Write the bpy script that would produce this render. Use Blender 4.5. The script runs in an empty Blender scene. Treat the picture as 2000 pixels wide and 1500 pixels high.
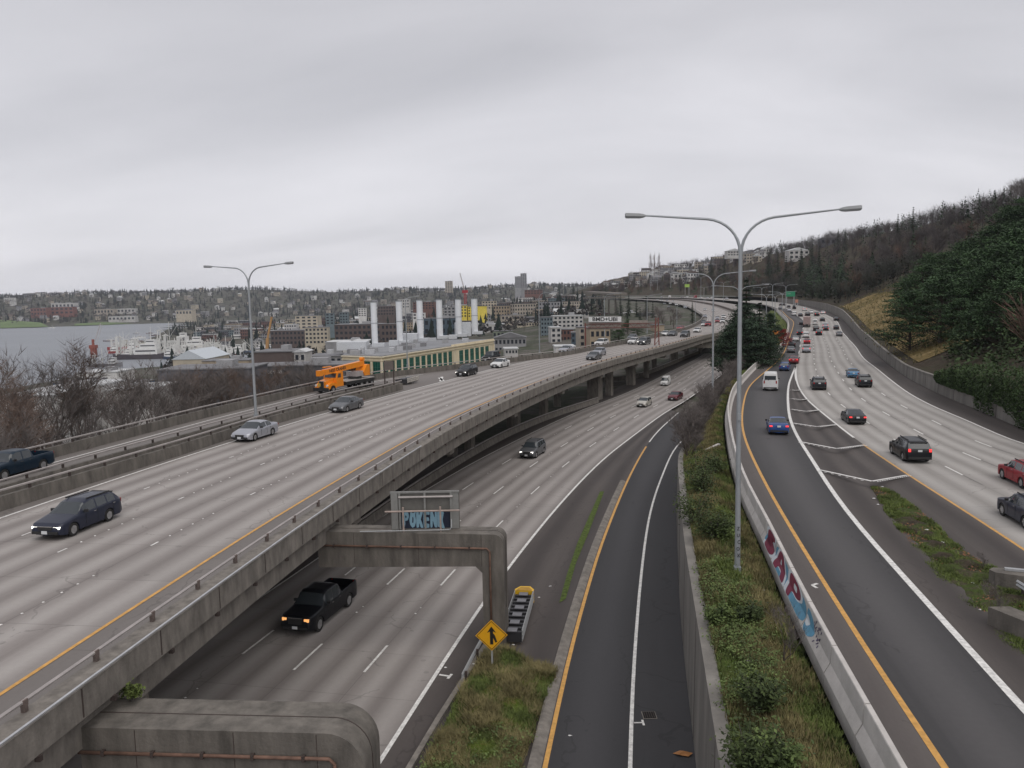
import bpy, bmesh, math, random
import numpy as np
from mathutils import Vector, Matrix
random.seed(7); np.random.seed(7)
SC = bpy.context.scene; COL = SC.collection
# ---------------- camera ----------------
F = 1540.; P = math.radians(6.2); RL = math.radians(1.2); CZ = 50.
cam = bpy.data.cameras.new('camera'); cam_o = bpy.data.objects.new('camera', cam); COL.objects.link(cam_o)
_f = Vector((0, math.cos(P), -math.sin(P))); _u = Vector((0, math.sin(P), math.cos(P))); _r = Vector((1, 0, 0))
_rw = _r*math.cos(RL) - _u*math.sin(RL); _uw = _r*math.sin(RL) + _u*math.cos(RL)
M = Matrix((( _rw.x, _uw.x, -_f.x, 0), (_rw.y, _uw.y, -_f.y, 0), (_rw.z, _uw.z, -_f.z, CZ), (0, 0, 0, 1)))
cam_o.matrix_world = M
cam.sensor_width = 36; cam.lens = F/2000*36; cam.clip_start = .5; cam.clip_end = 30000
SC.camera = cam_o
SC.render.resolution_x = 1024; SC.render.resolution_y = 768
# ---------------- world: overcast sky ----------------
SUN_EL, SUN_ROT = math.radians(58), math.radians(155)
W = bpy.data.worlds.new('World'); SC.world = W; W.use_nodes = True
nt = W.node_tree; N = nt.nodes; N.clear()
def wn(t, **k):
    n = N.new(t)
    for a, b in k.items(): setattr(n, a, b)
    return n
out = wn('ShaderNodeOutputWorld'); bg = wn('ShaderNodeBackground'); sky = wn('ShaderNodeTexSky', sky_type='NISHITA', sun_disc=False)
sky.sun_elevation = SUN_EL; sky.sun_rotation = SUN_ROT; sky.air_density = 1; sky.dust_density = 4
bg.inputs[1].default_value = .1
tc = wn('ShaderNodeTexCoord'); sp = wn('ShaderNodeSeparateXYZ'); nt.links.new(tc.outputs['Generated'], sp.inputs[0])
def wm(op, a, b=None, c=None):
    n = wn('ShaderNodeMath', operation=op)
    for i, v in enumerate((a, b, c)):
        if v is None: continue
        if isinstance(v, (int, float)): n.inputs[i].default_value = v
        else: nt.links.new(v, n.inputs[i])
    return n.outputs[0]
zz = wm('MAXIMUM', sp.outputs[2], 0.0); den = wm('ADD', zz, .34)
cx = wm('DIVIDE', sp.outputs[0], den); cy = wm('DIVIDE', sp.outputs[1], den)
cb = wn('ShaderNodeCombineXYZ'); nt.links.new(cx, cb.inputs[0]); nt.links.new(cy, cb.inputs[1])
mp = wn('ShaderNodeMapping'); mp.inputs['Rotation'].default_value = (0, 0, math.radians(62)); mp.inputs['Scale'].default_value = (.6, 1.35, 1)
nt.links.new(cb.outputs[0], mp.inputs[0])
no = wn('ShaderNodeTexNoise'); no.inputs['Scale'].default_value = 1.3; no.inputs['Detail'].default_value = 7; no.inputs['Roughness'].default_value = .5; no.inputs['Distortion'].default_value = .5
nt.links.new(mp.outputs[0], no.inputs['Vector'])
cl = wn('ShaderNodeValToRGB'); cl.color_ramp.elements[0].position = .3; cl.color_ramp.elements[1].position = .72
cl.color_ramp.elements[0].color = (3.85, 3.83, 4.06, 1); cl.color_ramp.elements[1].color = (5.2, 5.14, 5.4, 1)
nt.links.new(no.outputs[0], cl.inputs[0])
# brighter towards the horizon, as thin overcast is
hz = wn('ShaderNodeMapRange'); hz.inputs[1].default_value = 0; hz.inputs[2].default_value = .42; hz.inputs[3].default_value = 1.38; hz.inputs[4].default_value = .88
nt.links.new(zz, hz.inputs[0])
ml = wn('ShaderNodeVectorMath', operation='SCALE'); nt.links.new(cl.outputs[0], ml.inputs[0]); nt.links.new(hz.outputs[0], ml.inputs['Scale'])
mx = wn('ShaderNodeMix', data_type='RGBA'); mx.inputs[0].default_value = .93
nt.links.new(sky.outputs[0], mx.inputs[6]); nt.links.new(ml.outputs[0], mx.inputs[7])
nt.links.new(mx.outputs[2], bg.inputs[0]); nt.links.new(bg.outputs[0], out.inputs[0])
sun = bpy.data.lights.new('sun', 'SUN'); sun.energy = 1.25; sun.angle = math.radians(80); sun.color = (1, .96, .9)
sun_o = bpy.data.objects.new('sun', sun); COL.objects.link(sun_o)
# sun_rotation in the sky is measured clockwise from +Y
_sd = Vector((math.sin(SUN_ROT)*math.cos(SUN_EL), math.cos(SUN_ROT)*math.cos(SUN_EL), math.sin(SUN_EL)))
sun_o.rotation_euler = _sd.to_track_quat('Z', 'Y').to_euler(); sun_o.location = (0, 0, 300)
SC.view_settings.view_transform = 'Standard'; SC.view_settings.look = 'None'
SC.view_settings.exposure = 0.44; SC.view_settings.gamma = 1
SC.render.engine = 'CYCLES'
# ---------------- pixel -> place helpers (measured on the 2000 x 1500 photograph) ----------------
def ray(px, py):
    x = (px-1000)/F; y = -(py-750)/F
    X = x*math.cos(RL)+y*math.sin(RL); Y = -x*math.sin(RL)+y*math.cos(RL)
    return np.array([X, math.cos(P)+Y*math.sin(P), -math.sin(P)+Y*math.cos(P)])
YG = np.concatenate([np.arange(6, 200, .5), np.arange(200, 700, 1), np.arange(700, 1600, 4)])
def on(px, py, zf, dz=0):
    r = ray(px, py); k = r/r[1]
    d = CZ+k[2]*YG - (np.interp(YG, zf[0], zf[1])+dz)
    idx = np.where((d[:-1] > 0) & (d[1:] <= 0))[0]
    i = idx[0] if len(idx) else len(YG)-2
    f = d[i]/(d[i]-d[i+1]) if len(idx) else 0; Y = YG[i]+f*(YG[i+1]-YG[i])
    return np.array([k[0]*Y, Y, CZ+k[2]*Y-dz])
def at(px, py, Y):
    r = ray(px, py); r = r/r[1]*Y
    return np.array([r[0], Y, CZ+r[2]])
zU = ([0, 350, 450, 560, 700, 1000, 1600], [38.8, 38.8, 39.5, 41.8, 44, 46.2, 48])
zL = ([0, 1600], [31.5, 31.5])
zC = ([0, 60, 130, 230, 380, 480, 800, 1300, 1600], [37.2, 37.2, 36, 36, 41, 42.5, 47, 48.5, 49])
zR = ([0, 230, 380, 480, 800, 1300, 1600], [36, 36, 41, 42.5, 47, 48.5, 49])
def zat(zf, Y): return float(np.interp(Y, zf[0], zf[1]))
def resample(P3, step=3.0):
    P3 = np.array(P3, float); n = len(P3); out = []
    for i in range(n-1):
        p0 = P3[max(i-1, 0)]; p1 = P3[i]; p2 = P3[i+1]; p3 = P3[min(i+2, n-1)]
        L = np.linalg.norm(p2-p1)
        def tan(a, b, c, l):
            return (c-a)/max(np.linalg.norm(c-b)+np.linalg.norm(b-a), 1e-6)*l
        m1 = tan(p0, p1, p2, L) if i > 0 else (p2-p1); m2 = tan(p1, p2, p3, L) if i < n-2 else (p2-p1)
        k = max(int(L/step), 1)
        for j in range(k):
            t = j/k; t2 = t*t; t3 = t2*t
            out.append((2*t3-3*t2+1)*p1+(t3-2*t2+t)*m1+(-2*t3+3*t2)*p2+(t3-t2)*m2)
    out.append(P3[-1]); return np.array(out)
def smooth(A, k=3):
    A = A.copy()
    for _ in range(k):
        B = A.copy(); B[1:-1] = (A[:-2]+2*A[1:-1]+A[2:])/4; A = B
    return A
def curve(px, zf, dz=0, near=30, more=(), step=3.0, sm=2):
    pts = [on(x, y, zf, dz) for x, y in px]
    d = pts[0]-pts[1]; d[2] = 0; d /= np.linalg.norm(d)
    if near: pts.insert(0, pts[0]+d*near)
    for m in more: pts.append(np.array([m[0], m[1], zat(zf, m[1])]))
    c = smooth(resample(pts, step), sm)
    c[:, 2] = np.interp(c[:, 1], zf[0], zf[1]); return c
def tangents(c):
    t = np.zeros_like(c); t[1:-1] = c[2:]-c[:-2]; t[0] = c[1]-c[0]; t[-1] = c[-1]-c[-2]
    t[:, 2] = 0; return t/np.maximum(np.linalg.norm(t, axis=1), 1e-9)[:, None]
def right_of(c):
    t = tangents(c); return np.stack([t[:, 1], -t[:, 0], np.zeros(len(t))], 1)
def offset(c, d, dz=0):
    o = c+right_of(c)*d; o[:, 2] += dz
    keep = [0]
    for i in range(1, len(o)):            # drop points that fold back on the inside of a bend
        if np.dot(o[i]-o[keep[-1]], tangents(c)[i]) > .01: keep.append(i)
    return o[keep]
def foot(A, B):
    out = []
    for a in A:
        s0 = B[:-1, :2]; s1 = B[1:, :2]; u = s1-s0; t = ((a[:2]-s0)*u).sum(1)/np.maximum((u*u).sum(1), 1e-9); t = np.clip(t, 0, 1)
        q = s0+u*t[:, None]; d = ((q-a[:2])**2).sum(1); i = d.argmin()
        out.append(B[i]+(B[i+1]-B[i])*t[i])
    return np.array(out)
def arclen(c): return np.concatenate([[0], np.cumsum(np.linalg.norm(np.diff(c, axis=0), axis=1))])
def along(c, s):
    L = arclen(c); return np.array([np.interp(s, L, c[:, i]) for i in range(3)])
def cut(c, s0, s1):
    L = arclen(c); ss = [s0]+[x for x in L if s0 < x < s1]+[s1]
    return np.array([along(c, s) for s in ss])
def ycut(c, y0, y1): return c[(c[:, 1] >= y0) & (c[:, 1] <= y1)]
# ---------------- materials ----------------
MATS = {}
def mat(name, col, rough=.8, metal=0, var=.12, scale=3., bump=0, bscale=None, emit=0, spec=None, coat=0, col2=None, detail=4, streak=None):
    if name in MATS: return MATS[name]
    m = bpy.data.materials.new(name); m.use_nodes = True; t = m.node_tree; n = t.nodes; b = n['Principled BSDF']
    b.inputs['Roughness'].default_value = rough; b.inputs['Metallic'].default_value = metal
    if spec is not None: b.inputs['Specular IOR Level'].default_value = spec
    if coat: b.inputs['Coat Weight'].default_value = coat; b.inputs['Coat Roughness'].default_value = .1
    c = (*col, 1)
    if var or col2:
        tcn = n.new('ShaderNodeTexCoord'); nz = n.new('ShaderNodeTexNoise'); nz.inputs['Scale'].default_value = scale; nz.inputs['Detail'].default_value = detail; nz.inputs['Roughness'].default_value = .62
        if streak:
            mpn = n.new('ShaderNodeMapping'); mpn.inputs['Scale'].default_value = streak
            t.links.new(tcn.outputs['Object'], mpn.inputs[0]); t.links.new(mpn.outputs[0], nz.inputs['Vector'])
        else: t.links.new(tcn.outputs['Object'], nz.inputs['Vector'])
        r = n.new('ShaderNodeValToRGB'); r.color_ramp.elements[0].position = .32; r.color_ramp.elements[1].position = .68
        a = tuple(x*(1-var) for x in col); d = tuple(min(x*(1+var), 1) for x in (col2 or col))
        r.color_ramp.elements[0].color = (*a, 1); r.color_ramp.elements[1].color = (*d, 1)
        t.links.new(nz.outputs[0], r.inputs[0]); t.links.new(r.outputs[0], b.inputs['Base Color'])
    else: b.inputs['Base Color'].default_value = c
    if bump:
        tcn = n.new('ShaderNodeTexCoord'); nz2 = n.new('ShaderNodeTexNoise'); nz2.inputs['Scale'].default_value = bscale or scale*4; nz2.inputs['Detail'].default_value = 3
        t.links.new(tcn.outputs['Object'], nz2.inputs['Vector']); bp = n.new('ShaderNodeBump'); bp.inputs['Strength'].default_value = bump; bp.inputs['Distance'].default_value = .1
        t.links.new(nz2.outputs[0], bp.inputs['Height']); t.links.new(bp.outputs[0], b.inputs['Normal'])
    if emit:
        b.inputs['Emission Color'].default_value = c; b.inputs['Emission Strength'].default_value = emit
    MATS[name] = m; return m
def road_mat(name, col, band=.2, tint=(.16, .14, .13), nscale=.5, patch=.1, lanebands=2, rough=.75, joints=True):
    """pavement: u = lane number across, v = metres along. wheel paths polished pale, oil-dark between."""
    m = bpy.data.materials.new(name); m.use_nodes = True; t = m.node_tree; n = t.nodes; b = n['Principled BSDF']
    b.inputs['Roughness'].default_value = rough; b.inputs['Specular IOR Level'].default_value = .3
    uv = n.new('ShaderNodeUVMap'); s = n.new('ShaderNodeSeparateXYZ'); t.links.new(uv.outputs[0], s.inputs[0])
    def mm(op, a, bb=None, c=None):
        x = n.new('ShaderNodeMath'); x.operation = op
        for i, v in enumerate((a, bb, c)):
            if v is None: continue
            if isinstance(v, (int, float)): x.inputs[i].default_value = v
            else: t.links.new(v, x.inputs[i])
        return x.outputs[0]
    def noise(sx, sy, sc, det=4):
        c = n.new('ShaderNodeCombineXYZ'); t.links.new(mm('MULTIPLY', s.outputs[0], sx), c.inputs[0]); t.links.new(mm('MULTIPLY', s.outputs[1], sy), c.inputs[1])
        z = n.new('ShaderNodeTexNoise'); z.inputs['Scale'].default_value = sc; z.inputs['Detail'].default_value = det; z.inputs['Roughness'].default_value = .6
        t.links.new(c.outputs[0], z.inputs['Vector']); return z.outputs[0]
    wob = noise(.6, .012, 1, 2)
    ph = mm('ADD', s.outputs[0], mm('MULTIPLY', mm('SUBTRACT', wob, .5), .16))
    w = mm('ABSOLUTE', mm('SINE', mm('MULTIPLY', ph, math.pi*lanebands/1.0)))       # 0 at lane edge and lane middle
    w = mm('SUBTRACT', 1, mm('MULTIPLY', w, w))
    st = noise(7, .02, 1, 4)
    w = mm('MULTIPLY', w, mm('MULTIPLY_ADD', st, 1.2, .35))
    big = noise(1.2, .06, 1, 5); fine = noise(3.6*3, 3, 1.5, 3)
    v = mm('SUBTRACT', 1, mm('MULTIPLY', w, band))
    v = mm('MULTIPLY', v, mm('MULTIPLY_ADD', big, patch*2, 1-patch))
    v = mm('MULTIPLY', v, mm('MULTIPLY_ADD', fine, .16, .92))
    if joints:
        fr = mm('FRACT', mm('MULTIPLY', s.outputs[1], 1/4.57)); j = mm('LESS_THAN', fr, .012)
        v = mm('MULTIPLY', v, mm('SUBTRACT', 1, mm('MULTIPLY', j, .18)))
        fr2 = mm('FRACT', mm('ADD', s.outputs[0], .006)); j2 = mm('LESS_THAN', fr2, .012)
        v = mm('MULTIPLY', v, mm('SUBTRACT', 1, mm('MULTIPLY', j2, .25)))
    if joints:
        wn_ = n.new('ShaderNodeTexWhiteNoise'); wn_.noise_dimensions = '2D'; cbn = n.new('ShaderNodeCombineXYZ'); t.links.new(mm('FLOOR', s.outputs[0]), cbn.inputs[0]); t.links.new(mm('FLOOR', mm('MULTIPLY', s.outputs[1], 1/4.57)), cbn.inputs[1]); t.links.new(cbn.outputs[0], wn_.inputs['Vector'])
        v = mm('MULTIPLY', v, mm('MULTIPLY_ADD', wn_.outputs['Value'], .09, .955))
    # hairline cracks in meandering runs and a few oil spots
    cvec = n.new('ShaderNodeCombineXYZ'); t.links.new(mm('MULTIPLY', s.outputs[0], 3.6), cvec.inputs[0]); t.links.new(s.outputs[1], cvec.inputs[1])
    vr = n.new('ShaderNodeTexVoronoi'); vr.feature = 'DISTANCE_TO_EDGE'; vr.inputs['Scale'].default_value = .16
    nd = n.new('ShaderNodeTexNoise'); nd.inputs['Scale'].default_value = .5; nd.inputs['Detail'].default_value = 4; t.links.new(cvec.outputs[0], nd.inputs['Vector'])
    va = n.new('ShaderNodeVectorMath'); va.operation = 'MULTIPLY_ADD'; t.links.new(nd.outputs['Color'], va.inputs[0]); va.inputs[1].default_value = (3, 3, 0); t.links.new(cvec.outputs[0], va.inputs[2]); t.links.new(va.outputs[0], vr.inputs['Vector'])
    ck = mm('MULTIPLY', mm('LESS_THAN', vr.outputs['Distance'], .0075), mm('GREATER_THAN', big, .52)); v = mm('MULTIPLY', v, mm('SUBTRACT', 1, mm('MULTIPLY', ck, .2)))
    vs_ = n.new('ShaderNodeTexVoronoi'); vs_.inputs['Scale'].default_value = .55; t.links.new(cvec.outputs[0], vs_.inputs['Vector']); sp_ = mm('LESS_THAN', vs_.outputs['Distance'], .075); v = mm('MULTIPLY', v, mm('SUBTRACT', 1, mm('MULTIPLY', sp_, .16)))
    mixn = n.new('ShaderNodeMix'); mixn.data_type = 'RGBA'; mixn.inputs[6].default_value = (*col, 1); mixn.inputs[7].default_value = (*tint, 1)
    t.links.new(mm('MULTIPLY', w, .35), mixn.inputs[0])
    sc = n.new('ShaderNodeVectorMath'); sc.operation = 'SCALE'; t.links.new(mixn.outputs[2], sc.inputs[0]); t.links.new(v, sc.inputs['Scale'])
    t.links.new(sc.outputs[0], b.inputs['Base Color'])
    bp = n.new('ShaderNodeBump'); bp.inputs['Strength'].default_value = .25; bp.inputs['Distance'].default_value = .02; t.links.new(fine, bp.inputs['Height']); t.links.new(bp.outputs[0], b.inputs['Normal'])
    MATS[name] = m; return m
def ground_mat(name, cols, scale=.15, s2=2., bump=.4, rough=.95):
    m = bpy.data.materials.new(name); m.use_nodes = True; t = m.node_tree; n = t.nodes; b = n['Principled BSDF']
    b.inputs['Roughness'].default_value = rough; b.inputs['Specular IOR Level'].default_value = .2
    tcn = n.new('ShaderNodeTexCoord'); A = n.new('ShaderNodeTexNoise'); A.inputs['Scale'].default_value = scale; A.inputs['Detail'].default_value = 8; A.inputs['Roughness'].default_value = .65
    B = n.new('ShaderNodeTexNoise'); B.inputs['Scale'].default_value = s2; B.inputs['Detail'].default_value = 6; B.inputs['Roughness'].default_value = .7
    t.links.new(tcn.outputs['Object'], A.inputs['Vector']); t.links.new(tcn.outputs['Object'], B.inputs['Vector'])
    r = n.new('ShaderNodeValToRGB'); k = len(cols)
    while len(r.color_ramp.elements) < k: r.color_ramp.elements.new(.5)
    for i, c in enumerate(cols): r.color_ramp.elements[i].position = .34+.32*i/(k-1); r.color_ramp.elements[i].color = (*c, 1)
    t.links.new(A.outputs[0], r.inputs[0])
    mr = n.new('ShaderNodeMapRange'); mr.inputs[1].default_value = .3; mr.inputs[2].default_value = .7; mr.inputs[3].default_value = .55; mr.inputs[4].default_value = 1.4; t.links.new(B.outputs[0], mr.inputs[0])
    sc = n.new('ShaderNodeVectorMath'); sc.operation = 'SCALE'; t.links.new(r.outputs[0], sc.inputs[0]); t.links.new(mr.outputs[0], sc.inputs['Scale']); t.links.new(sc.outputs[0], b.inputs['Base Color'])
    bp = n.new('ShaderNodeBump'); bp.inputs['Strength'].default_value = bump; bp.inputs['Distance'].default_value = .3; t.links.new(B.outputs[0], bp.inputs['Height']); t.links.new(bp.outputs[0], b.inputs['Normal'])
    MATS[name] = m; return m
# ---------------- mesh builder ----------------
class MB:
    def __init__(s): s.v = []; s.f = []; s.m = []; s.uv = []; s.has = False
    def add(s, vs, fs, mi=0, uvs=None):
        o = len(s.v); s.v += [tuple(map(float, x)) for x in vs]; s.f += [tuple(o+i for i in f) for f in fs]; s.m += [mi]*len(fs)
        s.uv += list(uvs) if uvs else [(0., 0.)]*len(vs)
        if uvs: s.has = True
    def box(s, c, d, rz=0, mi=0, tilt=None, taper=1.0):
        x, y, z = d[0]/2, d[1]/2, d[2]/2; vs = []
        for sz in (-1, 1):
            k = taper if sz > 0 else 1
            for sx, sy in ((-1, -1), (1, -1), (1, 1), (-1, 1)): vs.append(Vector((sx*x*k, sy*y*k, sz*z)))
        R = Matrix.Rotation(rz, 3, 'Z')
        if tilt: R = R @ Matrix.Rotation(tilt[0], 3, tilt[1])
        vs = [tuple(R @ v+Vector(c)) for v in vs]
        s.add(vs, [(3, 2, 1, 0), (4, 5, 6, 7), (0, 1, 5, 4), (1, 2, 6, 5), (2, 3, 7, 6), (3, 0, 4, 7)], mi); return s
    def tube(s, pts, r, n=6, mi=0, caps=True):
        pts = [Vector(p) for p in pts]; k = len(pts); rr = r if isinstance(r, (list, tuple)) else [r]*k
        vs = []; up = Vector((0, 0, 1)); prev = None
        for i, p in enumerate(pts):
            d = (pts[min(i+1, k-1)]-pts[max(i-1, 0)])
            d = d.normalized() if d.length > 1e-9 else Vector((0, 0, 1))
            a = prev if prev is not None else (up if abs(d.z) < .9 else Vector((1, 0, 0)))
            x = (a-d*a.dot(d)); x = x.normalized() if x.length > 1e-6 else d.orthogonal().normalized(); y = d.cross(x); prev = x
            for j in range(n):
                an = 2*math.pi*j/n; vs.append(tuple(p+(x*math.cos(an)+y*math.sin(an))*rr[i]))
        fs = [(i*n+j, i*n+(j+1) % n, (i+1)*n+(j+1) % n, (i+1)*n+j) for i in range(k-1) for j in range(n)]
        if caps: fs += [tuple(range(n))[::-1], tuple((k-1)*n+j for j in range(n))]
        s.add(vs, fs, mi); return s
    def bar(s, a, b, w, h=None, mi=0):
        a = Vector(a); b = Vector(b); d = (b-a); L = d.length; d.normalize(); h = h or w
        x = d.cross(Vector((0, 0, 1))); x = x.normalized() if x.length > 1e-3 else Vector((1, 0, 0)); y = x.cross(d)
        vs = [tuple(p+x*sx*w/2+y*sy*h/2) for p in (a, b) for sx, sy in ((-1, -1), (1, -1), (1, 1), (-1, 1))]
        s.add(vs, [(3, 2, 1, 0), (4, 5, 6, 7), (0, 1, 5, 4), (1, 2, 6, 5), (2, 3, 7, 6), (3, 0, 4, 7)], mi); return s
    def prism(s, poly, h, plane='XY', base=0, mi=0, fr=None):
        """polygon extruded; fr=(origin,xaxis,yaxis,normal)"""
        o, ex, ey, en = [Vector(q) for q in fr]
        n = len(poly); vs = [tuple(o+ex*a+ey*b+en*base) for a, b in poly]+[tuple(o+ex*a+ey*b+en*(base+h)) for a, b in poly]
        s.add(vs, [tuple(range(n))[::-1], tuple(range(n, 2*n))]+[(i, (i+1) % n, n+(i+1) % n, n+i) for i in range(n)], mi); return s
    def ribbon(s, A, B, dz=0, mi=0, u=(0, 1), nu=1, v0=0):
        L = arclen(A)+v0; n = len(A); vs = []; uvs = []
        for i in range(n):
            for j in range(nu+1):
                t = j/nu; q = A[i]*(1-t)+B[i]*t; vs.append((q[0], q[1], q[2]+dz)); uvs.append((u[0]+(u[1]-u[0])*t, L[i]))
        w = nu+1
        s.add(vs, [(i*w+j, i*w+j+1, (i+1)*w+j+1, (i+1)*w+j) for i in range(n-1) for j in range(nu)], mi, uvs); return s
    def sweep(s, c, prof, dz=0, mi=0, closed=True, caps=True, nrm=None):
        n = len(c); R = right_of(c) if nrm is None else nrm; k = len(prof)
        vs = [(c[i][0]+R[i][0]*o, c[i][1]+R[i][1]*o, c[i][2]+h+dz) for i in range(n) for o, h in prof]
        kk = k if closed else k-1
        fs = [(i*k+j, (i+1)*k+j, (i+1)*k+(j+1) % k, i*k+(j+1) % k) for i in range(n-1) for j in range(kk)]
        if closed and caps: fs += [tuple(range(k)), tuple((n-1)*k+j for j in range(k))[::-1]]
        s.add(vs, fs, mi); return s
    def mesh(s, name, mats, sm=False, ang=None):
        me = bpy.data.meshes.new(name); me.from_pydata(s.v, [], s.f)
        for m in (mats if isinstance(mats, (list, tuple)) else [mats]): me.materials.append(m)
        if len(me.materials) > 1: me.polygons.foreach_set('material_index', s.m)
        if s.has:
            l = me.uv_layers.new(name='UVMap'); li = np.zeros(len(me.loops), int); me.loops.foreach_get('vertex_index', li)
            l.data.foreach_set('uv', np.array(s.uv, float)[li].ravel())
        if sm: me.polygons.foreach_set('use_smooth', [True]*len(me.polygons))
        me.update()
        if ang:
            bm = bmesh.new(); bm.from_mesh(me); bmesh.ops.recalc_face_normals(bm, faces=bm.faces)
            for e in bm.edges:
                if len(e.link_faces) != 2 or e.calc_face_angle(3.2) > math.radians(ang): e.smooth = False
            bm.to_mesh(me); bm.free()
        return me
    def build(s, name, mats, parent=None, sm=False, ang=None):
        o = bpy.data.objects.new(name, s.mesh(name, mats, sm or bool(ang), ang)); COL.objects.link(o)
        if parent is not None: o.parent = parent
        return o
def tag(o, label=None, cat=None, group=None, kind=None):
    if label: o['label'] = label
    if cat: o['category'] = cat
    if group: o['group'] = group
    if kind: o['kind'] = kind
    return o
def thing(name, label, cat, loc=(0, 0, 0), rz=0, group=None):
    o = bpy.data.objects.new(name, None); COL.objects.link(o); o.location = tuple(map(float, loc)); o.rotation_euler = (0, 0, rz); o.empty_display_size = .3
    return tag(o, label, cat, group)
def struct(mb, name, mats, sm=False): return tag(mb.build(name, mats, sm=sm), kind='structure')
KIDS = {}
def copy_tree(o, parent=None):
    c = o.copy(); COL.objects.link(c)
    if parent is not None: c.parent = parent
    for ch in KID(o): copy_tree(ch, c)
    return c
def KID(o):
    return [x for x in o.children]
def text_mesh(s, size, ext=.01, off=0, shear=0):
    cu = bpy.data.curves.new('lettering', 'FONT'); cu.body = s; cu.size = size; cu.extrude = ext; cu.offset = off; cu.align_x = 'CENTER'; cu.align_y = 'CENTER'; cu.shear = shear
    o = bpy.data.objects.new('lettering', cu); COL.objects.link(o); bpy.context.view_layer.update()
    me = bpy.data.meshes.new_from_object(o.evaluated_get(bpy.context.evaluated_depsgraph_get())); bpy.data.objects.remove(o); return me
def put_text(s, size, m, origin, ex, ey, parent, name='lettering', ext=.01, off=0, sx=1):
    me = text_mesh(s, size, ext, off); me.materials.clear(); me.materials.append(m)
    ex = Vector(ex).normalized(); ey = Vector(ey); ey = (ey-ex*ey.dot(ex)).normalized(); en = ex.cross(ey)
    T = Matrix(((ex.x*sx, ey.x, en.x, origin[0]), (ex.y*sx, ey.y, en.y, origin[1]), (ex.z*sx, ey.z, en.z, origin[2]), (0, 0, 0, 1)))
    if parent is not None:
        bpy.context.view_layer.update(); T = parent.matrix_world.inverted() @ T
    me.transform(T); o = bpy.data.objects.new(name, me); COL.objects.link(o)
    if parent is not None: o.parent = parent
    return o
# ================= SETTING: curves =================
def lit(mb, parent):     # world coordinates -> parent's local ones
    l = parent.location; mb.v = [(x-l.x, y-l.y, z-l.z) for x, y, z in mb.v]; return mb
c_OL = curve([(40,877),(175,845),(285,819),(380,796),(500,770),(610,746),(712,728),(780,718),(870,709),(940,701),(980,696),(1100,683),(1166,671),(1226,661),(1330,640),(1360,629),(1371,620),(1372,613)], zU, 1.2, near=65, more=[(109, 465), (124, 560), (137, 680), (146, 800), (146, 1000)])
c_IB1 = curve([(0,936),(212,877),(377,834),(444,816),(556,788),(622,770),(702,752),(780,738)], zU, 1.2, near=50)
c_IB2 = curve([(0,955),(180,905),(397,844),(500,812),(600,786),(720,758),(784,742)], zU, 1.2, near=50)
c_WL = curve([(0,1012),(140,964),(272,920),(459,861),(535,837),(645,804),(700,789),(800,762),(898,737),(960,721),(1020,708),(1080,695),(1166,679),(1226,668),(1330,646)], zU, near=45)
_far = ycut(offset(c_OL, 2.3), 275, 995); c_WL = smooth(np.concatenate([c_WL, _far]), 3)
c_OE = curve([(0,1452),(125,1360),(300,1232),(450,1122),(625,997),(711,941),(800,885),(887,830),(975,787),(1042,757),(1158,713),(1218,696),(1316,671),(1390,650)], zU, .5, near=35)
_far = ycut(offset(c_OL, 20.5), 250, 995); c_OE = smooth(np.concatenate([c_OE, _far]), 5)
c_YR = offset(c_OE, -2.7)
c_LW = curve([(400,1238),(572,1125),(617,1092),(725,1022),(832,957),(950,890),(1115,810),(1225,767),(1266,748),(1330,716),(1362,700)], zL, near=60, more=[(66, 262)])
c_RW = curve([(737,1495),(900,1242),(992,1110),(1100,977),(1175,900),(1225,860),(1300,805),(1335,785)], zL, near=45, more=[(48, 180), (64, 222), (76, 255)])
c_CO = curve([(1065,1497),(1107,1300),(1155,1125),(1175,1062),(1225,940),(1262,872),(1287,840),(1325,806)], zL, near=45)
c_CW = curve([(1231,1497),(1235,1350),(1252,1125),(1270,1000),(1295,925),(1321,872)], zL, near=45, more=[(27, 112), (34, 128), (44, 152)])
c_RWB = curve([(1360,1500),(1345,1362),(1332,1250),(1325,1125),(1325,962)], zL, near=45, more=[(22.5, 95), (29, 113), (36, 130)])
c_BT = curve([(1752,1477),(1670,1332),(1607,1227),(1552,1125),(1500,1012),(1465,955),(1445,905),(1434,870),(1425,825),(1422,792),(1436,750),(1472,712),(1520,677),(1535,652),(1539,625),(1525,610)], zC, 1.0, near=35, more=[(145, 441), (160, 510), (172, 620), (174, 720), (168, 820), (150, 1000), (130, 1200)])
c_NO = curve([(1842,1497),(1750,1362),(1675,1245),(1600,1122),(1525,1000),(1475,905),(1452,850),(1450,800),(1467,750),(1515,709),(1530,691),(1540,666),(1550,634),(1549,627),(1535,616)], zC, near=35)
_far = ycut(offset(c_BT, 2.2), 370, 1500); c_NO = smooth(np.concatenate([c_NO, _far]), 4)
c_NW = curve([(1997,1382),(1900,1277),(1807,1172),(1750,1110),(1655,1000),(1600,920),(1552,842),(1540,800),(1541,750),(1554,715)], zC, near=35)
c_ML = curve([(1997,1072),(1875,992),(1775,929),(1750,912),(1687,870),(1665,854),(1600,802),(1575,780),(1557,750),(1554,715),(1558,700),(1562,680),(1564,660),(1565,650)], zR, near=60)
_far = ycut(offset(c_NO, 4.2), 300, 1500); c_MLf = smooth(np.concatenate([c_ML, _far]), 4)
c_MR = curve([(2000,867),(1976,860),(1875,815),(1832,798),(1772,766),(1710,718),(1687,700),(1670,676),(1654,658),(1646,650),(1631,624),(1602,610),(1559,597)], zR, near=90, more=[(186, 560), (193, 680), (190, 800), (172, 1000), (150, 1200)])
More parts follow.
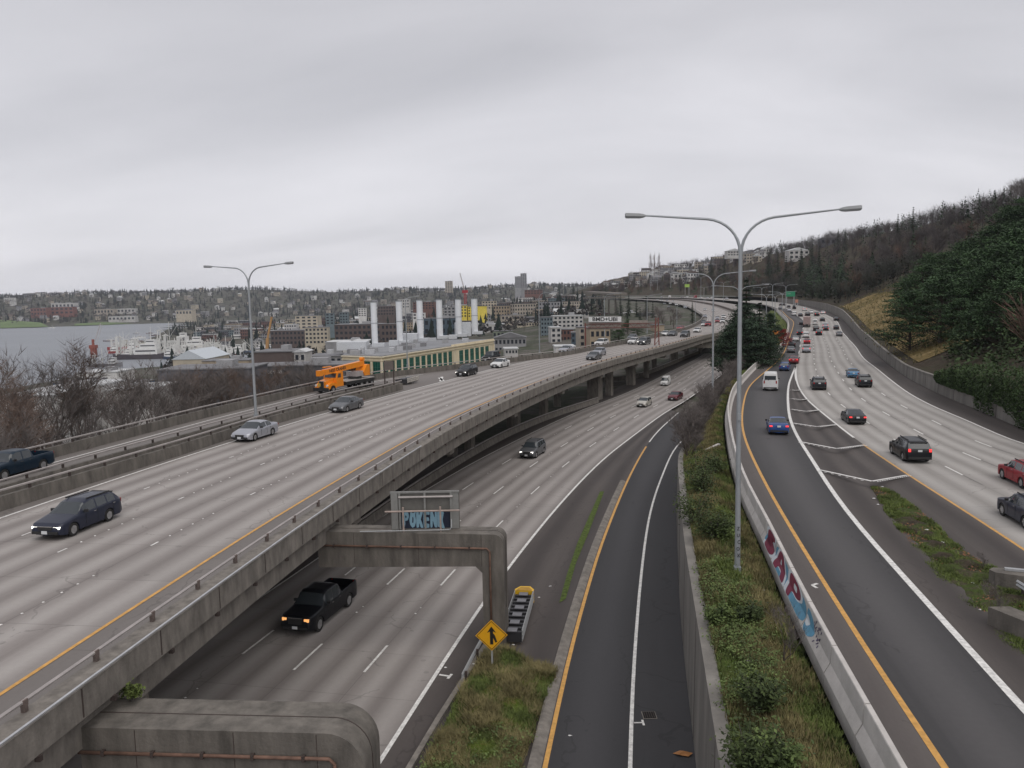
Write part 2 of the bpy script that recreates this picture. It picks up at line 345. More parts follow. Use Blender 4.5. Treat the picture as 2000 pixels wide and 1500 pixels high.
c_RB = curve([(2000,838),(1900,796),(1850,776),(1774,738),(1720,698),(1686,668),(1648,626),(1628,613)], zR, near=90, more=[(174, 468), (191, 580), (198, 690), (195, 800), (177, 1000), (155, 1200), (125, 1450), (100, 1650)])
# ================= pavements =================
M_up = road_mat('worn_concrete', (.335, .312, .297), band=.26, tint=(.2, .16, .15))
M_low = road_mat('old_concrete', (.315, .292, .278), band=.24, tint=(.2, .165, .155))
M_rt = road_mat('pale_concrete', (.37, .352, .335), band=.16, patch=.14, tint=(.22, .2, .18))
M_asp = road_mat('dark_asphalt', (.056, .055, .059), band=.25, tint=(.05, .05, .054), patch=.14, lanebands=1, joints=False)
M_asp2 = road_mat('grey_asphalt', (.084, .08, .082), band=.34, tint=(.06, .06, .065), patch=.14, lanebands=1, joints=False)
M_sh = road_mat('shoulder_concrete', (.175, .16, .152), band=.05, patch=.16, lanebands=1)
M_shd = road_mat('dirty_shoulder', (.056, .048, .046), band=.05, patch=.4, lanebands=1, joints=False)
M_white = mat('road_paint_white', (.66, .65, .63), .6, var=.28, scale=5, detail=8)
M_yel = mat('road_paint_yellow', (.56, .30, .075), .6, var=.22, scale=4, detail=8)
M_conc = mat('weathered_concrete', (.185, .168, .15), .9, var=.34, scale=2.2, bump=.2, bscale=9, streak=(1, 1, .35), detail=8)
M_concd = mat('stained_concrete', (.125, .113, .1), .9, var=.4, scale=1.6, bump=.2, bscale=9, streak=(1, 1, .25), detail=8)
M_concl = mat('pale_barrier_concrete', (.50, .475, .455), .85, var=.14, scale=1.1, bump=.12, bscale=12, detail=8)
M_galv = mat('galvanised_steel', (.42, .43, .44), .45, metal=.35, var=.1, scale=2)
M_rail = mat('weathered_rail_metal', (.38, .35, .34), .55, metal=.2, var=.15, scale=1)
M_rust = mat('rusty_pipe', (.14, .08, .058), .8, var=.35, scale=2.5)
M_dark = mat('dark_rust_steel', (.05, .036, .032), .8, var=.3, scale=3)
def road(name, A, B, m, u=(0, 1), nu=4, dz=0.):
    B2 = foot(A, B); mb = MB().ribbon(A, B2, dz, 0, u, nu); return struct(mb, name, m)
def bet(A, B, t): return A*(1-t)+foot(A, B)*t
# upper deck
wl = c_WL; yr = foot(wl, c_YR)
road('upper_road', wl, c_YR, M_up, u=(0, 4), nu=16)
road('upper_road_shoulder', foot(c_OL, c_OL), c_WL, M_sh, u=(0, 1), nu=2, dz=-.012)
road('upper_road_edge', c_YR, offset(c_OE, -.05), M_sh, u=(0, 1), nu=2, dz=-.008)
road('ramp_road', ycut(offset(c_OL, .4), -80, 122), offset(c_IB1, -.1), M_sh, nu=3, dz=-.004)
# lower road
lw = c_LW
road('lower_road', lw, c_RW, M_low, u=(0, 4), nu=16)
road('lower_road_shoulder', offset(c_LW, -4.2), c_LW, M_shd, nu=2, dz=-.006)
road('gore_pavement', ycut(c_RW, -40, 128), c_CO, M_shd, u=(0, 2), nu=4, dz=-.006)
road('collector_road', ycut(c_CO, -40, 125), c_CW, M_asp, u=(0, 1), nu=4)
road('collector_shoulder', ycut(c_CW, -40, 128), c_RWB, M_asp, u=(1, 1.4), nu=2, dz=-.004)
# right roads
road('exit_road', ycut(c_NO, -40, 420), foot(ycut(c_NO, -40, 420), np.concatenate([c_NW, ycut(c_MLf, 152, 430)])), M_asp2, u=(0, 1), nu=4)
road('exit_road_shoulder', offset(c_BT, .1), offset(c_NO, 0), road_mat('brown_asphalt', (.10, .088, .085), band=.1, patch=.3, lanebands=1, joints=False), nu=2, dz=-.004)
road('main_road', ycut(c_MLf, -60, 1080), c_MR, M_rt, u=(0, 4), nu=16)
road('main_road_shoulder', c_MR, offset(c_RB, -.1), M_shd, nu=3, dz=-.004)
road('far_collector_lane', ycut(c_NO, 415, 1080), c_MLf, M_rt, nu=3, dz=-.003)
# painted gore between the exit lanes and the main lanes
gA = ycut(c_NW, -40, 149); gB = foot(gA, c_ML)
struct(MB().ribbon(gA, gB, -.004, 0, (0, 3), 8), 'gore_area', M_shd)
# far carriageway beyond the deck
fA = ycut(offset(c_OL, 21.2), 395, 990); fB = foot(fA, c_BT)
road('far_express_road', fA, fA+(fB-fA)*.55, M_low, u=(0, 4), nu=8, dz=.02)
# ---------- markings ----------
def stripe(c, w, dz=.006):
    h = w/2; return MB().sweep(c, [(-h, dz), (h, dz)], closed=False)
def solid(name, cs, m, w=.14):
    mb = MB()
    for c in cs:
        R = right_of(c); v = [tuple(c[i]+R[i]*s+np.array([0, 0, .006])) for i in range(len(c)) for s in (-w/2, w/2)]
        mb.add(v, [(2*i, 2*i+1, 2*i+3, 2*i+2) for i in range(len(c)-1)])
    return struct(mb, name, m)
solid('white_edge_line', [ycut(c_WL, -60, 500), offset(ycut(c_OL, -60, 122), 1.6)], M_white, .17)
solid('yellow_edge_line', [ycut(c_YR, -60, 400)], M_yel, .15)
solid('lower_white_edge_line', [c_RW], M_white, .2); solid('lower_left_edge_line', [c_LW], M_white, .13)
solid('collector_yellow_line', [ycut(c_CO, -40, 97)], M_yel, .2); solid('collector_white_line', [c_CW, ycut(c_CO, 97, 126)], M_white, .17)
solid('exit_yellow_line', [ycut(c_NO, -40, 400)], M_yel, .2); solid('exit_white_line', [c_NW], M_white, .28)
solid('main_white_line', [ycut(c_ML, 74, 152)], M_white, .34); solid('main_yellow_line', [ycut(c_ML, -60, 74)], M_yel, .22)
solid('main_right_line', [c_MR], M_white, .2)
def dashes(mb, c, s0, s1, period, dlen, w, dots=0):
    s = s0
    while s+dlen < s1:
        if dlen > 0:
            q = cut(c, s, s+dlen); R = right_of(q)
            v = [tuple(q[i]+R[i]*k+np.array([0, 0, .007])) for i in range(len(q)) for k in (-w/2, w/2)]
            mb.add(v, [(2*i, 2*i+1, 2*i+3, 2*i+2) for i in range(len(q)-1)])
        for j in range(dots):
            p = along(c, s+dlen+1.0+j*(1.0)+random.uniform(-.06, .06)); dot(mb, p)
        s += period
def dot(mb, p, r=.055, h=.02):
    n = 6; vs = [(p[0]+math.cos(2*math.pi*i/n)*r, p[1]+math.sin(2*math.pi*i/n)*r, p[2]+.003) for i in range(n)]+[(p[0]+math.cos(2*math.pi*i/n)*r*.6, p[1]+math.sin(2*math.pi*i/n)*r*.6, p[2]+h) for i in range(n)]
    mb.add(vs, [tuple(range(n, 2*n))]+[(i, (i+1) % n, n+(i+1) % n, n+i) for i in range(n)])
mb = MB()
for k, ph in ((1, 3.6), (2, 1.2), (3, 2.4)):
    c = bet(c_WL, c_YR, k/4); dashes(mb, c, ph, arclen(c)[-1]*.55, 9.6, .6, .1, dots=5)
struct(mb, 'upper_lane_dots', M_white)
mb = MB()
for k, ph in ((1, 8), (2, 5.6), (3, 4.8)):
    c = bet(c_LW, c_RW, k/4); dashes(mb, c, ph, arclen(c)[-1], 12.2, 3.1, .13)
    s = ph+7.5
    while s < 200: dot(mb, along(c, s), .07, .025); dot(mb, along(c, s+.9), .05, .02); s += 12.2
struct(mb, 'lower_lane_dashes', M_white)
mb = MB(); mbt = MB()
for k, ph in ((1, 4), (2, 9.), (3, 2.)):
    c = bet(c_MLf, c_MR, k/4); dashes(mb, c, ph, arclen(c)[-1]*.22, 12.2, 3.1, .15); dashes(mb, c, arclen(c)[-1]*.22, arclen(c)[-1]*.6, 6.1, .6, .22)
    dashes(mbt, c, ph-3.2, arclen(c)[-1]*.2, 12.2, 3.1, .09)
cc = ycut(c_MLf, 152, 420); dashes(mb, cc, 6, arclen(cc)[-1], 24, 9, .2)
for p in ((1950,1144,1970,1157),(1884,1022,1896,1030)):
    a = on(p[0], p[1], zR); b = on(p[2], p[3], zR); mb.ribbon(np.array([a, b]), np.array([a+[.12, 0, 0], b+[.12, 0, 0]]), .009)
struct(mb, 'main_lane_dashes', M_white)
struct(mbt, 'old_tar_strips', mat('tar', (.14, .13, .125), .7))
# chevrons in the gore
mb = MB()
chev = [((1602,919),(1703,941),(1772,929)),((1565,864),(1634,877),(1687,870)),((1549,827),(1595,834),(1632,830)),((1546,800),(1574,804),(1601,801)),((1546,779),(1562,781),(1577,780)),((1547,762),(1554,763),(1563,762))]
for a, b, c in chev:
    w = .23
    for p, q in ((a, b), (b, c)):
        A = on(p[0], p[1], zC); B = on(q[0], q[1], zR if q is c else zC)
        if q is b or p is b:
            B[2] = zat(zC if q is b else zR, B[1]); 
        d = (B-A); d[2] = 0; d /= np.linalg.norm(d); n_ = np.array([-d[1], d[0], 0])
        mid = .3*(abs(0)); v = [A-n_*w/2, A+n_*w/2, B+n_*w/2, B-n_*w/2]
        mb.add([(x[0], x[1], x[2]+.05) for x in v], [(0, 1, 2, 3)])
        L = np.linalg.norm(B-A); k = int(L/.55)
        for i in range(k):
            o = A+(B-A)*(i/k)-n_*.3; mb.add([(o[0], o[1], o[2]+.05), (o[0]+d[0]*.22, o[1]+d[1]*.22, o[2]+.05), (o[0]+d[0]*.22-n_[0]*.09, o[1]+d[1]*.22-n_[1]*.09, o[2]+.05), (o[0]-n_[0]*.09, o[1]-n_[1]*.09, o[2]+.05)], [(0, 3, 2, 1)])
struct(mb, 'gore_chevrons', M_white)
# odd paint marks
mb = MB()
def tmark(px, py, zf, L, ang, w=.14, bar=.5):
    p = on(px, py, zf); d = np.array([math.cos(ang), math.sin(ang), 0]); n_ = np.array([-d[1], d[0], 0])
    for a, b, ww in ((p, p+d*L, w), (p+d*L-n_*bar/2+d*w/2, p+d*L+n_*bar/2+d*w/2, w)):
        t = (b-a)/np.linalg.norm(b-a); m_ = np.array([-t[1], t[0], 0])*ww/2
        mb.add([tuple(x+np.array([0, 0, .012])) for x in (a-m_, a+m_, b+m_, b-m_)], [(3, 2, 1, 0)])
tmark(1238, 1412, zL, .35, 0, .1, .45); tmark(858, 1318, zL, .5, -.35); 
for a, b in (((1586,1143),(1597,1140)),((1586,1143),(1596,1149)),((866,744),(858,738)),((861,745),(863,736))):
    zf = zC if a[0] > 1400 else zU; A = on(a[0], a[1], zf); B = on(b[0], b[1], zf); t = (B-A)/np.linalg.norm(B-A); m_ = np.array([-t[1], t[0], 0])*.07
    if a[0] < 1000: m_ *= 3
    mb.add([tuple(x+np.array([0, 0, .012])) for x in (A-m_, A+m_, B+m_, B-m_)], [(3, 2, 1, 0)])
q = on(1838, 1033, zR); n = 20
v = [(q[0]+math.cos(2*math.pi*i/n)*r*1.1, q[1]+math.sin(2*math.pi*i/n)*r*.55, q[2]+.012) for r in (.62, .56) for i in range(n)]
mb.add(v, [(i, (i+1) % n, n+(i+1) % n, n+i) for i in range(n)])
struct(mb, 'paint_marks', M_white)
# ================= viaduct =================
via = thing('viaduct', 'long grey concrete viaduct carrying the upper road past the portal frames', 'viaduct', tuple(along(c_OE, 60)-[0, 0, 7.3]))
deckL = ycut(offset(c_OL, -.35), -80, 380); deckR = foot(deckL, c_OE)
oe = ycut(c_OE, -60, 380)
mb = MB()
A = deckL; B = foot(A, oe)
k = len(A); vs = []
for i in range(k):
    a, b = A[i], B[i]
    vs += [(a[0], a[1], a[2]-.03), (b[0], b[1], b[2]-.03), (b[0], b[1], b[2]-.3), (a[0], a[1], a[2]-.3)]
mb.add(vs, [(i*4+j, (i+1)*4+j, (i+1)*4+(j+1) % 4, i*4+(j+1) % 4) for i in range(k-1) for j in (0, 2, 3)])
lit(mb, via).build('deck_slab', M_conc, via)
# parapet on the right edge: curb wall with a pipe rail on blocks, panel joints on its face
s_all = arclen(oe); mb = MB(); mb.sweep(oe, [(.0, -.55), (.0, .38), (-.12, .42), (-.75, .42), (-.8, -.02)], closed=False)
lit(mb, via).build('parapet', M_conc, via)
mb = MB()
s = 2.0
while s < s_all[-1]-2:
    p = along(oe, s); q = along(oe, s+.06); mb.sweep(np.array([p, q]), [(.0, -.5), (.008, -.5), (.008, .36), (.0, .36)]); s += 4.0
tag(lit(mb, via).build('panel_joint', M_dark, via), kind='stuff')
rl = offset(oe, -.62)
lit(MB().sweep(rl, [(-.05, .68), (.04, .68), (.05, .74), (0, .78), (-.05, .76)]), via).build('pipe_rail', M_rail, via)
s = .6; npost = 0; sL = arclen(rl)[-1]
while s < 230 and npost < 95:
    p = along(rl, s); t = along(rl, s+.3)-p; a = math.atan2(t[1], t[0])
    b = MB(); b.box((0, 0, .52), (.13, .13, .26), 0, 0); b.box((.0, 0, .68), (.17, .12, .18), 0, 0)
    o = b.build('rail_post', mat('post_steel', (.13, .1, .09), .8, var=.3), via); o.location = (p[0]-via.location.x, p[1]-via.location.y, p[2]-via.location.z); o.rotation_euler = (0, 0, a)
    s += 3.0; npost += 1
cnd = ycut(c_OE, -60, 58); cnd = cnd.copy(); cp = [tuple(x+np.array([0, 0, .5])) for x in offset(cnd, .03)[::2]]
e = along(c_OE, arclen(cnd)[-1]+.0)
lit(MB().tube(cp, .045, 6), via).build('conduit', mat('bright_conduit', (.55, .56, .58), .35, metal=.5), via)
# girders
for off, w, dep, nm in ((-.75, .55, 1.75, 'edge_girder'), (-6, .6, 1.5, 'inner_girder'), (-12, .6, 1.5, 'inner_girder'), (-18, .6, 1.5, 'inner_girder')):
    g = offset(oe, off); m_ = MB().sweep(g, [(w/2, -.3), (w/2, -dep), (-w/2, -dep), (-w/2, -.3)]); lit(m_, via).build(nm, M_conc, via)
m_ = MB(); s = 1
while s < 190:
    p = along(oe, s); t = along(oe, s+.2)-p; m_.box((p[0]+.0, p[1], p[2]-.62), (.12, .16, .16), math.atan2(t[1], t[0])); s += 3.2
tag(lit(m_, via).build('drain_stub', M_dark, via), kind='stuff')
# outer parapet on the left
ol = ycut(c_OL, -80, 420)
def rail_barrier(name, label, c, post=True, h=.8, top=1.18, cat='barrier', pn=60):
    p0 = c[len(c)//3]; t = thing(name, label, cat, tuple(p0))
    lit(MB().sweep(c, [(-.16, -.3), (-.13, h), (.13, h), (.2, 0), (.2, -.3)]), t).build('barrier_wall', M_concd, t)
    lit(MB().sweep(c, [(-.05, top-.12), (.05, top-.12), (.06, top-.03), (0, top), (-.06, top-.03)]), t).build('pipe_rail', M_rail, t)
    L = arclen(c)[-1]; s = 1; k = 0
    while s < L and k < pn:
        p = along(c, s); q = along(c, s+.2)-p
        o = MB().box((0, 0, (h+top)/2-.04), (.14, .1, top-h)).build('rail_post', M_dark, t); o.location = tuple(p-np.array(p0)); o.rotation_euler = (0, 0, math.atan2(q[1], q[0])); s += 3.0; k += 1
    return t
rail_barrier('railed_barrier', 'weathered barrier with pipe rail along the tree side of the ramp and upper road', ol, pn=90)
rail_barrier('railed_barrier', 'railed concrete barrier on the right edge of the ramp, behind the street lamp', c_IB1)
rail_barrier('railed_barrier', 'railed concrete barrier on the left edge of the upper road, ending at the crash cushion', c_IB2)
# filler between the two inner barriers
struct(MB().ribbon(offset(c_IB1, .2), foot(offset(c_IB1, .2), c_IB2), .12), 'deck_gap_filler', M_concd)
mbar = ycut(offset(c_OL, 20.9), 330, 1050); t = thing('median_barrier', 'brownish barrier between the two far carriageways in the bend', 'barrier', tuple(mbar[0]))
lit(MB().sweep(mbar, [(-.2, -.6), (-.15, 1.0), (.15, 1.0), (.2, -.6)]), t).build('barrier_wall', mat('brown_barrier', (.12, .095, .08), .9, var=.2), t); lit(MB().sweep(mbar, [(-.06, 1.15), (.06, 1.15), (.06, 1.3), (-.06, 1.3)]), t).build('pipe_rail', M_rail, t)
# columns under the deck
def column(px, py, zt, w=1.2, lab='column'):
    p = on(px, py, zL); h = zt-31.5
    o = MB().box((0, 0, h/2), (w, w*.9, h)).build('column', M_conc, via); o.location = (p[0]-via.location.x, p[1]-via.location.y, 31.5-via.location.z); o.rotation_euler = (0, 0, -.5); return p
for px, py, w in ((918,888,1.0),(1008,838,1.0),(1062,818,1.1),(1162,780,2.2),(1190,772,1.2),(1232,752,1.6),(1262,738,1.),(1316,708,1.8),(1340,690,1.)):
    column(px, py, 37.1, w)
for s in range(20, 260, 22):
    p = along(oe, s); R = right_of(oe)[min(int(len(oe)*s/s_all[-1]), len(oe)-1)]
    for k in (-9, -16):
        q = p+R*k; o = MB().box((0, 0, 3), (1.2, 1.2, 6)).build('column', M_conc, via); o.location = (q[0]-via.location.x, q[1]-via.location.y, 31.3-via.location.z)
    a = p+R*-1; b = p+R*-20
    lit(MB().bar((a[0], a[1], p[2]-1.9), (b[0], b[1], p[2]-1.9), 1.3, 1.0), via).build('cross_beam', M_conc, via)
# ================= portal frames =================
def portal(label, right_leg, left_end, w, zt, zb, beam_h, pipe=True, base_z=31.5, leg_w=1.3, rad=1.0):
    """right_leg, left_end: XY of outer leg face and of the deck end of the beam"""
    R = Vector((right_leg[0], right_leg[1], base_z)); Lf = Vector((left_end[0], left_end[1], base_z)); ex = (Lf-R).normalized(); en = Vector((0, 0, 1)).cross(ex).normalized()
    L = (Lf-R).length; H = zt-base_z
    t = thing('portal_frame', label, 'portal frame', tuple(R))
    # outline in (along beam, height): rounded outer corner
    poly = [(0, -.3), (leg_w, -.3), (leg_w, H-beam_h-.35), (leg_w+.35, H-beam_h), (L, H-beam_h-.25), (L, H)]
    for i in range(9):
        a = math.pi/2*i/8; poly.append((rad-math.sin(a)*rad, H-rad+math.cos(a)*rad))
    m = MB().prism(poly, w, fr=(R-en*w/2, ex, Vector((0, 0, 1)), en)); lit(m, t).build('frame', M_concd, t, ang=35)
    # groove along the crown of the beam
    m = MB(); gp = [(L, H+.004)]+[(rad-math.sin(math.pi/2*i/8)*(rad+.004), H-rad+math.cos(math.pi/2*i/8)*(rad+.004)) for i in range(9)]+[(-.004, 2)]
    for (a, b), (c, d) in zip(gp[:-1], gp[1:]): m.bar(R+ex*a+Vector((0, 0, b)), R+ex*c+Vector((0, 0, d)), .04, .012)
    lit(m, t).build('groove', M_dark, t)
    m = MB()
    for q in (leg_w+.02, L*.45, L*.8): m.bar(R+ex*q+en*(-w/2-.004)+Vector((0, 0, H-beam_h+.02)), R+ex*q+en*(-w/2-.004)+Vector((0, 0, H-.04)), .022, .01); m.bar(R+ex*q+en*(w/2+.004)+Vector((0, 0, H-beam_h+.02)), R+ex*q+en*(w/2+.004)+Vector((0, 0, H-.04)), .022, .01)
    for z_ in (1.9, 3.8): m.bar(R+ex*.05+en*(-w/2-.004)+Vector((0, 0, z_)), R+ex*leg_w+en*(-w/2-.004)+Vector((0, 0, z_)), .01, .022)
    lit(m, t).build('form_joints', M_dark, t)
    if pipe:
        y0 = -w/2-.1 if en.y > 0 else w/2+.1
        pp = [R+ex*L+en*y0+Vector((0, 0, H-beam_h*.42)), R+ex*(leg_w*.62+.15)+en*y0+Vector((0, 0, H-beam_h*.42)), R+ex*leg_w*.62+en*y0+Vector((0, 0, H-beam_h*.42-.15)), R+ex*leg_w*.62+en*y0+Vector((0, 0, .3))]
        lit(MB().tube(pp, .055, 8), t).build('pipe', M_rust, t, sm=True)
        for k in range(5):
            q = pp[0].lerp(pp[1], (k+.5)/5); o = MB().box((0, 0, 0), (.09, .14, .17)).build('pipe_clamp', M_dark, t); o.location = q-R
    return t
portal('nearer concrete portal frame with a rounded corner, over the lower road at the bottom edge', (-4.4, 22.2), (-12.9, 22.9), 1.75, 37.7, 31.5, 1.7, leg_w=1.35, rad=1.1)
pf = portal('middle concrete portal frame straddling the lower road, graffiti-covered sign on top', (-.55, 40.9), (-10.6, 42.2), 1.4, 37.7, 31.5, 1.75, leg_w=1.15, rad=.5)
# moss where the near beam meets the deck
# cross structure at the far end of the lower road
xb = thing('overcrossing', 'concrete ramp bridge across the far end of the lower road, with white graffiti', 'bridge', (62, 232, 31.5))
a = at(1316, 668, 205); b = at(1440, 672, 238)
m = MB().bar(a-[0, 0, .6], b-[0, 0, .6], .5, 1.5); m.bar(a+[0, 0, .25], b+[0, 0, .25], .3, .5); lit(m, xb).build('girder', M_conc, xb)
q = at(1362, 664, 221); dr = (b-a)/np.linalg.norm(b-a); gw = thing('graffiti_wall', 'low dark wall with white block graffiti above the far ramp bridge', 'wall', tuple(at(1372, 668, 226)))
lit(MB().bar(at(1345, 661, 226), at(1412, 655, 236), .3, 2.2), gw).build('wall', M_concd, gw)
put_text('SEU', 1.7, mat('white_spray', (.75, .75, .74), .7), tuple(at(1374, 658.5, 229.4)), (1, .25, 0), (0, 0, 1), gw, 'graffiti', sx=1.5, off=.06)
for px, py in ((1340, 695), (1366, 690)):
    p = on(px, py, zL); o = MB().box((0, 0, 2.7), (1.3, 1.3, 5.4)).build('column', M_conc, xb); o.location = (p[0]-62, p[1]-232, 0)
# ================= terrain =================
def sst(x): x = np.clip(x, 0, 1); return x*x*(3-2*x)
OLy, OLx = c_OL[:, 1], c_OL[:, 0]; RBy, RBx = c_RB[:, 1], c_RB[:, 0]
XS = ([-200, 560, 640, 675, 700, 800, 835, 860, 1055, 1350, 2200, 2400, 6000], [-320, -310, -290, -190, -160, -155, -300, -400, -500, -600, -930, -1100, -1100])
def corridor(Y): return np.interp(Y, [0, 240, 300, 400, 500, 800, 1300, 2200], [31.0, 31.0, 35, 37.3, 39.5, 43, 45, 30])
def terr(X, Y):
    X = np.asarray(X, float); Y = np.asarray(Y, float)
    lx = np.interp(Y, OLy, OLx); xs = np.interp(Y, *XS); rx = np.interp(Y, RBy, RBx)
    zc = corridor(Y)
    t = np.clip((lx-X)/np.maximum(lx-xs, 1), 0, 1.3)
    zl = 1.6+(zc-1.6)*(1-sst(t**.8))
    z = np.where(X > lx, zc, zl)
    # second rise of the hill through the town, north-east
    z = z+np.where(X > lx-400, 1, 0)*0
    yn = np.clip(2030+(X+1318)*.776, 1950, 2350)
    lake = (X < xs) & (Y < yn)
    z = np.where(lake, -3, z)
    nh = 105*sst((Y-np.where(X < -500, yn+60, 2050))/1350)*np.interp(X, [-2500, -1200, 0, 900, 2500], [1.0, .97, .9, .84, .8])
    nh = nh*(1+.06*np.sin(X/260.)+.05*np.sin(X/97+1))
    z = np.where(lake, z, np.maximum(z*np.clip(1-(Y-1500)/900, .1, 1), nh+1.5))
    return z
gx = np.concatenate([np.linspace(-4200, -700, 50), np.linspace(-680, -160, 40), np.arange(-155, 260, 5), np.linspace(270, 3800, 60)])
gy = np.concatenate([np.arange(-120, 420, 6), np.linspace(430, 1500, 70), np.linspace(1530, 2500, 60), np.linspace(2530, 7000, 50)])
GX, GY = np.meshgrid(gx, gy); GZ = terr(GX, GY)
mb = MB(); nx, ny = len(gx), len(gy)
mb.v = list(zip(GX.ravel(), GY.ravel(), GZ.ravel())); mb.f = [(j*nx+i, j*nx+i+1, (j+1)*nx+i+1, (j+1)*nx+i) for j in range(ny-1) for i in range(nx-1)]; mb.m = [0]*len(mb.f)
M_gr = ground_mat('town_ground', [(.07, .065, .06), (.05, .06, .035), (.12, .11, .10), (.06, .055, .045)], .05, .5)
struct(mb, 'ground', M_gr, sm=True)
wm_ = mat('lake_surface', (.23, .245, .27), .5, var=.05, scale=.006, bump=.15, bscale=.08, spec=.2)
struct(MB().box((-2000, 1200, -.05), (5000, 3000, .1)), 'water', wm_)
# park lawn on the far shore
mb = MB()
for (x0, y0, x1, y1, Y0, Y1) in ((0,641,90,622,2040,2240),(145,636,215,630,2130,2260)):
    pass
lawn = [at(0, 641, 2030), at(95, 638, 2060), at(80, 630, 2160), at(40, 627, 2200), at(0, 625, 2230)]
lawn2 = [at(145, 636, 2110), at(215, 634, 2180), at(262, 631, 2260), at(200, 629, 2300), at(146, 632, 2180)]
for L_, nm in ((lawn, 0), (lawn2, 0)):
    c = np.mean(L_, axis=0); 
    mb.add([tuple(p) for p in L_], [tuple(range(len(L_)))])
struct(mb, 'park_lawn', mat('far_lawn', (.10, .15, .05), .9, var=.2, scale=.02))
# hillside to the right, hung on the foot of the retaining wall
def hwall(Y): return np.interp(Y, [0, 95, 106, 130, 217, 320, 500], [3.4, 3.0, 2.0, 1.6, 2.6, 3.4, 2.5])
HD = np.array([0, 2, 5, 10, 16, 24, 34, 46, 60, 75, 92, 110, 130, 152, 180, 215, 260, 330, 430, 700])
HF = np.array([0, .4, 1.5, 3.4, 5.6, 8.6, 12, 17, 23.5, 31, 40, 48, 54.5, 59, 62, 64, 65, 65, 63, 50])
def hs(Y): return np.interp(Y, [0, 420, 650, 1000, 1600], [1.12, 1.1, .95, .8, .66])
rb = c_RB[::2]; rb = rb[rb[:, 1] > -80]
def outn(c):
    n_ = right_of(c); return smooth(n_, 12)
rn = outn(rb)
vs = []; 
for i, (p, n_) in enumerate(zip(rb, rn)):
    for d, h in zip(HD, HF):
        q = p+n_*(d+.35); wob = 0 if d < 3 else (math.sin(q[0]*.09+q[1]*.05)+math.sin(q[1]*.13-q[0]*.04))*min(d*.03, 1.1)
        vs.append((q[0], q[1], p[2]+float(hwall(p[1]))-.15+h*float(hs(p[1]))+wob))
k = len(HD); mb = MB(); mb.add(vs, [(i*k+j, (i+1)*k+j, (i+1)*k+j+1, i*k+j+1)[::-1] for i in range(len(rb)-1) for j in range(k-1)])
M_hill = ground_mat('hill_soil', [(.035, .028, .022), (.06, .046, .034), (.05, .046, .028), (.045, .034, .028)], .07, .9, bump=.8)
struct(mb, 'hill', M_hill, sm=True)
RBc = rb
def hill(s_Y, d):
    """point on the hillside: station by the wall's Y, d metres up from the wall"""
    i = int(np.argmin(abs(rb[:, 1]-s_Y))); p = rb[i]; n_ = rn[i]; q = p+n_*(d+.35)
    wob = 0 if d < 3 else (math.sin(q[0]*.09+q[1]*.05)+math.sin(q[1]*.13-q[0]*.04))*min(d*.03, 1.1)
    return np.array([q[0], q[1], p[2]+float(hwall(p[1]))-.15+float(np.interp(d, HD, HF))*float(hs(p[1]))+wob])
def hill_px(px, Yq):
    """hillside point under image column px at forward distance Yq"""
    best = None
    for d in np.linspace(1, 420, 210):
        for _ in (0,):
            # station whose offset point lands at distance Yq
            i = int(np.argmin(abs(rb[:, 1]+rn[:, 1]*d-Yq))); q = rb[i]+rn[i]*d; e = abs(1000+F*q[0]/q[1]-px)
            if best is None or e < best[0]: best = (e, rb[i, 1], d)
    return hill(best[1], best[2])
# golden grass slope
gs = [i for i in range(len(rb)) if 128 < rb[i, 1] < 345]
mb = MB(); kk = 9; vs = []
for i in gs:
    w = 30*math.sin(math.pi*(rb[i, 1]-112)/(345-108))**.5+5
    for j in range(kk):
        q = hill(rb[i, 1], 2.0+w*j/(kk-1)); vs.append((q[0], q[1], q[2]+.12))
mb.add(vs, [(i*kk+j, (i+1)*kk+j, (i+1)*kk+j+1, i*kk+j+1)[::-1] for i in range(len(gs)-1) for j in range(kk-1)])
struct(mb, 'grass_slope', ground_mat('golden_grass', [(.06, .06, .025), (.17, .125, .05), (.27, .20, .095), (.11, .10, .04)], .09, 1.5, bump=1.0), sm=True)
# right retaining wall in cast panels
rw = thing('retaining_wall', 'long pale concrete retaining wall at the foot of the wooded hill', 'wall', tuple(along(c_RB, 190)))
wc = ycut(c_RB, -80, 560); n_ = len(wc); R = right_of(wc)
mb = MB(); vs = []
for i in range(n_):
    h = float(hwall(wc[i, 1])); p = wc[i]; r = R[i]
    for o, z in ((0, -.3), (.06, h), (.06, h+.05), (-.05, h+.05), (-.05, h+.22), (.42, h+.22), (.42, -.3)): vs.append((p[0]+r[0]*o, p[1]+r[1]*o, p[2]+z))
mb.add(vs, [(i*7+j, (i+1)*7+j, (i+1)*7+j+1, i*7+j+1) for i in range(n_-1) for j in range(6)])
M_wall = mat('streaked_wall_concrete', (.19, .178, .162), .9, var=.3, scale=.6, bump=.2, bscale=6, streak=(1, 1, .2), detail=8)
lit(mb, rw).build('wall', M_wall, rw)
mb = MB(); s = 3
while s < arclen(wc)[-1]-2:
    p = along(wc, s); q = along(wc, s+.08); h = float(hwall(p[1])); mb.sweep(np.array([p, q]), [(-.012, 0), (.045, h), (.06, h), (.02, 0)]); s += 7.3
tag(lit(mb, rw).build('panel_joint', M_dark, rw), kind='stuff')
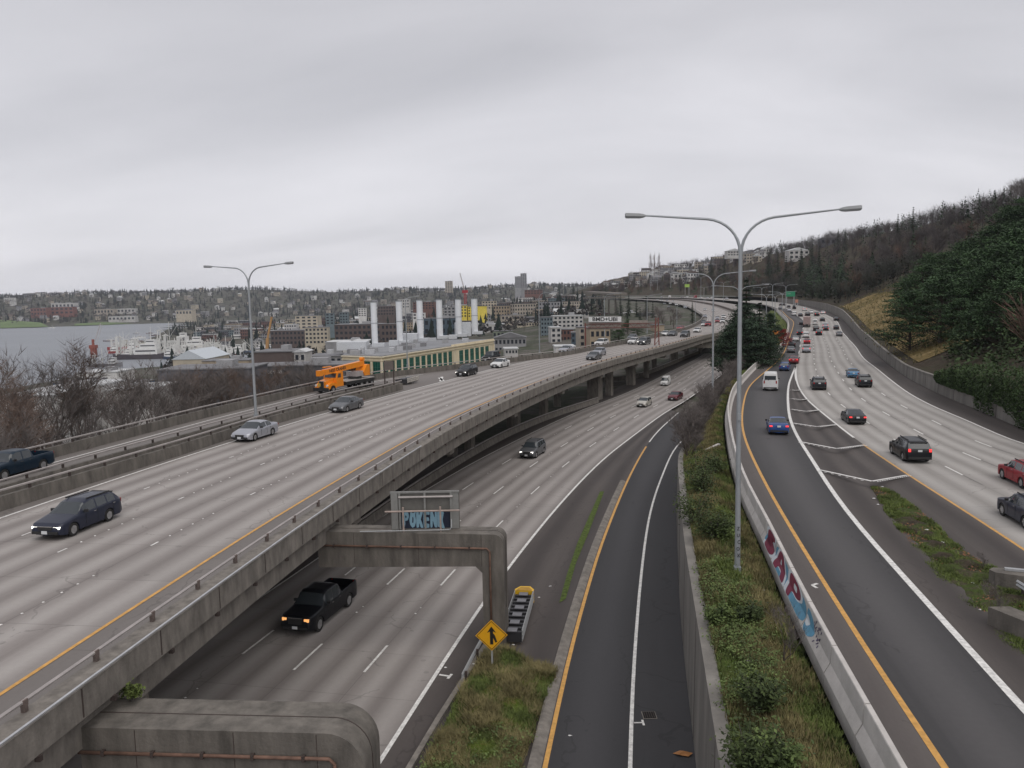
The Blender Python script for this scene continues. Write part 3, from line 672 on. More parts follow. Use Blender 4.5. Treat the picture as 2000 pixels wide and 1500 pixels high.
# ================= grassy strip between lower and right-hand roads =================
sl = offset(c_RWB, .5)
SRc = offset(c_BT, -.55)
more = [(48, 168), (62, 205), (80, 252), (97, 300), (112, 345), (128, 400)]
sl2 = np.concatenate([ycut(sl, -40, 108), np.array([[x, y, 31.5] for x, y in more])]); sl2 = smooth(resample(sl2, 3), 4)
def wallh(Y): return np.interp(Y, [0, 30, 48, 62, 80, 100, 112], [5.2, 5.3, 5.4, 4.8, 3.2, 1.0, .2])
def stripz(Y, t):
    zl = 31.5+wallh(Y); zl = np.where(Y > 240, np.interp(Y, [240, 300, 400], [31.7, 35.2, 37.6]), zl)
    zr = np.interp(Y, zC[0], zC[1])-.35
    sl_ = np.clip(t*np.interp(Y, [0, 60, 110, 200], [1, 1.1, 1.6, 1.6]), 0, 1)
    return zl*(1-sl_)+zr*sl_+.28*math.sin(t*math.pi)
sr = foot(sl2, SRc); mb = MB(); kk = 14; vs = []
for i in range(len(sl2)):
    for j in range(kk):
        t = j/(kk-1); q = sl2[i]*(1-t)+sr[i]*t; Y = q[1]
        nz = 0 if j in (0, kk-1) else .10*math.sin(q[0]*2.1+q[1]*.7)+.09*math.sin(q[1]*1.3-q[0]*1.1)
        vs.append((q[0], q[1], float(stripz(Y, t))+nz))
mb.add(vs, [(i*kk+j, i*kk+j+1, (i+1)*kk+j+1, (i+1)*kk+j) for i in range(len(sl2)-1) for j in range(kk-1)])
M_strip = ground_mat('strip_soil', [(.06, .055, .02), (.085, .09, .03), (.075, .12, .022), (.11, .105, .045), (.055, .085, .018)], .45, 5, bump=.8)
struct(mb, 'grassy_strip', M_strip, sm=True)
def strip_pt(Y, t):
    i = int(np.argmin(abs(sl2[:, 1]-Y))); q = sl2[i]*(1-t)+sr[i]*t
    return np.array([q[0], q[1], float(stripz(q[1], t))])
# left retaining wall of the strip
lwall = thing('retaining_wall', 'grey retaining wall beside the two-line collector road, grass strip on top', 'wall', tuple(along(c_RWB, 70)))
wc = ycut(c_RWB, -40, 112); R = right_of(wc); vs = []
for p, r in zip(wc, R):
    h = float(wallh(p[1]))
    for o, z in ((0, -.3), (.1, h+.1), (.55, h+.1), (.6, -.3)): vs.append((p[0]+r[0]*o, p[1]+r[1]*o, p[2]+z))
mb = MB(); mb.add(vs, [(i*4+j, (i+1)*4+j, (i+1)*4+j+1, i*4+j+1) for i in range(len(wc)-1) for j in range(3)]); lit(mb, lwall).build('wall', M_wall, lwall)
mb = MB(); s = 2
while s < arclen(wc)[-1]-1:
    p = along(wc, s); q = along(wc, s+.05); h = float(wallh(p[1])); mb.sweep(np.array([p, q]), [(-.01, 0), (.09, h), (.1, h), (.02, 0)]); s += 9
tag(lit(mb, lwall).build('panel_joint', M_dark, lwall), kind='stuff')
# ================= jersey barriers =================
SEG = 3.81; J = MB()
prof = [(-.32, -.5), (-.32, .06), (-.13, .42), (-.09, 1.02), (-.07, 1.05), (.07, 1.05), (.09, 1.02), (.13, .3), (.31, .05), (.31, -.5)]
hl = SEG/2-.02
vs = [(o, y, h) for y in (-hl, hl) for o, h in prof]; kp = len(prof)
J.add(vs, [(j, kp+j, kp+(j+1) % kp, (j+1) % kp)[::-1] for j in range(kp)]+[tuple(range(kp))[::-1], tuple(range(kp, 2*kp))])
jm = J.mesh('concrete_barrier', M_concl)
Lb = arclen(c_BT)[-1]; s = 3.0; kseg = 0; GRAF = None
def chaikin(P_, k=2, a=.18):
    for _ in range(k):
        Q = []
        for i in range(len(P_)):
            p, q = P_[i], P_[(i+1) % len(P_)]; Q += [(p[0]*(1-a)+q[0]*a, p[1]*(1-a)+q[1]*a), (p[0]*a+q[0]*(1-a), p[1]*a+q[1]*(1-a))]
        P_ = Q
    return P_
while s < Lb*.62 and kseg < 110:
    p = along(c_BT, s); q = along(c_BT, s+SEG); m_ = (p+q)/2; a = math.atan2(q[1]-p[1], q[0]-p[0])-math.pi/2
    o = bpy.data.objects.new('concrete_barrier', jm); COL.objects.link(o); o.location = tuple(m_); sl_ = math.atan2(q[2]-p[2], SEG); o.rotation_euler = (sl_, 0, a)
    if 24.1 < m_[1] < 39.6:
        tag(o, 'pale barrier section painted with maroon and light blue graffiti beside the exit road', 'barrier', 'pale barrier sections painted with graffiti')
        if GRAF is None: GRAF = []
        GRAF.append(o)
    else: tag(o, 'plain pale concrete barrier section in the row between grass strip and exit road', 'barrier', 'plain concrete barrier sections along the exit road')
    s += SEG+.03; kseg += 1
# graffiti on the left face
Mmar = mat('maroon_spray', (.20, .025, .06), .6, var=.2, scale=3); Mlb = mat('light_blue_spray', (.10, .28, .42), .6, var=.2, scale=3); Mwh = mat('white_outline_spray', (.62, .66, .70), .6, var=.05); Mpur = mat('purple_spray', (.08, .06, .14), .6)
LET = {'A': [[(0,0),(.3,1),(.62,1),(.95,0),(.66,0),(.6,.25),(.36,.25),(.3,0)]], 'X': [[(0,1),(.3,1),(.48,.68),(.68,1),(.95,1),(.66,.5),(.95,0),(.66,0),(.46,.32),(.3,0),(0,0),(.28,.5)]],
 'P': [[(0,0),(.28,0),(.28,.35),(.7,.35),(.95,.55),(.95,.8),(.7,1),(0,1)]], 'S': [[(0,0),(.7,0),(.95,.2),(.95,.45),(.7,.6),(.35,.62),(.35,.74),(.9,.74),(.9,1),(.25,1),(0,.8),(0,.55),(.25,.42),(.6,.38),(.6,.26),(0,.26)]]}
if GRAF:
    letters = ['S', 'A', 'X', 'P']; GRAF.sort(key=lambda o: -o.location.y)
    for gi, o in enumerate(GRAF[:4]):
        ex = Vector((0, -1, 0)); a = Vector((-.13, 0, .42)); b = Vector((-.32, 0, .06)); c = Vector((-.09, 0, 1.02))
        up = (c-b).normalized(); nrm = ex.cross(up).normalized(); 
        if nrm.x > 0: nrm = -nrm
        def face(t):   # t 0..1 up the barrier's two slopes
            return b.lerp(a, t/.4) if t < .4 else a.lerp(c, (t-.4)/.6)
        def shape(poly, grow, depth, m, nm, cx=.48, x0=0, sc=1):
            if nm != 'graffiti_tag': poly = chaikin(poly)
            mb = MB(); n = len(poly); P2 = []
            for (x, y) in poly:
                x = cx+(x-cx)*(1+grow); y = .5+(y-.5)*(1+grow*.75); P2.append((x0+x*sc, min(max(.02+y*.96, .0), 1)))
            # slice at the fold so paint hugs both slopes
            bm = bmesh.new(); vv = [bm.verts.new((x, y, 0)) for x, y in P2]; bm.faces.new(vv); bmesh.ops.triangulate(bm, faces=bm.faces)
            bmesh.ops.bisect_plane(bm, geom=bm.verts[:]+bm.edges[:]+bm.faces[:], plane_co=(0, .4, 0), plane_no=(0, 1, 0))
            bm.verts.ensure_lookup_table(); bm.verts.index_update()
            vs = []
            for v in bm.verts:
                q = face(v.co.y)+Vector((-depth, 0, 0)); vs.append((q.x, hl-.05-v.co.x, q.z+depth*.3))
            fs = [tuple(v.index for v in f.verts) for f in bm.faces]; bm.free(); mb.add(vs, fs)
            ob = mb.build(nm, m, o); return ob
        seq = {0: ['S'], 1: ['A'], 2: ['P'], 3: []}[gi]; X0 = {0: 1.1, 1: .1, 2: .0, 3: 0}[gi]; wdt = {0: 2.6, 1: 3.4, 2: 2.7, 3: 1}[gi]
        if gi != 3:
            for li, l in enumerate(seq):
                if l == ' ': continue
                for poly in LET[l]:
                    shape(poly, .3, .006, Mwh, 'graffiti_outline', x0=X0+.02, sc=wdt*.97)
                    shape(poly, .0, .012, Mmar, 'graffiti_letter', x0=X0+.08, sc=wdt*.95)
                if l in 'AP':
                    shape([(.40, .42), (.52, .42), (.47, .75)] if l == 'A' else [(.4, .55), (.65, .55), (.65, .8), (.4, .8)], 0, .018, Mwh, 'graffiti_letter', x0=X0, sc=wdt)
            shape([(.0, .2), (.9, 0), (1.9, 0), (1.95, 1), (1.2, .95), (.5, .8)] if gi == 0 else [(0, .0), (3.7, 0), (3.7, .9), (0, .95)], 0, .003, Mlb, 'graffiti_outline', cx=0, x0=.6 if gi == 0 else 0, sc=1)
        else:
            shape([(0, .0), (.9, .0), (1.5, .3), (1.1, .75), (.4, .9), (0, .85)], 0, .006, Mlb, 'graffiti_outline', cx=0); shape([(0, .25), (.35, .2), (.7, .45), (.3, .6), (0, .6)], 0, .01, Mwh, 'graffiti_outline', cx=0)
            rnd = random.Random(3)
            for k in range(26):
                x = 1.2+rnd.random()*1.1; y = .1+rnd.random()*.75; w = .07; a_ = rnd.random()*.3
                shape([(x, y), (x+w, y), (x+w+a_*.5, y+.12), (x+a_*.5, y+.12)], 0, .01, Mpur, 'graffiti_tag', cx=0, x0=0, sc=1)
# ================= lower-road barriers =================
def low_barrier(label, px, more=()):
    c = curve(px, zL, 0, near=0, step=3, more=more); p0 = c[0]; t = thing('low_barrier', label, 'barrier', tuple(p0))
    lit(MB().sweep(c, [(-.25, -.2), (-.12, .35), (-.1, .75), (.1, .75), (.12, .35), (.28, -.2)]), t).build('barrier_wall', M_conc, t)
    lit(MB().sweep(c, [(-.06, .85), (.06, .85), (.06, .97), (-.06, .97)]), t).build('pipe_rail', M_rail, t)
    return c
low_barrier('low concrete barrier with rail beside the lower road, under the viaduct columns', [(700,1040),(800,968),(917,893),(1000,848),(1080,815),(1168,786)])
low_barrier('long curved low barrier at the far left side of the lower road', [(1160,745),(1230,741),(1270,729),(1310,713),(1350,696),(1386,681)])
# curb between gore and collector road
struct(MB().sweep(offset(ycut(c_CO, -40, 78), -.45), [(-.22, -.1), (-.22, .12), (.0, .14), (.3, .0), (.3, -.1)]), 'gutter_kerb', M_conc)
kc = curve([(800,1500),(850,1410),(905,1330),(945,1270),(965,1235)], zL, near=10); struct(MB().sweep(kc, [(-.1, -.1), (-.1, .15), (.14, .15), (.14, -.1)]), 'island_kerb', M_conc)
# near grass islands
def island(name, pxs, zf, m, h=.35, res=.35, seed=1, matz=0):
    P2 = [on(x, y, zf) for x, y in pxs]; bm = bmesh.new(); vv = [bm.verts.new((p[0], p[1], 0)) for p in P2]; bm.faces.new(vv)
    xs_ = [p[0] for p in P2]; ys = [p[1] for p in P2]
    for axis, lo, hi in ((0, min(xs_), max(xs_)), (1, min(ys), max(ys))):
        q = lo+res
        while q < hi:
            co = [0, 0, 0]; co[axis] = q; no_ = [0, 0, 0]; no_[axis] = 1
            bmesh.ops.bisect_plane(bm, geom=bm.verts[:]+bm.edges[:]+bm.faces[:], plane_co=co, plane_no=no_); q += res
    A = np.array([[p[0], p[1]] for p in P2])
    for v in bm.verts:
        d = 1e9; x, y = v.co.x, v.co.y
        for i in range(len(A)):
            a, b = A[i], A[(i+1) % len(A)]; u = b-a; t = np.clip(((x-a[0])*u[0]+(y-a[1])*u[1])/(u@u), 0, 1); d = min(d, math.hypot(x-a[0]-u[0]*t, y-a[1]-u[1]*t))
        v.co.z = zat(zf, y)+.02+h*min(d/1.2, 1)**.7+(.07*math.sin(x*3.1+y*2.3)+.06*math.sin(y*4.3-x*1.7))*min(d, 1)
    me = bpy.data.meshes.new(name); bm.to_mesh(me); bm.free(); me.materials.append(m); me.polygons.foreach_set('use_smooth', [True]*len(me.polygons))
    o = bpy.data.objects.new(name, me); COL.objects.link(o); return tag(o, kind='structure')
M_isl = ground_mat('island_grass', [(.06, .09, .015), (.13, .11, .035), (.09, .14, .015), (.15, .13, .055), (.06, .09, .018)], .5, 6, bump=.9)
isl1 = [(810,1560),(870,1420),(925,1320),(955,1275),(985,1270),(1040,1300),(1086,1312),(1078,1345),(1055,1385),(1040,1440),(1015,1500),(1000,1560)]
island('grass_island', isl1, zL, M_isl)
isl2 = [(1700,950),(1730,955),(1800,1000),(1860,1060),(1920,1100),(2010,1150),(2120,1260),(2120,1400),(2000,1310),(1920,1225),(1850,1160),(1790,1085),(1740,1020)]
zI = ([0, 60, 130, 1600], [36.75, 36.75, 36.1, 36.1])
island('weedy_island', isl2, zI, ground_mat('weedy_soil', [(.05, .04, .028), (.07, .055, .04), (.065, .095, .02), (.09, .075, .05), (.05, .075, .02)], .4, 5, bump=.9), h=.18)
moss = mat('moss', (.06, .09, .012), .95, var=.5, scale=4, bump=.6)
island('moss_line', [(1092,1178),(1105,1170),(1125,1100),(1150,1040),(1165,1000),(1180,960),(1172,960),(1150,1010),(1128,1060),(1108,1120)], zL, moss, h=.06)
# ================= vehicles =================
M_glass = mat('car_glass', (.035, .042, .048), .06, var=0, spec=.8); M_tyre = mat('tyre_rubber', (.018, .018, .018), .85, var=.1)
M_rim = mat('alloy_rim', (.42, .42, .43), .35, metal=.7, var=.1); M_blk = mat('black_plastic', (.02, .02, .021), .6, var=.1)
M_chr = mat('chrome_trim', (.6, .6, .6), .2, metal=.9, var=0); M_plate = mat('number_plate', (.6, .62, .64), .5, var=.05)
M_head = mat('headlight_glass', (.65, .66, .68), .12, var=0, spec=.8); M_hon = mat('lit_headlight', (1, .97, .9), .2, var=0, emit=1.6)
M_amb = mat('lit_amber_lamp', (.9, .42, .14), .3, var=0, emit=.7); M_tail = mat('tail_light_red', (.28, .01, .012), .2, var=0); M_ton = mat('lit_brake_light', (.9, .05, .05), .3, var=0, emit=.8)
PAINT = {}
def paint(k, c, metal=.08, rough=.36):
    if k not in PAINT: PAINT[k] = mat('paint_'+k, c, rough, metal=metal, var=.05, scale=1.2, coat=.14, spec=.3)
    return PAINT[k]
paint('navy', (.022, .026, .045)); paint('silver', (.40, .41, .45), .5); paint('grey', (.15, .155, .165), .5); paint('black', (.007, .008, .011), .1)
paint('white', (.62, .62, .62), 0); paint('green', (.006, .018, .034)); paint('blue', (.01, .05, .19)); paint('red', (.26, .012, .02)); paint('lightblue', (.07, .19, .33)); paint('maroon', (.11, .012, .02)); paint('beige', (.48, .46, .42), .3)
paint('orange', (.80, .26, .02), 0)
SPEC = {
 # L, W, H, clearance, wheel r, front axle, rear axle, top profile [(x,z)], belt [(x,z)], greenhouse x: ws base, ws top, rear top, rear base, pillars
 'sedan': dict(L=4.65, W=1.80, H=1.45, cl=.2, r=.32, fa=.92, ra=3.62, top=[(0,.5),(.04,.66),(.25,.76),(1.15,.93),(1.3,.96),(2.05,1.40),(2.5,1.45),(3.1,1.42),(3.95,1.08),(4.5,1.02),(4.62,.9),(4.65,.55)], belt=[(0,.5),(.25,.72),(1.2,.9),(3.9,.98),(4.5,.98),(4.65,.55)], ws=(1.28, 2.05), rw=(3.12, 3.93), pil=[2.72], sidew=(1.75, 3.5)),
 'wagon': dict(L=4.82, W=1.85, H=1.66, cl=.24, r=.35, fa=.94, ra=3.68, top=[(0,.55),(.04,.75),(.25,.86),(1.15,1.03),(1.32,1.06),(2.0,1.52),(2.5,1.62),(4.0,1.58),(4.35,1.5),(4.72,1.08),(4.80,.95),(4.82,.6)], belt=[(0,.55),(.25,.82),(1.2,1.0),(4.3,1.1),(4.7,1.05),(4.82,.6)], ws=(1.3, 2.02), rw=(4.3, 4.7), pil=[2.75, 3.6], sidew=(1.75, 4.25)),
 'suv': dict(L=4.9, W=1.95, H=1.78, cl=.26, r=.38, fa=.95, ra=3.8, top=[(0,.6),(.04,.85),(.2,.98),(1.1,1.12),(1.25,1.15),(1.9,1.66),(2.3,1.76),(4.2,1.72),(4.5,1.64),(4.82,1.15),(4.88,1.0),(4.9,.6)], belt=[(0,.6),(.2,.95),(1.2,1.1),(4.4,1.2),(4.8,1.12),(4.9,.6)], ws=(1.22, 1.92), rw=(4.48, 4.8), pil=[2.7, 3.7], sidew=(1.65, 4.35)),
 'hatch': dict(L=4.1, W=1.74, H=1.55, cl=.2, r=.31, fa=.85, ra=3.4, top=[(0,.5),(.04,.7),(.25,.84),(.95,1.0),(1.05,1.04),(1.85,1.48),(2.3,1.55),(3.4,1.50),(3.7,1.40),(4.0,1.0),(4.08,.85),(4.1,.5)], belt=[(0,.5),(.25,.8),(1.0,.96),(3.7,1.05),(4.0,1.0),(4.1,.5)], ws=(1.02, 1.87), rw=(3.65, 4.0), pil=[2.5], sidew=(1.5, 3.6)),
 'boxy': dict(L=4.6, W=1.88, H=1.85, cl=.26, r=.38, fa=.85, ra=3.6, top=[(0,.6),(.03,.95),(.15,1.02),(1.25,1.1),(1.38,1.13),(1.75,1.74),(2.0,1.85),(4.3,1.82),(4.45,1.75),(4.56,1.15),(4.59,1.0),(4.6,.6)], belt=[(0,.6),(.15,.98),(1.3,1.1),(4.4,1.15),(4.56,1.1),(4.6,.6)], ws=(1.36, 1.76), rw=(4.43, 4.57), pil=[2.6, 3.5], sidew=(1.6, 4.3)),
 'van': dict(L=5.6, W=2.06, H=2.55, cl=.25, r=.36, fa=.95, ra=4.3, top=[(0,.6),(.05,.95),(.2,1.1),(.85,1.35),(.95,1.4),(1.65,2.3),(2.0,2.5),(2.6,2.55),(5.3,2.55),(5.52,2.48),(5.58,2.2),(5.6,.6)], belt=[(0,.6),(.2,1.05),(.9,1.3),(5.4,1.45),(5.55,1.4),(5.6,.6)], ws=(.93, 1.68), rw=None, pil=[1.95], sidew=(1.3, 2.3)),
 'pickup': dict(L=5.9, W=2.0, H=1.95, cl=.36, r=.42, fa=1.0, ra=4.65, top=[(0,.7),(.04,1.02),(.18,1.18),(1.35,1.27),(1.5,1.3),(2.0,1.82),(2.3,1.93),(3.5,1.92),(3.66,1.84),(3.82,1.30),(3.9,1.28),(5.82,1.30),(5.88,1.25),(5.9,.7)], belt=[(0,.7),(.18,1.12),(1.4,1.22),(3.8,1.27),(5.8,1.27),(5.9,.7)], ws=(1.47, 2.02), rw=(3.64, 3.82), pil=[2.78], sidew=(1.85, 3.6), bed=(3.98, 5.76, .78)),
}
def build_vehicle_mesh(k):
    S = SPEC[k]; L, W = S['L'], S['W']/2; xs = set([0, .02, .05, .1, .2, .35, L, L-.02, L-.06, L-.12, L-.25])
    for x, _ in S['top']+S['belt']: xs.add(x)
    for ax in (S['fa'], S['ra']):
        R = S['r']*1.16
        for i in range(-6, 7): xs.add(round(ax+R*math.sin(i/6*math.pi/2), 3))
        xs.add(ax-R-.02); xs.add(ax+R+.02)
    for p in S['pil']: xs.add(p-.045); xs.add(p+.045)
    xs |= set(S['sidew'])
    if 'bed' in S: b0, b1, fl = S['bed']; xs |= {b0, b0+.02, b1, b1-.02}
    q = 0
    while q < L: xs.add(round(q, 2)); q += .3
    xs = sorted(x for x in xs if 0 <= x <= L)
    ys = [xs[0]]
    for x in xs[1:]:
        if x-ys[-1] > .012: ys.append(x)
    ys[-1] = L; xs = ys
    T = np.array(S['top']); B = np.array(S['belt']); rings = []
    for x in xs:
        zt = float(np.interp(x, T[:, 0], T[:, 1])); zb = float(np.interp(x, B[:, 0], B[:, 1])); zb = min(zb, zt-.015)
        e = min(x, L-x); w = W*(1-.16*max(0, 1-e/(.55))**2.2) if e < .55 else W
        if x > L/2: w = W*(1-.10*max(0, 1-e/.45)**2.2) if e < .45 else W
        bz = S['cl']+(.1*max(0, 1-e/.3) if e < .3 else 0)
        for ax in (S['fa'], S['ra']):
            R = S['r']*1.16
            if abs(x-ax) < R: bz = max(bz, S['r']+math.sqrt(R*R-(x-ax)**2)*.98)
        g = min(max((zt-zb)/.42, 0), 1); g = g if zt-zb > .09 else 0
        bz = min(bz, zb-.12) if zb-.12 > S['cl'] else S['cl']
        midz = max(bz+.05, bz+(zb-bz)*.5); wr = w-.09-.13*g
        ring = [(0, S['cl']+.02 if bz < S['cl']+.2 else bz), (w-.14, bz+.01), (w-.015, bz+.0), (w, midz), (w-.012, zb-.05), (w-.05, zb)]
        if 'bed' in S and S['bed'][0] <= x <= S['bed'][1]:
            ring += [(w-.06, zt), (w-.12, zt), (w-.125, S['bed'][2]), (0, S['bed'][2])]
        elif g > 0:
            ring += [(wr+.02, zt-.09*g-.01), (wr-.05, zt-.035*g), (wr*.6, zt-.008), (0, zt)]
        else:
            ring += [(w-.09, zb+(zt-zb)*.55), (w*.78, zt-.01), (w*.45, zt), (0, zt)]
        rings.append(ring)
    nr = len(rings[0]); body = MB(); glass = MB(); pts = []
    for x, ring in zip(xs, rings):
        pts += [(-a, L/2-x, z) for a, z in ring[::-1]]+[(a, L/2-x, z) for a, z in ring[1:-1]]
    n = 2*nr-2
    bf = []; gf = []
    def cls(j):  # map to half index of lower endpoint segment
        a = j; b = (j+1) % n
        h = lambda q: (nr-1-q) if q < nr else q-(nr-1)
        return min(h(a), h(b)), max(h(a), h(b))
    for i in range(len(xs)-1):
        xm = (xs[i]+xs[i+1])/2; wb, wt = S['ws']
        for j in range(n):
            lo, hi = cls(j); f = (i*n+j, i*n+(j+1) % n, (i+1)*n+(j+1) % n, (i+1)*n+j); gl = False
            if wb <= xm <= wt and lo >= 6: gl = True
            if S['rw'] and S['rw'][0] <= xm <= S['rw'][1] and lo >= 6 and hi <= 9: gl = True
            if lo == 5 and hi == 6 and S['sidew'][0] <= xm <= S['sidew'][1] and not any(abs(xm-p) < .05 for p in S['pil']): gl = True
            (gf if gl else bf).append(f)
    bf += [tuple(range(n)), tuple((len(xs)-1)*n+j for j in range(n))[::-1]]
    body.add(pts, bf); glass.add(pts, gf)
    def clean(mb, nm, m, ang):
        me = mb.mesh(nm, m, True, ang); bm = bmesh.new(); bm.from_mesh(me)
        bmesh.ops.delete(bm, geom=[v for v in bm.verts if not v.link_faces], context='VERTS')
        if nm == 'window':
            for v in bm.verts: v.co += v.normal*.004
        bm.to_mesh(me); bm.free(); return me
    return clean(body, 'body', paint('white', (0, 0, 0)), 38), clean(glass, 'window', M_glass, 38)
PROTO = {}
def vehicle_proto(kind):
    if kind in PROTO: return PROTO[kind]
    S = SPEC[kind]; L, W, r = S['L'], S['W']/2, S['r']; parts = []   # (name, mesh, loc, paintable, role)
    bm_, gm = build_vehicle_mesh(kind); parts += [('body', bm_, (0, 0, 0), 'paint'), ('window', gm, (0, 0, 0), '')]
    parts.append(('underbody', MB().box((0, 0, S['cl']+.13), (2*W-.36, L-.5, .3)).mesh('underbody', M_blk), (0, 0, 0), ''))
    def wheel():
        t = MB(); rr = [(r*.62, -.11), (r*.93, -.115), (r, -.09), (r, .09), (r*.93, .115), (r*.62, .11)]; n = 20; vs = [(y, math.cos(2*math.pi*i/n)*a, math.sin(2*math.pi*i/n)*a) for i in range(n) for a, y in rr]; k = len(rr)
        t.add(vs, [(i*k+j, ((i+1) % n)*k+j, ((i+1) % n)*k+j+1, i*k+j+1) for i in range(n) for j in range(k-1)])
        d = MB(); R2 = r*.64; d.tube([(-.09, 0, 0), (.085, 0, 0)], R2, 16)
        for i in range(5):
            a = 2*math.pi*i/5
            for sx in (-1, 1): d.bar((sx*.095, 0, 0), (sx*.095, math.cos(a)*R2*.95, math.sin(a)*R2*.95), .03, r*.2)
        return t.mesh('tyre', M_tyre, True, 40), d.mesh('rim', [M_rim]), None
    tm, rm, _ = wheel()
    for ax in (S['fa'], S['ra']):
        for sx in (-1, 1): parts.append(('tyre', tm, (sx*(W-.13), L/2-ax, r), '')); parts.append(('rim', rm, (sx*(W-.125), L/2-ax, r), 'rim'))
    T = np.array(S['top']); zt = lambda x: float(np.interp(x, T[:, 0], T[:, 1]))
    hz = zt(.12)-.14; big = kind in ('pickup', 'suv', 'boxy')
    hl = MB().box((0, 0, 0), (.34 if not big else .28, .2, .11 if not big else .16), 0, 0); hm = hl.mesh('headlight', M_head)
    for sx in (-1, 1): parts.append(('headlight', hm, (sx*(W*.68), L/2-.13, hz), 'head'))
    parts.append(('grille', MB().box((0, 0, 0), (W*.85, .06, .16 if not big else .3)).mesh('grille', M_blk), (0, L/2-.012, hz-.03-(.06 if big else 0)), ''))
    parts.append(('grille_trim', MB().box((0, 0, 0), (W*.9, .05, .035)).mesh('grille_trim', M_chr), (0, L/2-.014, hz+.07+(.04 if big else 0)), ''))
    parts.append(('front_bumper', MB().box((0, 0, 0), (2*W*.80, .16, .14)).mesh('front_bumper', M_blk if kind != 'sedan' else M_blk), (0, L/2-.03, S['cl']+.17), ''))
    pm = MB().box((0, 0, 0), (.32, .02, .16)).mesh('number_plate', M_plate)
    parts.append(('number_plate', pm, (0, L/2+.06, S['cl']+.2), '')); 
    tz = zt(L-.12)-.16 if kind not in ('van',) else 1.25
    if kind in ('sedan',): tz = .84
    th = .16 if kind == 'sedan' else .28
    if kind in ('van',): th = .5
    tl = MB().box((0, 0, 0), (.26 if kind == 'sedan' else .17, .14, th*.8)).mesh('tail_light', M_tail)
    for sx in (-1, 1): parts.append(('tail_light', tl, (sx*(W*.78), -L/2+.055, tz), 'tail'))
    parts.append(('number_plate', pm, (0, -L/2-.012, tz-.02), ''))
    parts.append(('rear_bumper', MB().box((0, 0, 0), (2*W*.86, .16, .16)).mesh('rear_bumper', M_blk), (0, -L/2+.05, S['cl']+.2), ''))
    B = np.array(S['belt']); mz = float(np.interp(S['ws'][0]+.45, B[:, 0], B[:, 1]))+.1
    mm_ = MB().box((0, 0, 0), (.2, .1, .15)).mesh('wing_mirror', M_blk)
    for sx in (-1, 1): parts.append(('wing_mirror', mm_, (sx*(W+.07), L/2-S['ws'][0]-.5, mz), ''))
    sx0 = S['sidew'][0]+.1; seam = MB(); hdl = MB()
    for x in [sx0]+S['pil'][:1]+([S['sidew'][1]-.25] if kind in ('sedan', 'wagon', 'suv', 'hatch') else []):
        zb_ = float(np.interp(x, B[:, 0], B[:, 1])); z0_ = S['cl']+.16; midz_ = z0_+(zb_-z0_)*.45
        for sx in (-1, 1): seam.bar((sx*(W-.004), L/2-x, z0_), (sx*(W+.003), L/2-x, midz_), .016, .014); seam.bar((sx*(W+.003), L/2-x, midz_), (sx*(W-.008), L/2-x, zb_-.06), .016, .014)
    for x in (S['pil'][0]-.2, S['sidew'][1]-.15):
        for sx in (-1, 1): hdl.box((sx*(W+.0), L/2-x, float(np.interp(x, B[:, 0], B[:, 1]))-.13), (.03, .17, .03))
    parts.append(('door_seams', seam.mesh('door_seams', M_blk), (0, 0, 0), 'fine')); parts.append(('door_handles', hdl.mesh('door_handles', M_chr), (0, 0, 0), 'fine'))
    if kind in ('wagon', 'suv'):
        x0, x1 = S['ws'][1]+.3, L-.7
        for sx in (-1, 1): parts.append(('roof_rail', MB().bar((sx*(W-.30), L/2-x0, zt(x0)+.05), (sx*(W-.30), L/2-x1, zt(x1)+.05), .05, .06).mesh('roof_rail', M_blk), (0, 0, 0), ''))
        parts.append(('spoiler', MB().box((0, -L/2+(L-S['rw'][0])-.02, zt(S['rw'][0])+.0), (W*1.35, .22, .05)).mesh('spoiler', M_blk), (0, 0, 0), ''))
    if kind == 'van':
        parts.append(('rear_window', MB().box((0, 0, 0), (1.5, .03, .55)).mesh('rear_window', M_glass), (0, -L/2-.005, 1.85), ''))
    PROTO[kind] = parts; return parts
NV = 0
def vehicle(kind, col, xy, zf, heading, label, cat='car', lights='', group=None, scale=1.0, tiny=False, z=None, black_rim=False):
    """heading: direction the nose points, radians from +Y towards +X"""
    S = SPEC[kind]; zz_ = zat(zf, xy[1]) if z is None else z
    h0 = zat(zf, xy[1]-2); h1 = zat(zf, xy[1]+2); pit = math.atan2(h1-h0, 4)*math.cos(heading)
    t = thing({'sedan': 'sedan_car', 'wagon': 'estate_car', 'suv': 'suv_car', 'hatch': 'hatchback_car', 'boxy': 'suv_car', 'van': 'van', 'pickup': 'pickup_truck'}[kind], label, cat, (xy[0], xy[1], zz_+.008), -heading, group)
    t.rotation_euler = (pit, 0, -heading); t.scale = (scale,)*3
    pm = PAINT[col]; first = {}
    for nm, me, loc, role in vehicle_proto(kind):
        if tiny and nm in ('door_seams', 'door_handles', 'grille_trim', 'rim', 'underbody', 'spoiler', 'roof_rail', 'number_plate'): continue
        o = bpy.data.objects.new('wheel' if nm == 'tyre' else nm, me); COL.objects.link(o); o.parent = t; o.location = loc
        if nm == 'tyre': lastw = o
        if nm == 'rim': o.parent = lastw; o.location = (.005 if loc[0] > 0 else -.005, 0, 0)
        if nm == 'grille': lastg = o
        if nm == 'grille_trim': o.parent = lastg; o.location = tuple(loc[q]-lastg.location[q] for q in range(3))
        m = None
        if role == 'paint': m = pm
        elif role == 'head': m = M_hon if 'h' in lights else (M_amb if 'a' in lights else None)
        elif role == 'tail': m = M_ton if 't' in lights else None
        elif role == 'rim' and black_rim: m = M_blk
        if m: o.material_slots[0].link = 'OBJECT'; o.material_slots[0].material = m
    return t
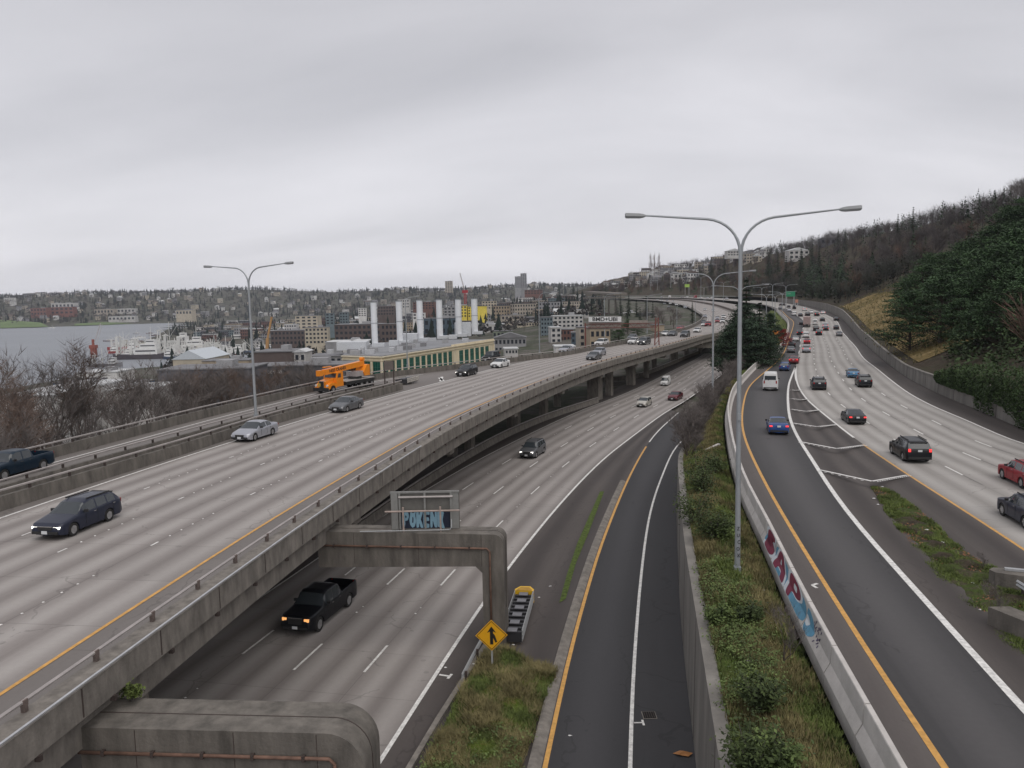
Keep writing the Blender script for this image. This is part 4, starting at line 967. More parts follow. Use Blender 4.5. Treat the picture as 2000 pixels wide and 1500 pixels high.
def hdg(c, Y, away=True):
    i = int(np.argmin(abs(c[:, 1]-Y))); t = tangents(c)[i]; a = math.atan2(t[0], t[1]); return a if away else a+math.pi
def V(kind, col, px, py, zf, c, away, label, **k):
    p = on(px, py, zf); return vehicle(kind, col, (p[0], p[1]), zf, hdg(c, p[1], away), label, **k)
UP = dict(zf=zU, c=c_WL, away=False); LO = dict(zf=zL, c=c_LW, away=False); EX = dict(zf=zC, c=c_NO, away=True); MA = dict(zf=zR, c=c_MLf, away=True)
def c2(px, py, D): p = on(px, py, D['zf']); return p
V('wagon', 'navy', 155, 1030, **UP, label='dark navy estate car with roof rails and lit headlights on the upper road', lights='h', scale=.95)
V('sedan', 'silver', 499, 855, **UP, label='silver sedan with a sunroof behind the navy estate, beside the left street lamp')
V('sedan', 'grey', 677, 801, **UP, label='grey sedan on the upper road next to the yellow crane truck')
V('wagon', 'black', 912, 733, **UP, label='small black crossover with pale headlights just past the crash cushion', lights='h')
V('boxy', 'black', 959, 706, **UP, label='boxy black off-roader at the end of the ramp beside a white sedan', cat='car')
V('sedan', 'white', 977, 717, **UP, label='white sedan beside the boxy black off-roader')
V('sedan', 'silver', 1106, 688, **UP, label='silver sedan hugging the left barrier of the upper road, first beyond the cream building')
V('suv', 'white', 1175, 676, **UP, label='white SUV close to the left barrier, under the first single-arm lamp')
V('hatch', 'silver', 1170, 694, **UP, label='silver hatchback right behind a dark sedan on the upper road')
V('sedan', 'grey', 1160, 702, **UP, label='dark grey sedan with pale bonnet nearest the viaduct edge posts', lights='')
V('hatch', 'grey', 1235, 664, **UP, label='grey hatchback half hidden behind a white hatchback', tiny=True)
V('hatch', 'white', 1237, 672, **UP, label='white hatchback left of the dark SUV beside the sign gantry')
V('suv', 'grey', 1258, 673, **UP, label='dark grey SUV with bright headlights just left of the rusty gantry post', lights='h')
V('sedan', 'white', 1299, 656, **UP, label='white sedan right of the rusty gantry, beside a grey one', tiny=True)
V('sedan', 'grey', 1314, 656, **UP, label='grey sedan between a white sedan and a grey minivan', tiny=True)
V('suv', 'grey', 1338, 658, **UP, label='grey minivan near the right edge where the viaduct ends', tiny=True)
V('sedan', 'red', 1329, 644, **UP, label='small red sedan hugging the left barrier of the far bend', tiny=True)
V('sedan', 'white', 1362, 649, **UP, label='white sedan alone before the far bend of the upper road', tiny=True)
V('suv', 'red', 1383, 637, **UP, label='bright red SUV in the far bend of the upper road', tiny=True)
for px, py, k, c_ in ((1374,632,'sedan','black'),(1401,630,'sedan','red'),(1411,631,'suv','white'),(1401,624,'sedan','silver'),(1413,622,'suv','white'),(1377,620,'sedan','silver'),(1375,637,'sedan','white')):
    V(k, c_, px, py, **UP, label='far-off oncoming car in the bend beside the dark pine trees', tiny=True, group='distant cars in the far bend of the upper road')
for px, py, k, c_ in ((1377,606,'sedan','white'),(1393,608,'sedan','white'),(1338,602,'suv','silver'),(1321,597,'suv','white'),(1309,594,'sedan','white'),(1298,595,'sedan','grey'),(1292,589,'suv','white'),(1303,588,'sedan','silver'),(1315,590,'sedan','white'),(1284,587,'sedan','white'),(1306,601,'sedan','grey')):
    V(k, c_, px, py, **UP, label='tiny oncoming car far away on the upper road before the hillside houses', tiny=True, group='tiny cars far along the upper road')
# ramp
p = on(14, 935, zU); vehicle('pickup', 'green', (p[0]-.2, p[1]+1.2), zU, hdg(c_IB1, p[1], False), 'dark blue-green pickup truck cut by the left picture edge on the ramp', cat='pickup truck', scale=.9)
# lower road
V('pickup', 'black', 628, 1204, **LO, label='large black pickup truck with amber lights on the lower road between the portal frames', cat='pickup truck', lights='a')
V('suv', 'grey', 1041, 889, **LO, label='silver-grey SUV with lit headlights alone on the lower road', lights='h')
V('hatch', 'beige', 1258, 793, **LO, label='pale beige hatchback on the lower road beyond the silver-grey SUV')
V('van', 'white', 1300, 752, **LO, label='small white minivan on the lower road before the dark hedge', cat='minivan', scale=.72)
V('sedan', 'maroon', 1319, 780, **LO, label='maroon sedan on the lower road half hidden by bare branches')
# exit road
V('sedan', 'blue', 1518, 843, **EX, label='blue sedan with red tail lights on the exit road, nearest to the camera there', lights='t')
vn = V('van', 'white', 1505, 760, **EX, label='white panel van with a dark triangle mark driving away on the exit road', cat='van')
V('hatch', 'blue', 1533, 723, **EX, label='blue hatchback driving away in front of the white van')
V('sedan', 'red', 1551, 709, **EX, label='dark red sedan at the tip of the painted gore', lights='t')
V('sedan', 'grey', 1545, 688, **EX, label='lilac-grey sedan following a dark car on the exit road', tiny=True)
V('sedan', 'black', 1547, 677, **EX, label='dark sedan between a white and a grey sedan on the exit road', tiny=True)
V('sedan', 'white', 1554, 666, **EX, label='white sedan on the exit road beside a white sedan in the next lane', tiny=True)
V('sedan', 'black', 1562, 653, **EX, label='black car with one bright tail light next to the box truck', lights='t', tiny=True)
# main road, away
V('suv', 'silver', 1575, 688, **MA, label='wide silver pickup with pink-lit tail lights in the left main lane', lights='t')
V('sedan', 'red', 1576, 671, **MA, label='red sedan just ahead of the silver pickup with lit tail lights', lights='t', tiny=True)
V('suv', 'white', 1574, 659, **MA, label='white car close behind the box truck', tiny=True)
V('sedan', 'black', 1566, 634, **MA, label='dark car peeking out left of the box truck', tiny=True)
V('suv', 'black', 1598, 759, **MA, label='black SUV in the first main lane, level with the white van')
V('sedan', 'lightblue', 1665, 736, **MA, label='light blue sedan with white roof beside a black SUV')
V('suv', 'black', 1686, 754, **MA, label='black SUV just behind the light blue sedan')
V('sedan', 'black', 1666, 824, **MA, label='black sedan with bright red tail lights left of the large black SUV', lights='t')
V('suv', 'black', 1776, 894, **MA, label='large black SUV with roof rails and lit red tail lights, white plate', lights='t', scale=1.03)
V('suv', 'red', 2003, 945, **MA, label='red SUV entering at the right picture edge, roof partly cut off')
V('suv', 'navy', 2012, 1021, **MA, label='dark blue SUV at the right picture edge below the red one')
tiny = [(1599,654,'suv','black'),(1594,646,'suv','black'),(1592,634,'van','white'),(1613,645,'sedan','black'),(1612,640,'suv','silver'),(1606,627,'sedan','black'),(1633,643,'sedan','black'),(1639,656,'sedan','grey'),(1595,617,'suv','black'),(1607,613,'sedan','white'),(1577,617,'suv','black'),(1584,612,'sedan','white'),(1571,607,'suv','white'),(1563,618,'sedan','black'),(1551,616,'suv','white'),(1541,608,'sedan','silver'),(1540,601,'sedan','black'),(1551,604,'van','black'),(1524,604,'sedan','grey'),(1525,597,'sedan','black'),(1530,597,'sedan','black'),(1633,626,'sedan','black')]
for px, py, k, c_ in tiny:
    V(k, c_, px, py, **MA, label='distant car driving away in the dense traffic around the box truck', tiny=True, group='distant traffic on the right-hand main road', scale=.8 if k == 'van' else 1, lights='t' if random.random() < .3 else '')
fe = (fA+fB)/2
for i, (px, k, c_) in enumerate(((1306,'van','white'),(1340,'sedan','white'),(1355,'van','red'),(1366,'sedan','white'),(1378,'sedan','silver'),(1388,'suv','white'),(1415,'suv','silver'),(1290,'sedan','silver'),(1330,'suv','grey'))):
    Yq = 560+i*35; cc = c_MLf; j = int(np.argmin(abs(1000+F*cc[:, 0]/cc[:, 1]-px)+ (cc[:, 1] < 450)*999)); q = cc[j]
    vehicle(k, c_, (q[0]+2, q[1]), zR, hdg(cc, q[1], True), 'speck of a car on the farthest visible stretch below the hillside', group='specks of cars below the hillside', tiny=True)
# box truck
def simple_truck(px, py, label):
    p = on(px, py, zR); a = hdg(c_MLf, p[1]); t = thing('box_truck', label, 'truck', tuple(p), -a)
    mw = mat('truck_box', (.42, .33, .31), .6, var=.1); 
    MB().box((0, -1.0, 2.35), (2.45, 6.2, 2.7)).build('cargo_box', mw, t); MB().box((0, -4.12, 2.3), (2.25, .05, 2.4)).build('roller_door', mat('roller_door', (.30, .22, .21), .6), t)
    MB().box((0, 3.2, 1.55), (2.1, 1.8, 1.7)).box((0, 4.3, 1.0), (1.9, 1.0, .9)).build('cab', PAINT['white'], t); MB().box((0, 4.12, 2.0), (1.9, .04, .7)).build('windscreen', M_glass, t)
    MB().box((0, -.5, .8), (1.0, 8.4, .3)).build('chassis', M_blk, t); MB().box((0, -4.0, .55), (2.3, .12, .2)).build('rear_bumper', M_blk, t)
    for y in (-2.8, 3.6):
        for sx in (-1, 1): o = MB().tube([(-.16, 0, 0), (.16, 0, 0)], .48, 16).build('wheel', M_tyre, t); o.location = (sx*1.0, y, .48)
    for sx in (-1, 1): o = MB().box((0, 0, 0), (.2, .05, .15)).build('tail_light', M_tail, t); o.location = (sx*1.05, -4.15, .85)
simple_truck(1576, 638, 'box truck with a brownish rear door in the middle of the distant traffic')
# van's rear: dark triangle mark on the door
MB().prism([(-.32, 0), (0, .5), (.32, 0), (.2, 0), (0, .3), (-.2, 0)], .01, fr=((-.5, -2.82, 1.5), (1, 0, 0), (0, 0, 1), (0, -1, 0))).build('logo_mark', M_blk, vn)
# ---------- yellow crane truck ----------
def crane_truck():
    a = on(626, 770, zU); b = on(706, 748, zU); c = (a+b)/2
    p = on(640, 768, zU); hd = hdg(c_IB1, p[1], False); d = Vector((math.sin(hd), math.cos(hd), 0))
    org = Vector((p[0], p[1], p[2]))-d*3.6+Vector((-.2, .6, 0))
    t = thing('crane_truck', 'orange truck-mounted crane with black lettering on its boom, driving on the ramp', 'crane truck', tuple(org), -hd); t.scale = (.9, .88, .86)
    O = PAINT['orange']
    w = []
    # hood with sloping top and flared fenders, cab
    MB().prism([(3.2, .75), (5.15, .75), (5.2, 1.75), (3.2, 2.05)], 1.3, fr=((-.65, 0, 0), (0, 1, 0), (0, 0, 1), (1, 0, 0))).build('bonnet', O, t)
    for sx in (-1, 1):
        MB().prism([(3.3, 1.0), (3.45, 1.25), (3.8, 1.45), (4.6, 1.45), (5.1, 1.2), (5.3, .8), (5.3, .62), (4.85, .62), (4.6, 1.0), (4.2, 1.15), (3.8, 1.0), (3.6, .7), (3.3, .7)], .5, fr=((sx*.9-.25, 0, 0), (0, 1, 0), (0, 0, 1), (1, 0, 0))).build('fender', O, t)
        o = MB().tube([(0, 0, 0), (0, .12, 0)], .16, 12).build('headlight', M_head, t); o.location = (sx*.95, 5.2, 1.15)
    MB().prism([(1.7, .8), (3.3, .8), (3.3, 2.05), (3.05, 2.85), (1.75, 2.9)], 2.2, fr=((-1.1, 0, 0), (0, 1, 0), (0, 0, 1), (1, 0, 0))).build('cab', O, t)
    MB().prism([(3.33, 2.12), (3.11, 2.74), (3.08, 2.74), (3.30, 2.12)], 1.9, fr=((-.95, 0, 0), (0, 1, 0), (0, 0, 1), (1, 0, 0))).build('windscreen', M_glass, t)
    for sx in (-1, 1): o = MB().prism([(2.3, 2.1), (3.0, 2.1), (2.85, 2.68), (2.3, 2.7)], .03, fr=((sx*1.11-.015, 0, 0), (0, 1, 0), (0, 0, 1), (1, 0, 0))).build('side_window', M_glass, t)
    MB().box((0, 5.25, 1.25), (.62, .08, .95)).build('grille', M_blk, t); MB().box((0, 5.23, 1.25), (.78, .06, 1.1)).build('grille_surround', M_chr, t)
    MB().box((0, 5.42, .6), (2.45, .25, .5)).build('front_bumper', M_blk, t)
    MB().box((0, -1.4, .95), (1.1, 9.4, .35)).build('chassis', M_blk, t)
    MB().box((0, -2.3, 1.33), (2.4, 7.2, .1)).build('deck', mat('truck_deck', (.33, .31, .30), .6), t)
    MB().box((0, -2.3, 1.05), (2.42, 7.1, .45)).build('side_skirt', M_blk, t); MB().box((.6, .9, 1.8), (1.0, .9, .75)).build('tool_box', mat('tool_box', (.42, .38, .38), .5), t)
    for y in (4.2, -2.6, -3.95, -5.2):
        for sx in (-1, 1):
            o = MB().tube([(-.17, 0, 0), (.17, 0, 0)], .52, 18).build('wheel', M_tyre, t); o.location = (sx*1.02, y, .52)
            MB().tube([(-.18, 0, 0), (.18, 0, 0)], .25, 12).build('rim', M_rim, o)
    MB().tube([(0, -2.6, 1.38), (0, -2.6, 1.75)], 1.0, 18).build('turntable', M_blk, t)
    MB().box((.0, -3.0, 2.15), (1.9, 2.4, .75)).build('turret', mat('turret_grey', (.36, .33, .33), .5), t)
    MB().prism([(-4.9, 1.75), (-3.6, 1.75), (-3.3, 2.3), (-4.2, 3.4), (-4.9, 3.4)], 2.2, fr=((-1.1, 0, 0), (0, 1, 0), (0, 0, 1), (1, 0, 0))).build('counterweight', O, t)
    MB().prism([(-3.7, 1.9), (-2.2, 1.9), (-2.2, 3.2), (-2.5, 3.45), (-3.7, 3.45)], .85, fr=((.5, 0, 0), (0, 1, 0), (0, 0, 1), (1, 0, 0))).build('operator_cab', M_glass, t)
    MB().bar((.9, -3.7, 3.47), (.9, -2.3, 3.47), .95, .06).build('operator_cab_roof', O, t)
    A = Vector((-.25, -4.3, 3.6)); B = Vector((-.25, 5.0, 3.05))
    MB().bar(A, B, .62, .78).build('boom', O, t); MB().bar(B-Vector((0, .1, 0)), B+Vector((0, .9, -.06)), .5, .6).build('boom_section', O, t)
    MB().box((-.25, 5.9, 3.0), (.62, .75, .8)).build('boom_head', O, t); MB().tube([(-.25, 6.1, 2.65), (-.25, 6.1, 1.4)], .03, 5).build('hoist_cable', M_blk, t)
    o = MB().box((0, 0, 0), (.22, .3, .42)).build('hook_block', mat('hook_yellow', (.45, .3, .05), .6), t); o.location = (-.25, 6.1, 1.35)
    MB().box((-.25, 4.2, 3.75), (.35, 1.6, .14)).build('lattice_jib', O, t)
    MB().tube([(-.25, -1.5, 2.4), (-.25, 1.5, 3.2)], .1, 8).build('lift_cylinder', M_chr, t)
    o = MB().tube([(-.55, -4.2, 4.25), (.05, -4.2, 4.25)], .28, 12).build('winch', O, t)
    # lettering on both sides of the boom
    bd = (A-B).normalized(); bpy.context.view_layer.update()
    for sx in (-1, 1):
        q = A.lerp(B, .70); loc = Vector((-.25+sx*.32, q.y, q.z)); ex = bd if sx > 0 else -bd
        me = text_mesh('NESS CRANES', .62, .006, .012); me.materials.append(M_blk); ex = ex.normalized()
        if sx < 0: ex = -bd
        # reading direction seen from that side
        ex = Vector((0, 1, 0)) if sx > 0 else Vector((0, -1, 0)); ex = (B-A).normalized()*(1 if sx > 0 else -1)
        ey = Vector((0, 0, 1)); ey = (ey-ex*ey.dot(ex)).normalized(); en = ex.cross(ey)
        me.transform(Matrix(((ex.x, ey.x, en.x, loc.x), (ex.y, ey.y, en.y, loc.y), (ex.z, ey.z, en.z, loc.z), (0, 0, 0, 1)))); o = bpy.data.objects.new('lettering', me); COL.objects.link(o); o.parent = t
crane_truck()
# ================= street lamps, signs, cushions =================
M_pole = mat('painted_lamp_steel', (.33, .35, .37), .45, metal=.3, var=.08, scale=1.5)
def lamp_parts(H, arm, lean, twin=True, sc=1.0, rise=1.35):
    P_ = []; r0, r1 = .13*sc, .085*sc
    P_.append(('pole', MB().tube([(0, 0, 0), (0, 0, .5), (0, 0, H-.5)], [r0, r0, r1], 8).mesh('pole', M_pole, True, 50)))
    P_.append(('base_plate', MB().box((0, 0, .03), (.42*sc, .42*sc, .06)).box((0, 0, .2), (.3*sc, .3*sc, .3)).mesh('base_plate', M_pole)))
    for sx in ((-1, 1) if twin else (1,)):
        pts = [(sx*.03, 0, H-.55)]
        for i in range(1, 9):
            a = i/8*math.pi/2*.93; R = arm*.33; pts.append((sx*(.03+R*(1-math.cos(a))), 0, H-.55+R*.95*math.sin(a)))
        q = pts[-1]; pts.append((sx*arm*.86, 0, q[2]+arm*.05))
        P_.append(('arm', MB().tube(pts, [.07*sc]*3+[.06*sc]*6+[.04*sc], 7).mesh('arm', M_pole, True, 50)))
        hp = pts[-1]; h = MB(); L = 1.0*arm/5.2
        vs = []; prof = [(0, .05, .04), (.12, .12, .09), (.3, .17, .12), (.95, .17, .13), (1.0, .13, .08)]
        for x, w, hh in prof:
            for dy, dz in ((-w, -hh*.35), (-w*.8, hh*.7), (w*.8, hh*.7), (w, -hh*.35), (w*.7, -hh), (-w*.7, -hh)): vs.append((hp[0]+sx*x*L, dy, hp[2]+dz+x*.05))
        k = 6; h.add(vs, [(i*k+j, (i+1)*k+j, (i+1)*k+(j+1) % k, i*k+(j+1) % k) for i in range(len(prof)-1) for j in range(k)]+[tuple(range(k)), tuple((len(prof)-1)*k+j for j in range(k))])
        P_.append(('lamp_head', h.mesh('lamp_head', mat('lamp_head_grey', (.28, .29, .30), .5, var=.1), True, 30)))
    return P_
LP = {}
def lamp(loc, rz, label, H=14.3, arm=5.2, twin=True, group=None, sc=1.0):
    key = (H, arm, twin, sc)
    if key not in LP: LP[key] = lamp_parts(H, arm, 0, twin, sc)
    t = thing('street_lamp', label, 'street lamp', loc, rz, group)
    for nm, me in LP[key]:
        o = bpy.data.objects.new(nm, me); COL.objects.link(o); o.parent = t
        if nm == 'arm': la = o
        if nm == 'lamp_head': o.parent = la
    return t
p = at(1440, 1120, 35.6); main_lamp = lamp(tuple(p), math.radians(-7), 'tall twin-arm street lamp nearest the camera, standing on the grass strip', H=15.35, arm=4.85)
MB().box((.0, -.14, 7.4), (.16, .1, .3)).build('junction_box', M_pole, main_lamp); 
for i in range(5):
    r_ = random.Random(i); put_text('XOCUZ'[i], .24, M_blk, (p[0]+r_.uniform(-.02, .02), p[1]-.14, p[2]+.9+i*.32), (1, 0, 0), (0, 0, 1), main_lamp, 'scrawl', sx=.8)
p = on(500, 812, zU, 1.1); lamp((p[0], p[1], p[2]+.9), math.radians(-22), 'twin-arm street lamp on the left barrier of the upper road', H=12.6, arm=4.65)
MB().box((p[0], p[1], p[2]+.5), (.9, .7, 1.0), -.45).build('lamp_plinth', M_conc); bpy.data.objects['lamp_plinth']['label'] = 'square concrete plinth under the left twin-arm lamp'; bpy.data.objects['lamp_plinth']['category'] = 'plinth'
p = at(1392, 773, 98.7); lamp(tuple(p), math.radians(-12), 'second twin-arm street lamp on the strip, its arms left of the near pole', H=14.3, arm=4.8)
p = at(1444, 700, 157); lamp((p[0], p[1], 36), math.radians(-14), 'third twin-arm lamp hidden behind the nearest pole', H=14.3, arm=5.2)
for px, Y, fk in ((1497,285,584),(1514,300,584),(1528,330,578),(1509,430,560),(1488,520,566),(1535,400,563),(1369,560,545),(1375,620,565),(1413,640,555)):
    q = at(px, fk, Y); lamp((q[0], q[1], q[2]-13.8), math.radians(-20), 'small distant twin-arm lamp along the far bend', H=14.3, arm=5.2, group='distant twin-arm street lamps', sc=1.25)
for px, base, top, Y in ((1054,689,582,165),(1181,667,583,196),(1264,651,583,232),(1322,640,600,300),(1358,632,592,330),(1249,560,525,900),(1270,566,528,950),(1284,566,530,930),(1310,562,533,900),(1340,560,530,880)):
    q = at(px, base, Y); H = (base-top)*Y/F*1.02; far = Y > 500
    lamp(tuple(q), math.radians(-25), 'single-arm street lamp rising behind the left barrier' if not far else 'thin distant lamp against the hillside', H=round(H, 1), arm=4.2, twin=False, group='single-arm lamps along the left barrier' if not far else 'thin lamps against the hillside', sc=.9 if not far else 1.4)
q = at(796, 716, 130); lamp(tuple(q), math.radians(60), 'bare-looking lamp pole in front of the cream building', H=round(128*130/F, 1), arm=3.5, twin=False, sc=.8)
# merge sign
M_sy = mat('sign_yellow', (.72, .36, .01), .5, var=.04); M_sb = mat('sign_black', (.01, .01, .01), .6, var=0)
def merge_sign(cx_, cy_, Y, half, label, post_to, simple=False, body=M_sy):
    c = at(cx_, cy_, Y); t = thing('road_sign', label, 'road sign', (c[0], Y+.06, post_to)); h = c[2]-post_to
    r = half; MB().prism([(0, -r), (r, 0), (0, r), (-r, 0)], .02, fr=((0, -.06, h), (1, 0, 0), (0, 0, 1), (0, 1, 0))).build('sign_panel', body, t)
    ro = r*.93; ri = r*.88; m = MB(); P0 = [(0, -1), (1, 0), (0, 1), (-1, 0)]
    vs = [(x*k, -.065, h+y*k) for k in (ro, ri) for x, y in P0]; m.add(vs, [(i, (i+1) % 4, 4+(i+1) % 4, 4+i) for i in range(4)]); m.build('sign_border', M_sb, t)
    s = r/.86; arrow = [(-.085*s, -.5*s), (.085*s, -.5*s), (.085*s, -.34*s), (.22*s, -.42*s), (.30*s, -.29*s), (.12*s, -.12*s), (.085*s, .1*s), (.085*s, .24*s), (.24*s, .24*s), (0, .52*s), (-.24*s, .24*s), (-.085*s, .24*s)]
    arrow = [(-.085, -.5), (.085, -.5), (.085, -.14), (.2, -.4), (.3, -.36), (.17, .02), (.085, .12), (.085, .22), (.24, .15), (0, .5), (-.24, .15), (-.085, .22)]
    MB().prism([(a*s, b*s) for a, b in arrow], .006, fr=((0, -.062, h), (1, 0, 0), (0, 0, 1), (0, -1, 0))).build('merge_arrow', M_sb, t)
    MB().box((0, 0, h*.5), (.09, .09, h+.6*r)).build('post', M_galv, t)
    return t
merge_sign(960, 1241, 37.6, .80, 'yellow diamond merge sign with black arrow in front of the portal leg', 31.8)
merge_sign(1515, 648, 210, .85, 'small orange diamond sign among dark pines beside the exit road', 37.5, body=mat('sign_orange', (.8, .28, .03), .5, var=.05))
# crash cushions
def cushion(label, p0, ang, n, L, W_, nose, side):
    t = thing('crash_cushion', label, 'crash cushion', tuple(p0), ang)
    for sx in (-1, 1):
        m = MB()
        for k in range(3): m.prism([(0, .28+k*.22), (.05, .36+k*.22), (.05, .40+k*.22), (0, .48+k*.22)], L, fr=((sx*W_/2, 0, 0), (sx, 0, 0), (0, 0, 1), (0, 1, 0)))
        m.box((sx*W_/2, L/2, .6), (.02, L, .66)); m.build('side_rail', side, t)
        m = MB().bar((sx*W_/2, 0, .55), (sx*W_/2, L, .55), .03, .6)
    for i in range(n):
        y = L*(i+.5)/n; o = MB().box((0, 0, 0), (W_*.92, L/n*.42, .55)).build('cartridge', mat('dark_cartridge', (.03, .03, .034), .6), t); o.location = (0, y, .45)
        if i % 2 == 0: o = MB().box((0, 0, 0), (W_*.48, L/n*.9, .05)).build('cover_plate', mat('grey_cover', (.16, .16, .175), .5), t); o.location = (0, y, .80)
    if nose:
        pts = [(-W_/2-.03, L), (-W_/2-.03, L+.25), (-W_*.28, L+.75), (W_*.28, L+.75), (W_/2+.03, L+.25), (W_/2+.03, L)]
        MB().prism(pts, .75, fr=((0, 0, .15), (1, 0, 0), (0, 1, 0), (0, 0, 1))).build('nose', mat('nose_yellow', (.70, .42, .02), .5, var=.1), t)
        m = MB(); 
        MB().prism([(x*.8, L+(y-L)*.75) for x, y in pts], .02, fr=((0, 0, .9), (1, 0, 0), (0, 1, 0), (0, 0, 1))).build('nose_top', mat('nose_orange', (.40, .22, .02), .6, var=.2), t)
    return t
a = on(1000, 1262, zL); b = on(1027, 1172, zL); d = b-a
cushion('grey crash cushion with yellow nose on the gore beside the portal leg', a, math.atan2(d[1], d[0])-math.pi/2, 11, 5.7, 1.1, True, M_galv)
a = on(783, 752, zU); b = on(811, 745, zU); d = b-a
cushion('weathered crash cushion where the two railed barriers end on the upper road', a, math.atan2(d[1], d[0])-math.pi/2, 6, 3.6, 1.9, False, mat('dirty_white_rail', (.38, .36, .33), .7, var=.3))
# guard rails
def guard(label, pts, zf, h=.75):
    P3 = [on(x, y, zf) for x, y in pts]; c = smooth(resample(P3, 1.2), 1); t = thing('guard_rail', label, 'guard rail', tuple(c[0]))
    lit(MB().sweep(c, [(0, .45), (.05, .52), (0, .6), (.05, .68), (0, .75), (-.02, .75), (-.02, .45)]), t).build('rail', M_galv, t)
    L = arclen(c)[-1]; s = .3
    while s < L: q = along(c, s); o = MB().box((0, 0, .35), (.12, .12, .75)).build('post', M_dark, t); o.location = tuple(q-c[0]+np.array([.12, 0, 0])); s += 2.4
guard('galvanised guard rail along the kerb left of the merge sign', [(903,1345),(925,1300),(946,1262)], zL)
guard('guard rail end entering at the right picture edge beside the weedy island', [(1985,1165),(2060,1215),(2180,1290)], zI)
tt = thing('barrier_end', 'grey rounded barrier end block at the right picture edge', 'barrier', tuple(on(1968, 1150, zI)))
MB().prism([(-.55, -.35), (.5, -.5), (.7, 0), (.5, .5), (-.55, .35), (-.75, 0)], .85, fr=((0, 0, -.05), (.9, -.4, 0), (.4, .9, 0), (0, 0, 1))).build('block', M_concd, tt, ang=50); MB().box((.35, 0, .86), (.9, .2, .1), -.4).build('steel_cap', M_galv, tt)
tt = thing('concrete_block', 'dark concrete block at the right picture edge, below the bare shrub', 'barrier', tuple(on(2034, 1262, zI)))
MB().prism([(-.5, -1.6), (.35, -1.6), (.35, 1.6), (-.5, 1.6)], .95, fr=((0, 0, -.05), (1, 0, 0), (-.35, 1, 0), (0, 0, 1))).build('block', M_concd, tt)
# drain
p = on(1268, 1397, zL); t = thing('drain_grate', 'square black drain grate in the collector shoulder', 'drain', tuple(p))
MB().box((0, 0, .008), (.62, .62, .012)).build('frame', M_conc, t); MB().box((0, 0, .022), (.54, .54, .012)).build('pit', mat('pit_shade_black', (.003, .003, .003), .9, var=0), t)  # flat near-black plate paints the shade of the hole under the bars
m = MB(); [m.box((-.2+i*.1, 0, .03), (.03, .5, .012)) for i in range(5)]; m.build('bars', M_dark, t)
# litter
def litter(px, py, zf, s, col, label, nm='rubbish', cat='litter', group=None, dz=.02):
    p = on(px, py, zf) if zf else np.array(strip_pt(px, py)); r_ = random.Random(int(px*7+py*3)); m = MB(); n = 7
    vs = [(math.cos(2*math.pi*i/n)*s*r_.uniform(.6, 1.3), math.sin(2*math.pi*i/n)*s*r_.uniform(.3, .8), r_.uniform(0, .25)*s) for i in range(n)]+[(0, 0, s*.45)]
    m.add(vs, [(i, (i+1) % n, n) for i in range(n)]+[tuple(range(n))[::-1]]); o = m.build(nm, mat('litter_'+col[0], col[1], .8, var=.2), None); o.location = (p[0], p[1], p[2]+dz); tag(o, label, cat, group)
litter(1335, 1475, zL, .38, ('cardboard', (.38, .17, .06)), 'crumpled orange-brown cardboard at the foot of the retaining wall', 'cardboard_scrap')
wl_ = ('white', (.6, .6, .6))
for px, py in ((926,1308),(1003,1270),(1018,1316),(870,1315),(1075,1154),(1053,1176),(1113,1450),(930,1408),(868,1488)): litter(px, py, zL, .09, wl_, 'scrap of white litter on the lower verge', group='scraps of white litter', dz=.3)
for px, py in ((1707,978),(1715,990),(1840,1065),(1810,1300-260),(1723,955),(1900,1145),(1915,1198),(1880,1130)): litter(px, py, zI, .1, wl_, 'scrap of white litter on the weedy island', group='scraps of litter on the weedy island', dz=.15)
for Y, tt_ in ((62,.45),(44,.6),(40,.3),(34,.8),(31,.5),(28,.35),(30,.75),(26,.6),(50,.3)): litter(Y, tt_, None, .11, wl_, 'scrap of pale litter on the grass strip', group='scraps of litter on the grass strip', dz=.1)
p = strip_pt(66, .55); o = MB().bar((0, 0, .1), (1.4, 1.2, .35), .25, .2).build('broken_block', M_concl); o.location = tuple(p); tag(o, 'broken pale concrete slab lying on the strip left of the near lamp pole', 'rubble')
# ---------- graffiti sign on the middle portal frame ----------
Mw = mat('sign_frame_grey', (.26, .26, .25), .6, metal=.3, var=.1); Mbk = mat('sign_backing', (.13, .125, .115), .7, var=.12)
L0 = at(764, 1030, 41.4); R0 = at(898, 1037, 41.2); t = thing('overhead_sign', 'backs of two road sign panels with blue bubble-letter graffiti, on the middle frame', 'road sign', (float(L0[0]), 41.4, 37.75))
wS = R0[0]-L0[0]; hS = 2.05; MB().box((wS/2, .12, hS/2), (wS, .04, hS)).build('sign_panel', Mbk, t)
MB().box((.22, .04, hS/2), (.36, .1, hS)).build('frame_side', Mw, t); MB().box((wS-.22, .07, hS/2), (.36, .06, hS)).build('frame_side', Mw, t)
MB().box((wS/2, .05, hS-.03), (wS+.02, .1, .10)).build('frame_top', Mw, t)
for x in (.5, wS/2, wS-.45): MB().box((x, 0, hS/2), (.1, .08, hS-.05)).build('stiffener', Mw, t)
MB().tube([(.45, -.05, hS-.28), (wS-.35, -.05, hS-.28)], .06, 8).build('cross_tube', M_rail, t); MB().tube([(-.25, -.35, 1.08), (wS+.02, -.35, 1.08)], .05, 8).build('cross_tube', mat('rusty_tube', (.34, .27, .24), .7, var=.2), t)
for x in (.72, wS-1.0): MB().bar((x, -.35, -.1), (x, -.35, 1.3), .09, .09).build('bracket', mat('rusty_tube', (.3, .25, .23), .7), t)
MB().tube([(-1.6, -.45, .06), (wS-.9, -.45, .06), (wS-.5, -.45, .08), (wS-.42, -.45, .2), (wS-.42, -.3, .6)], .03, 6).build('conduit', M_galv, t)
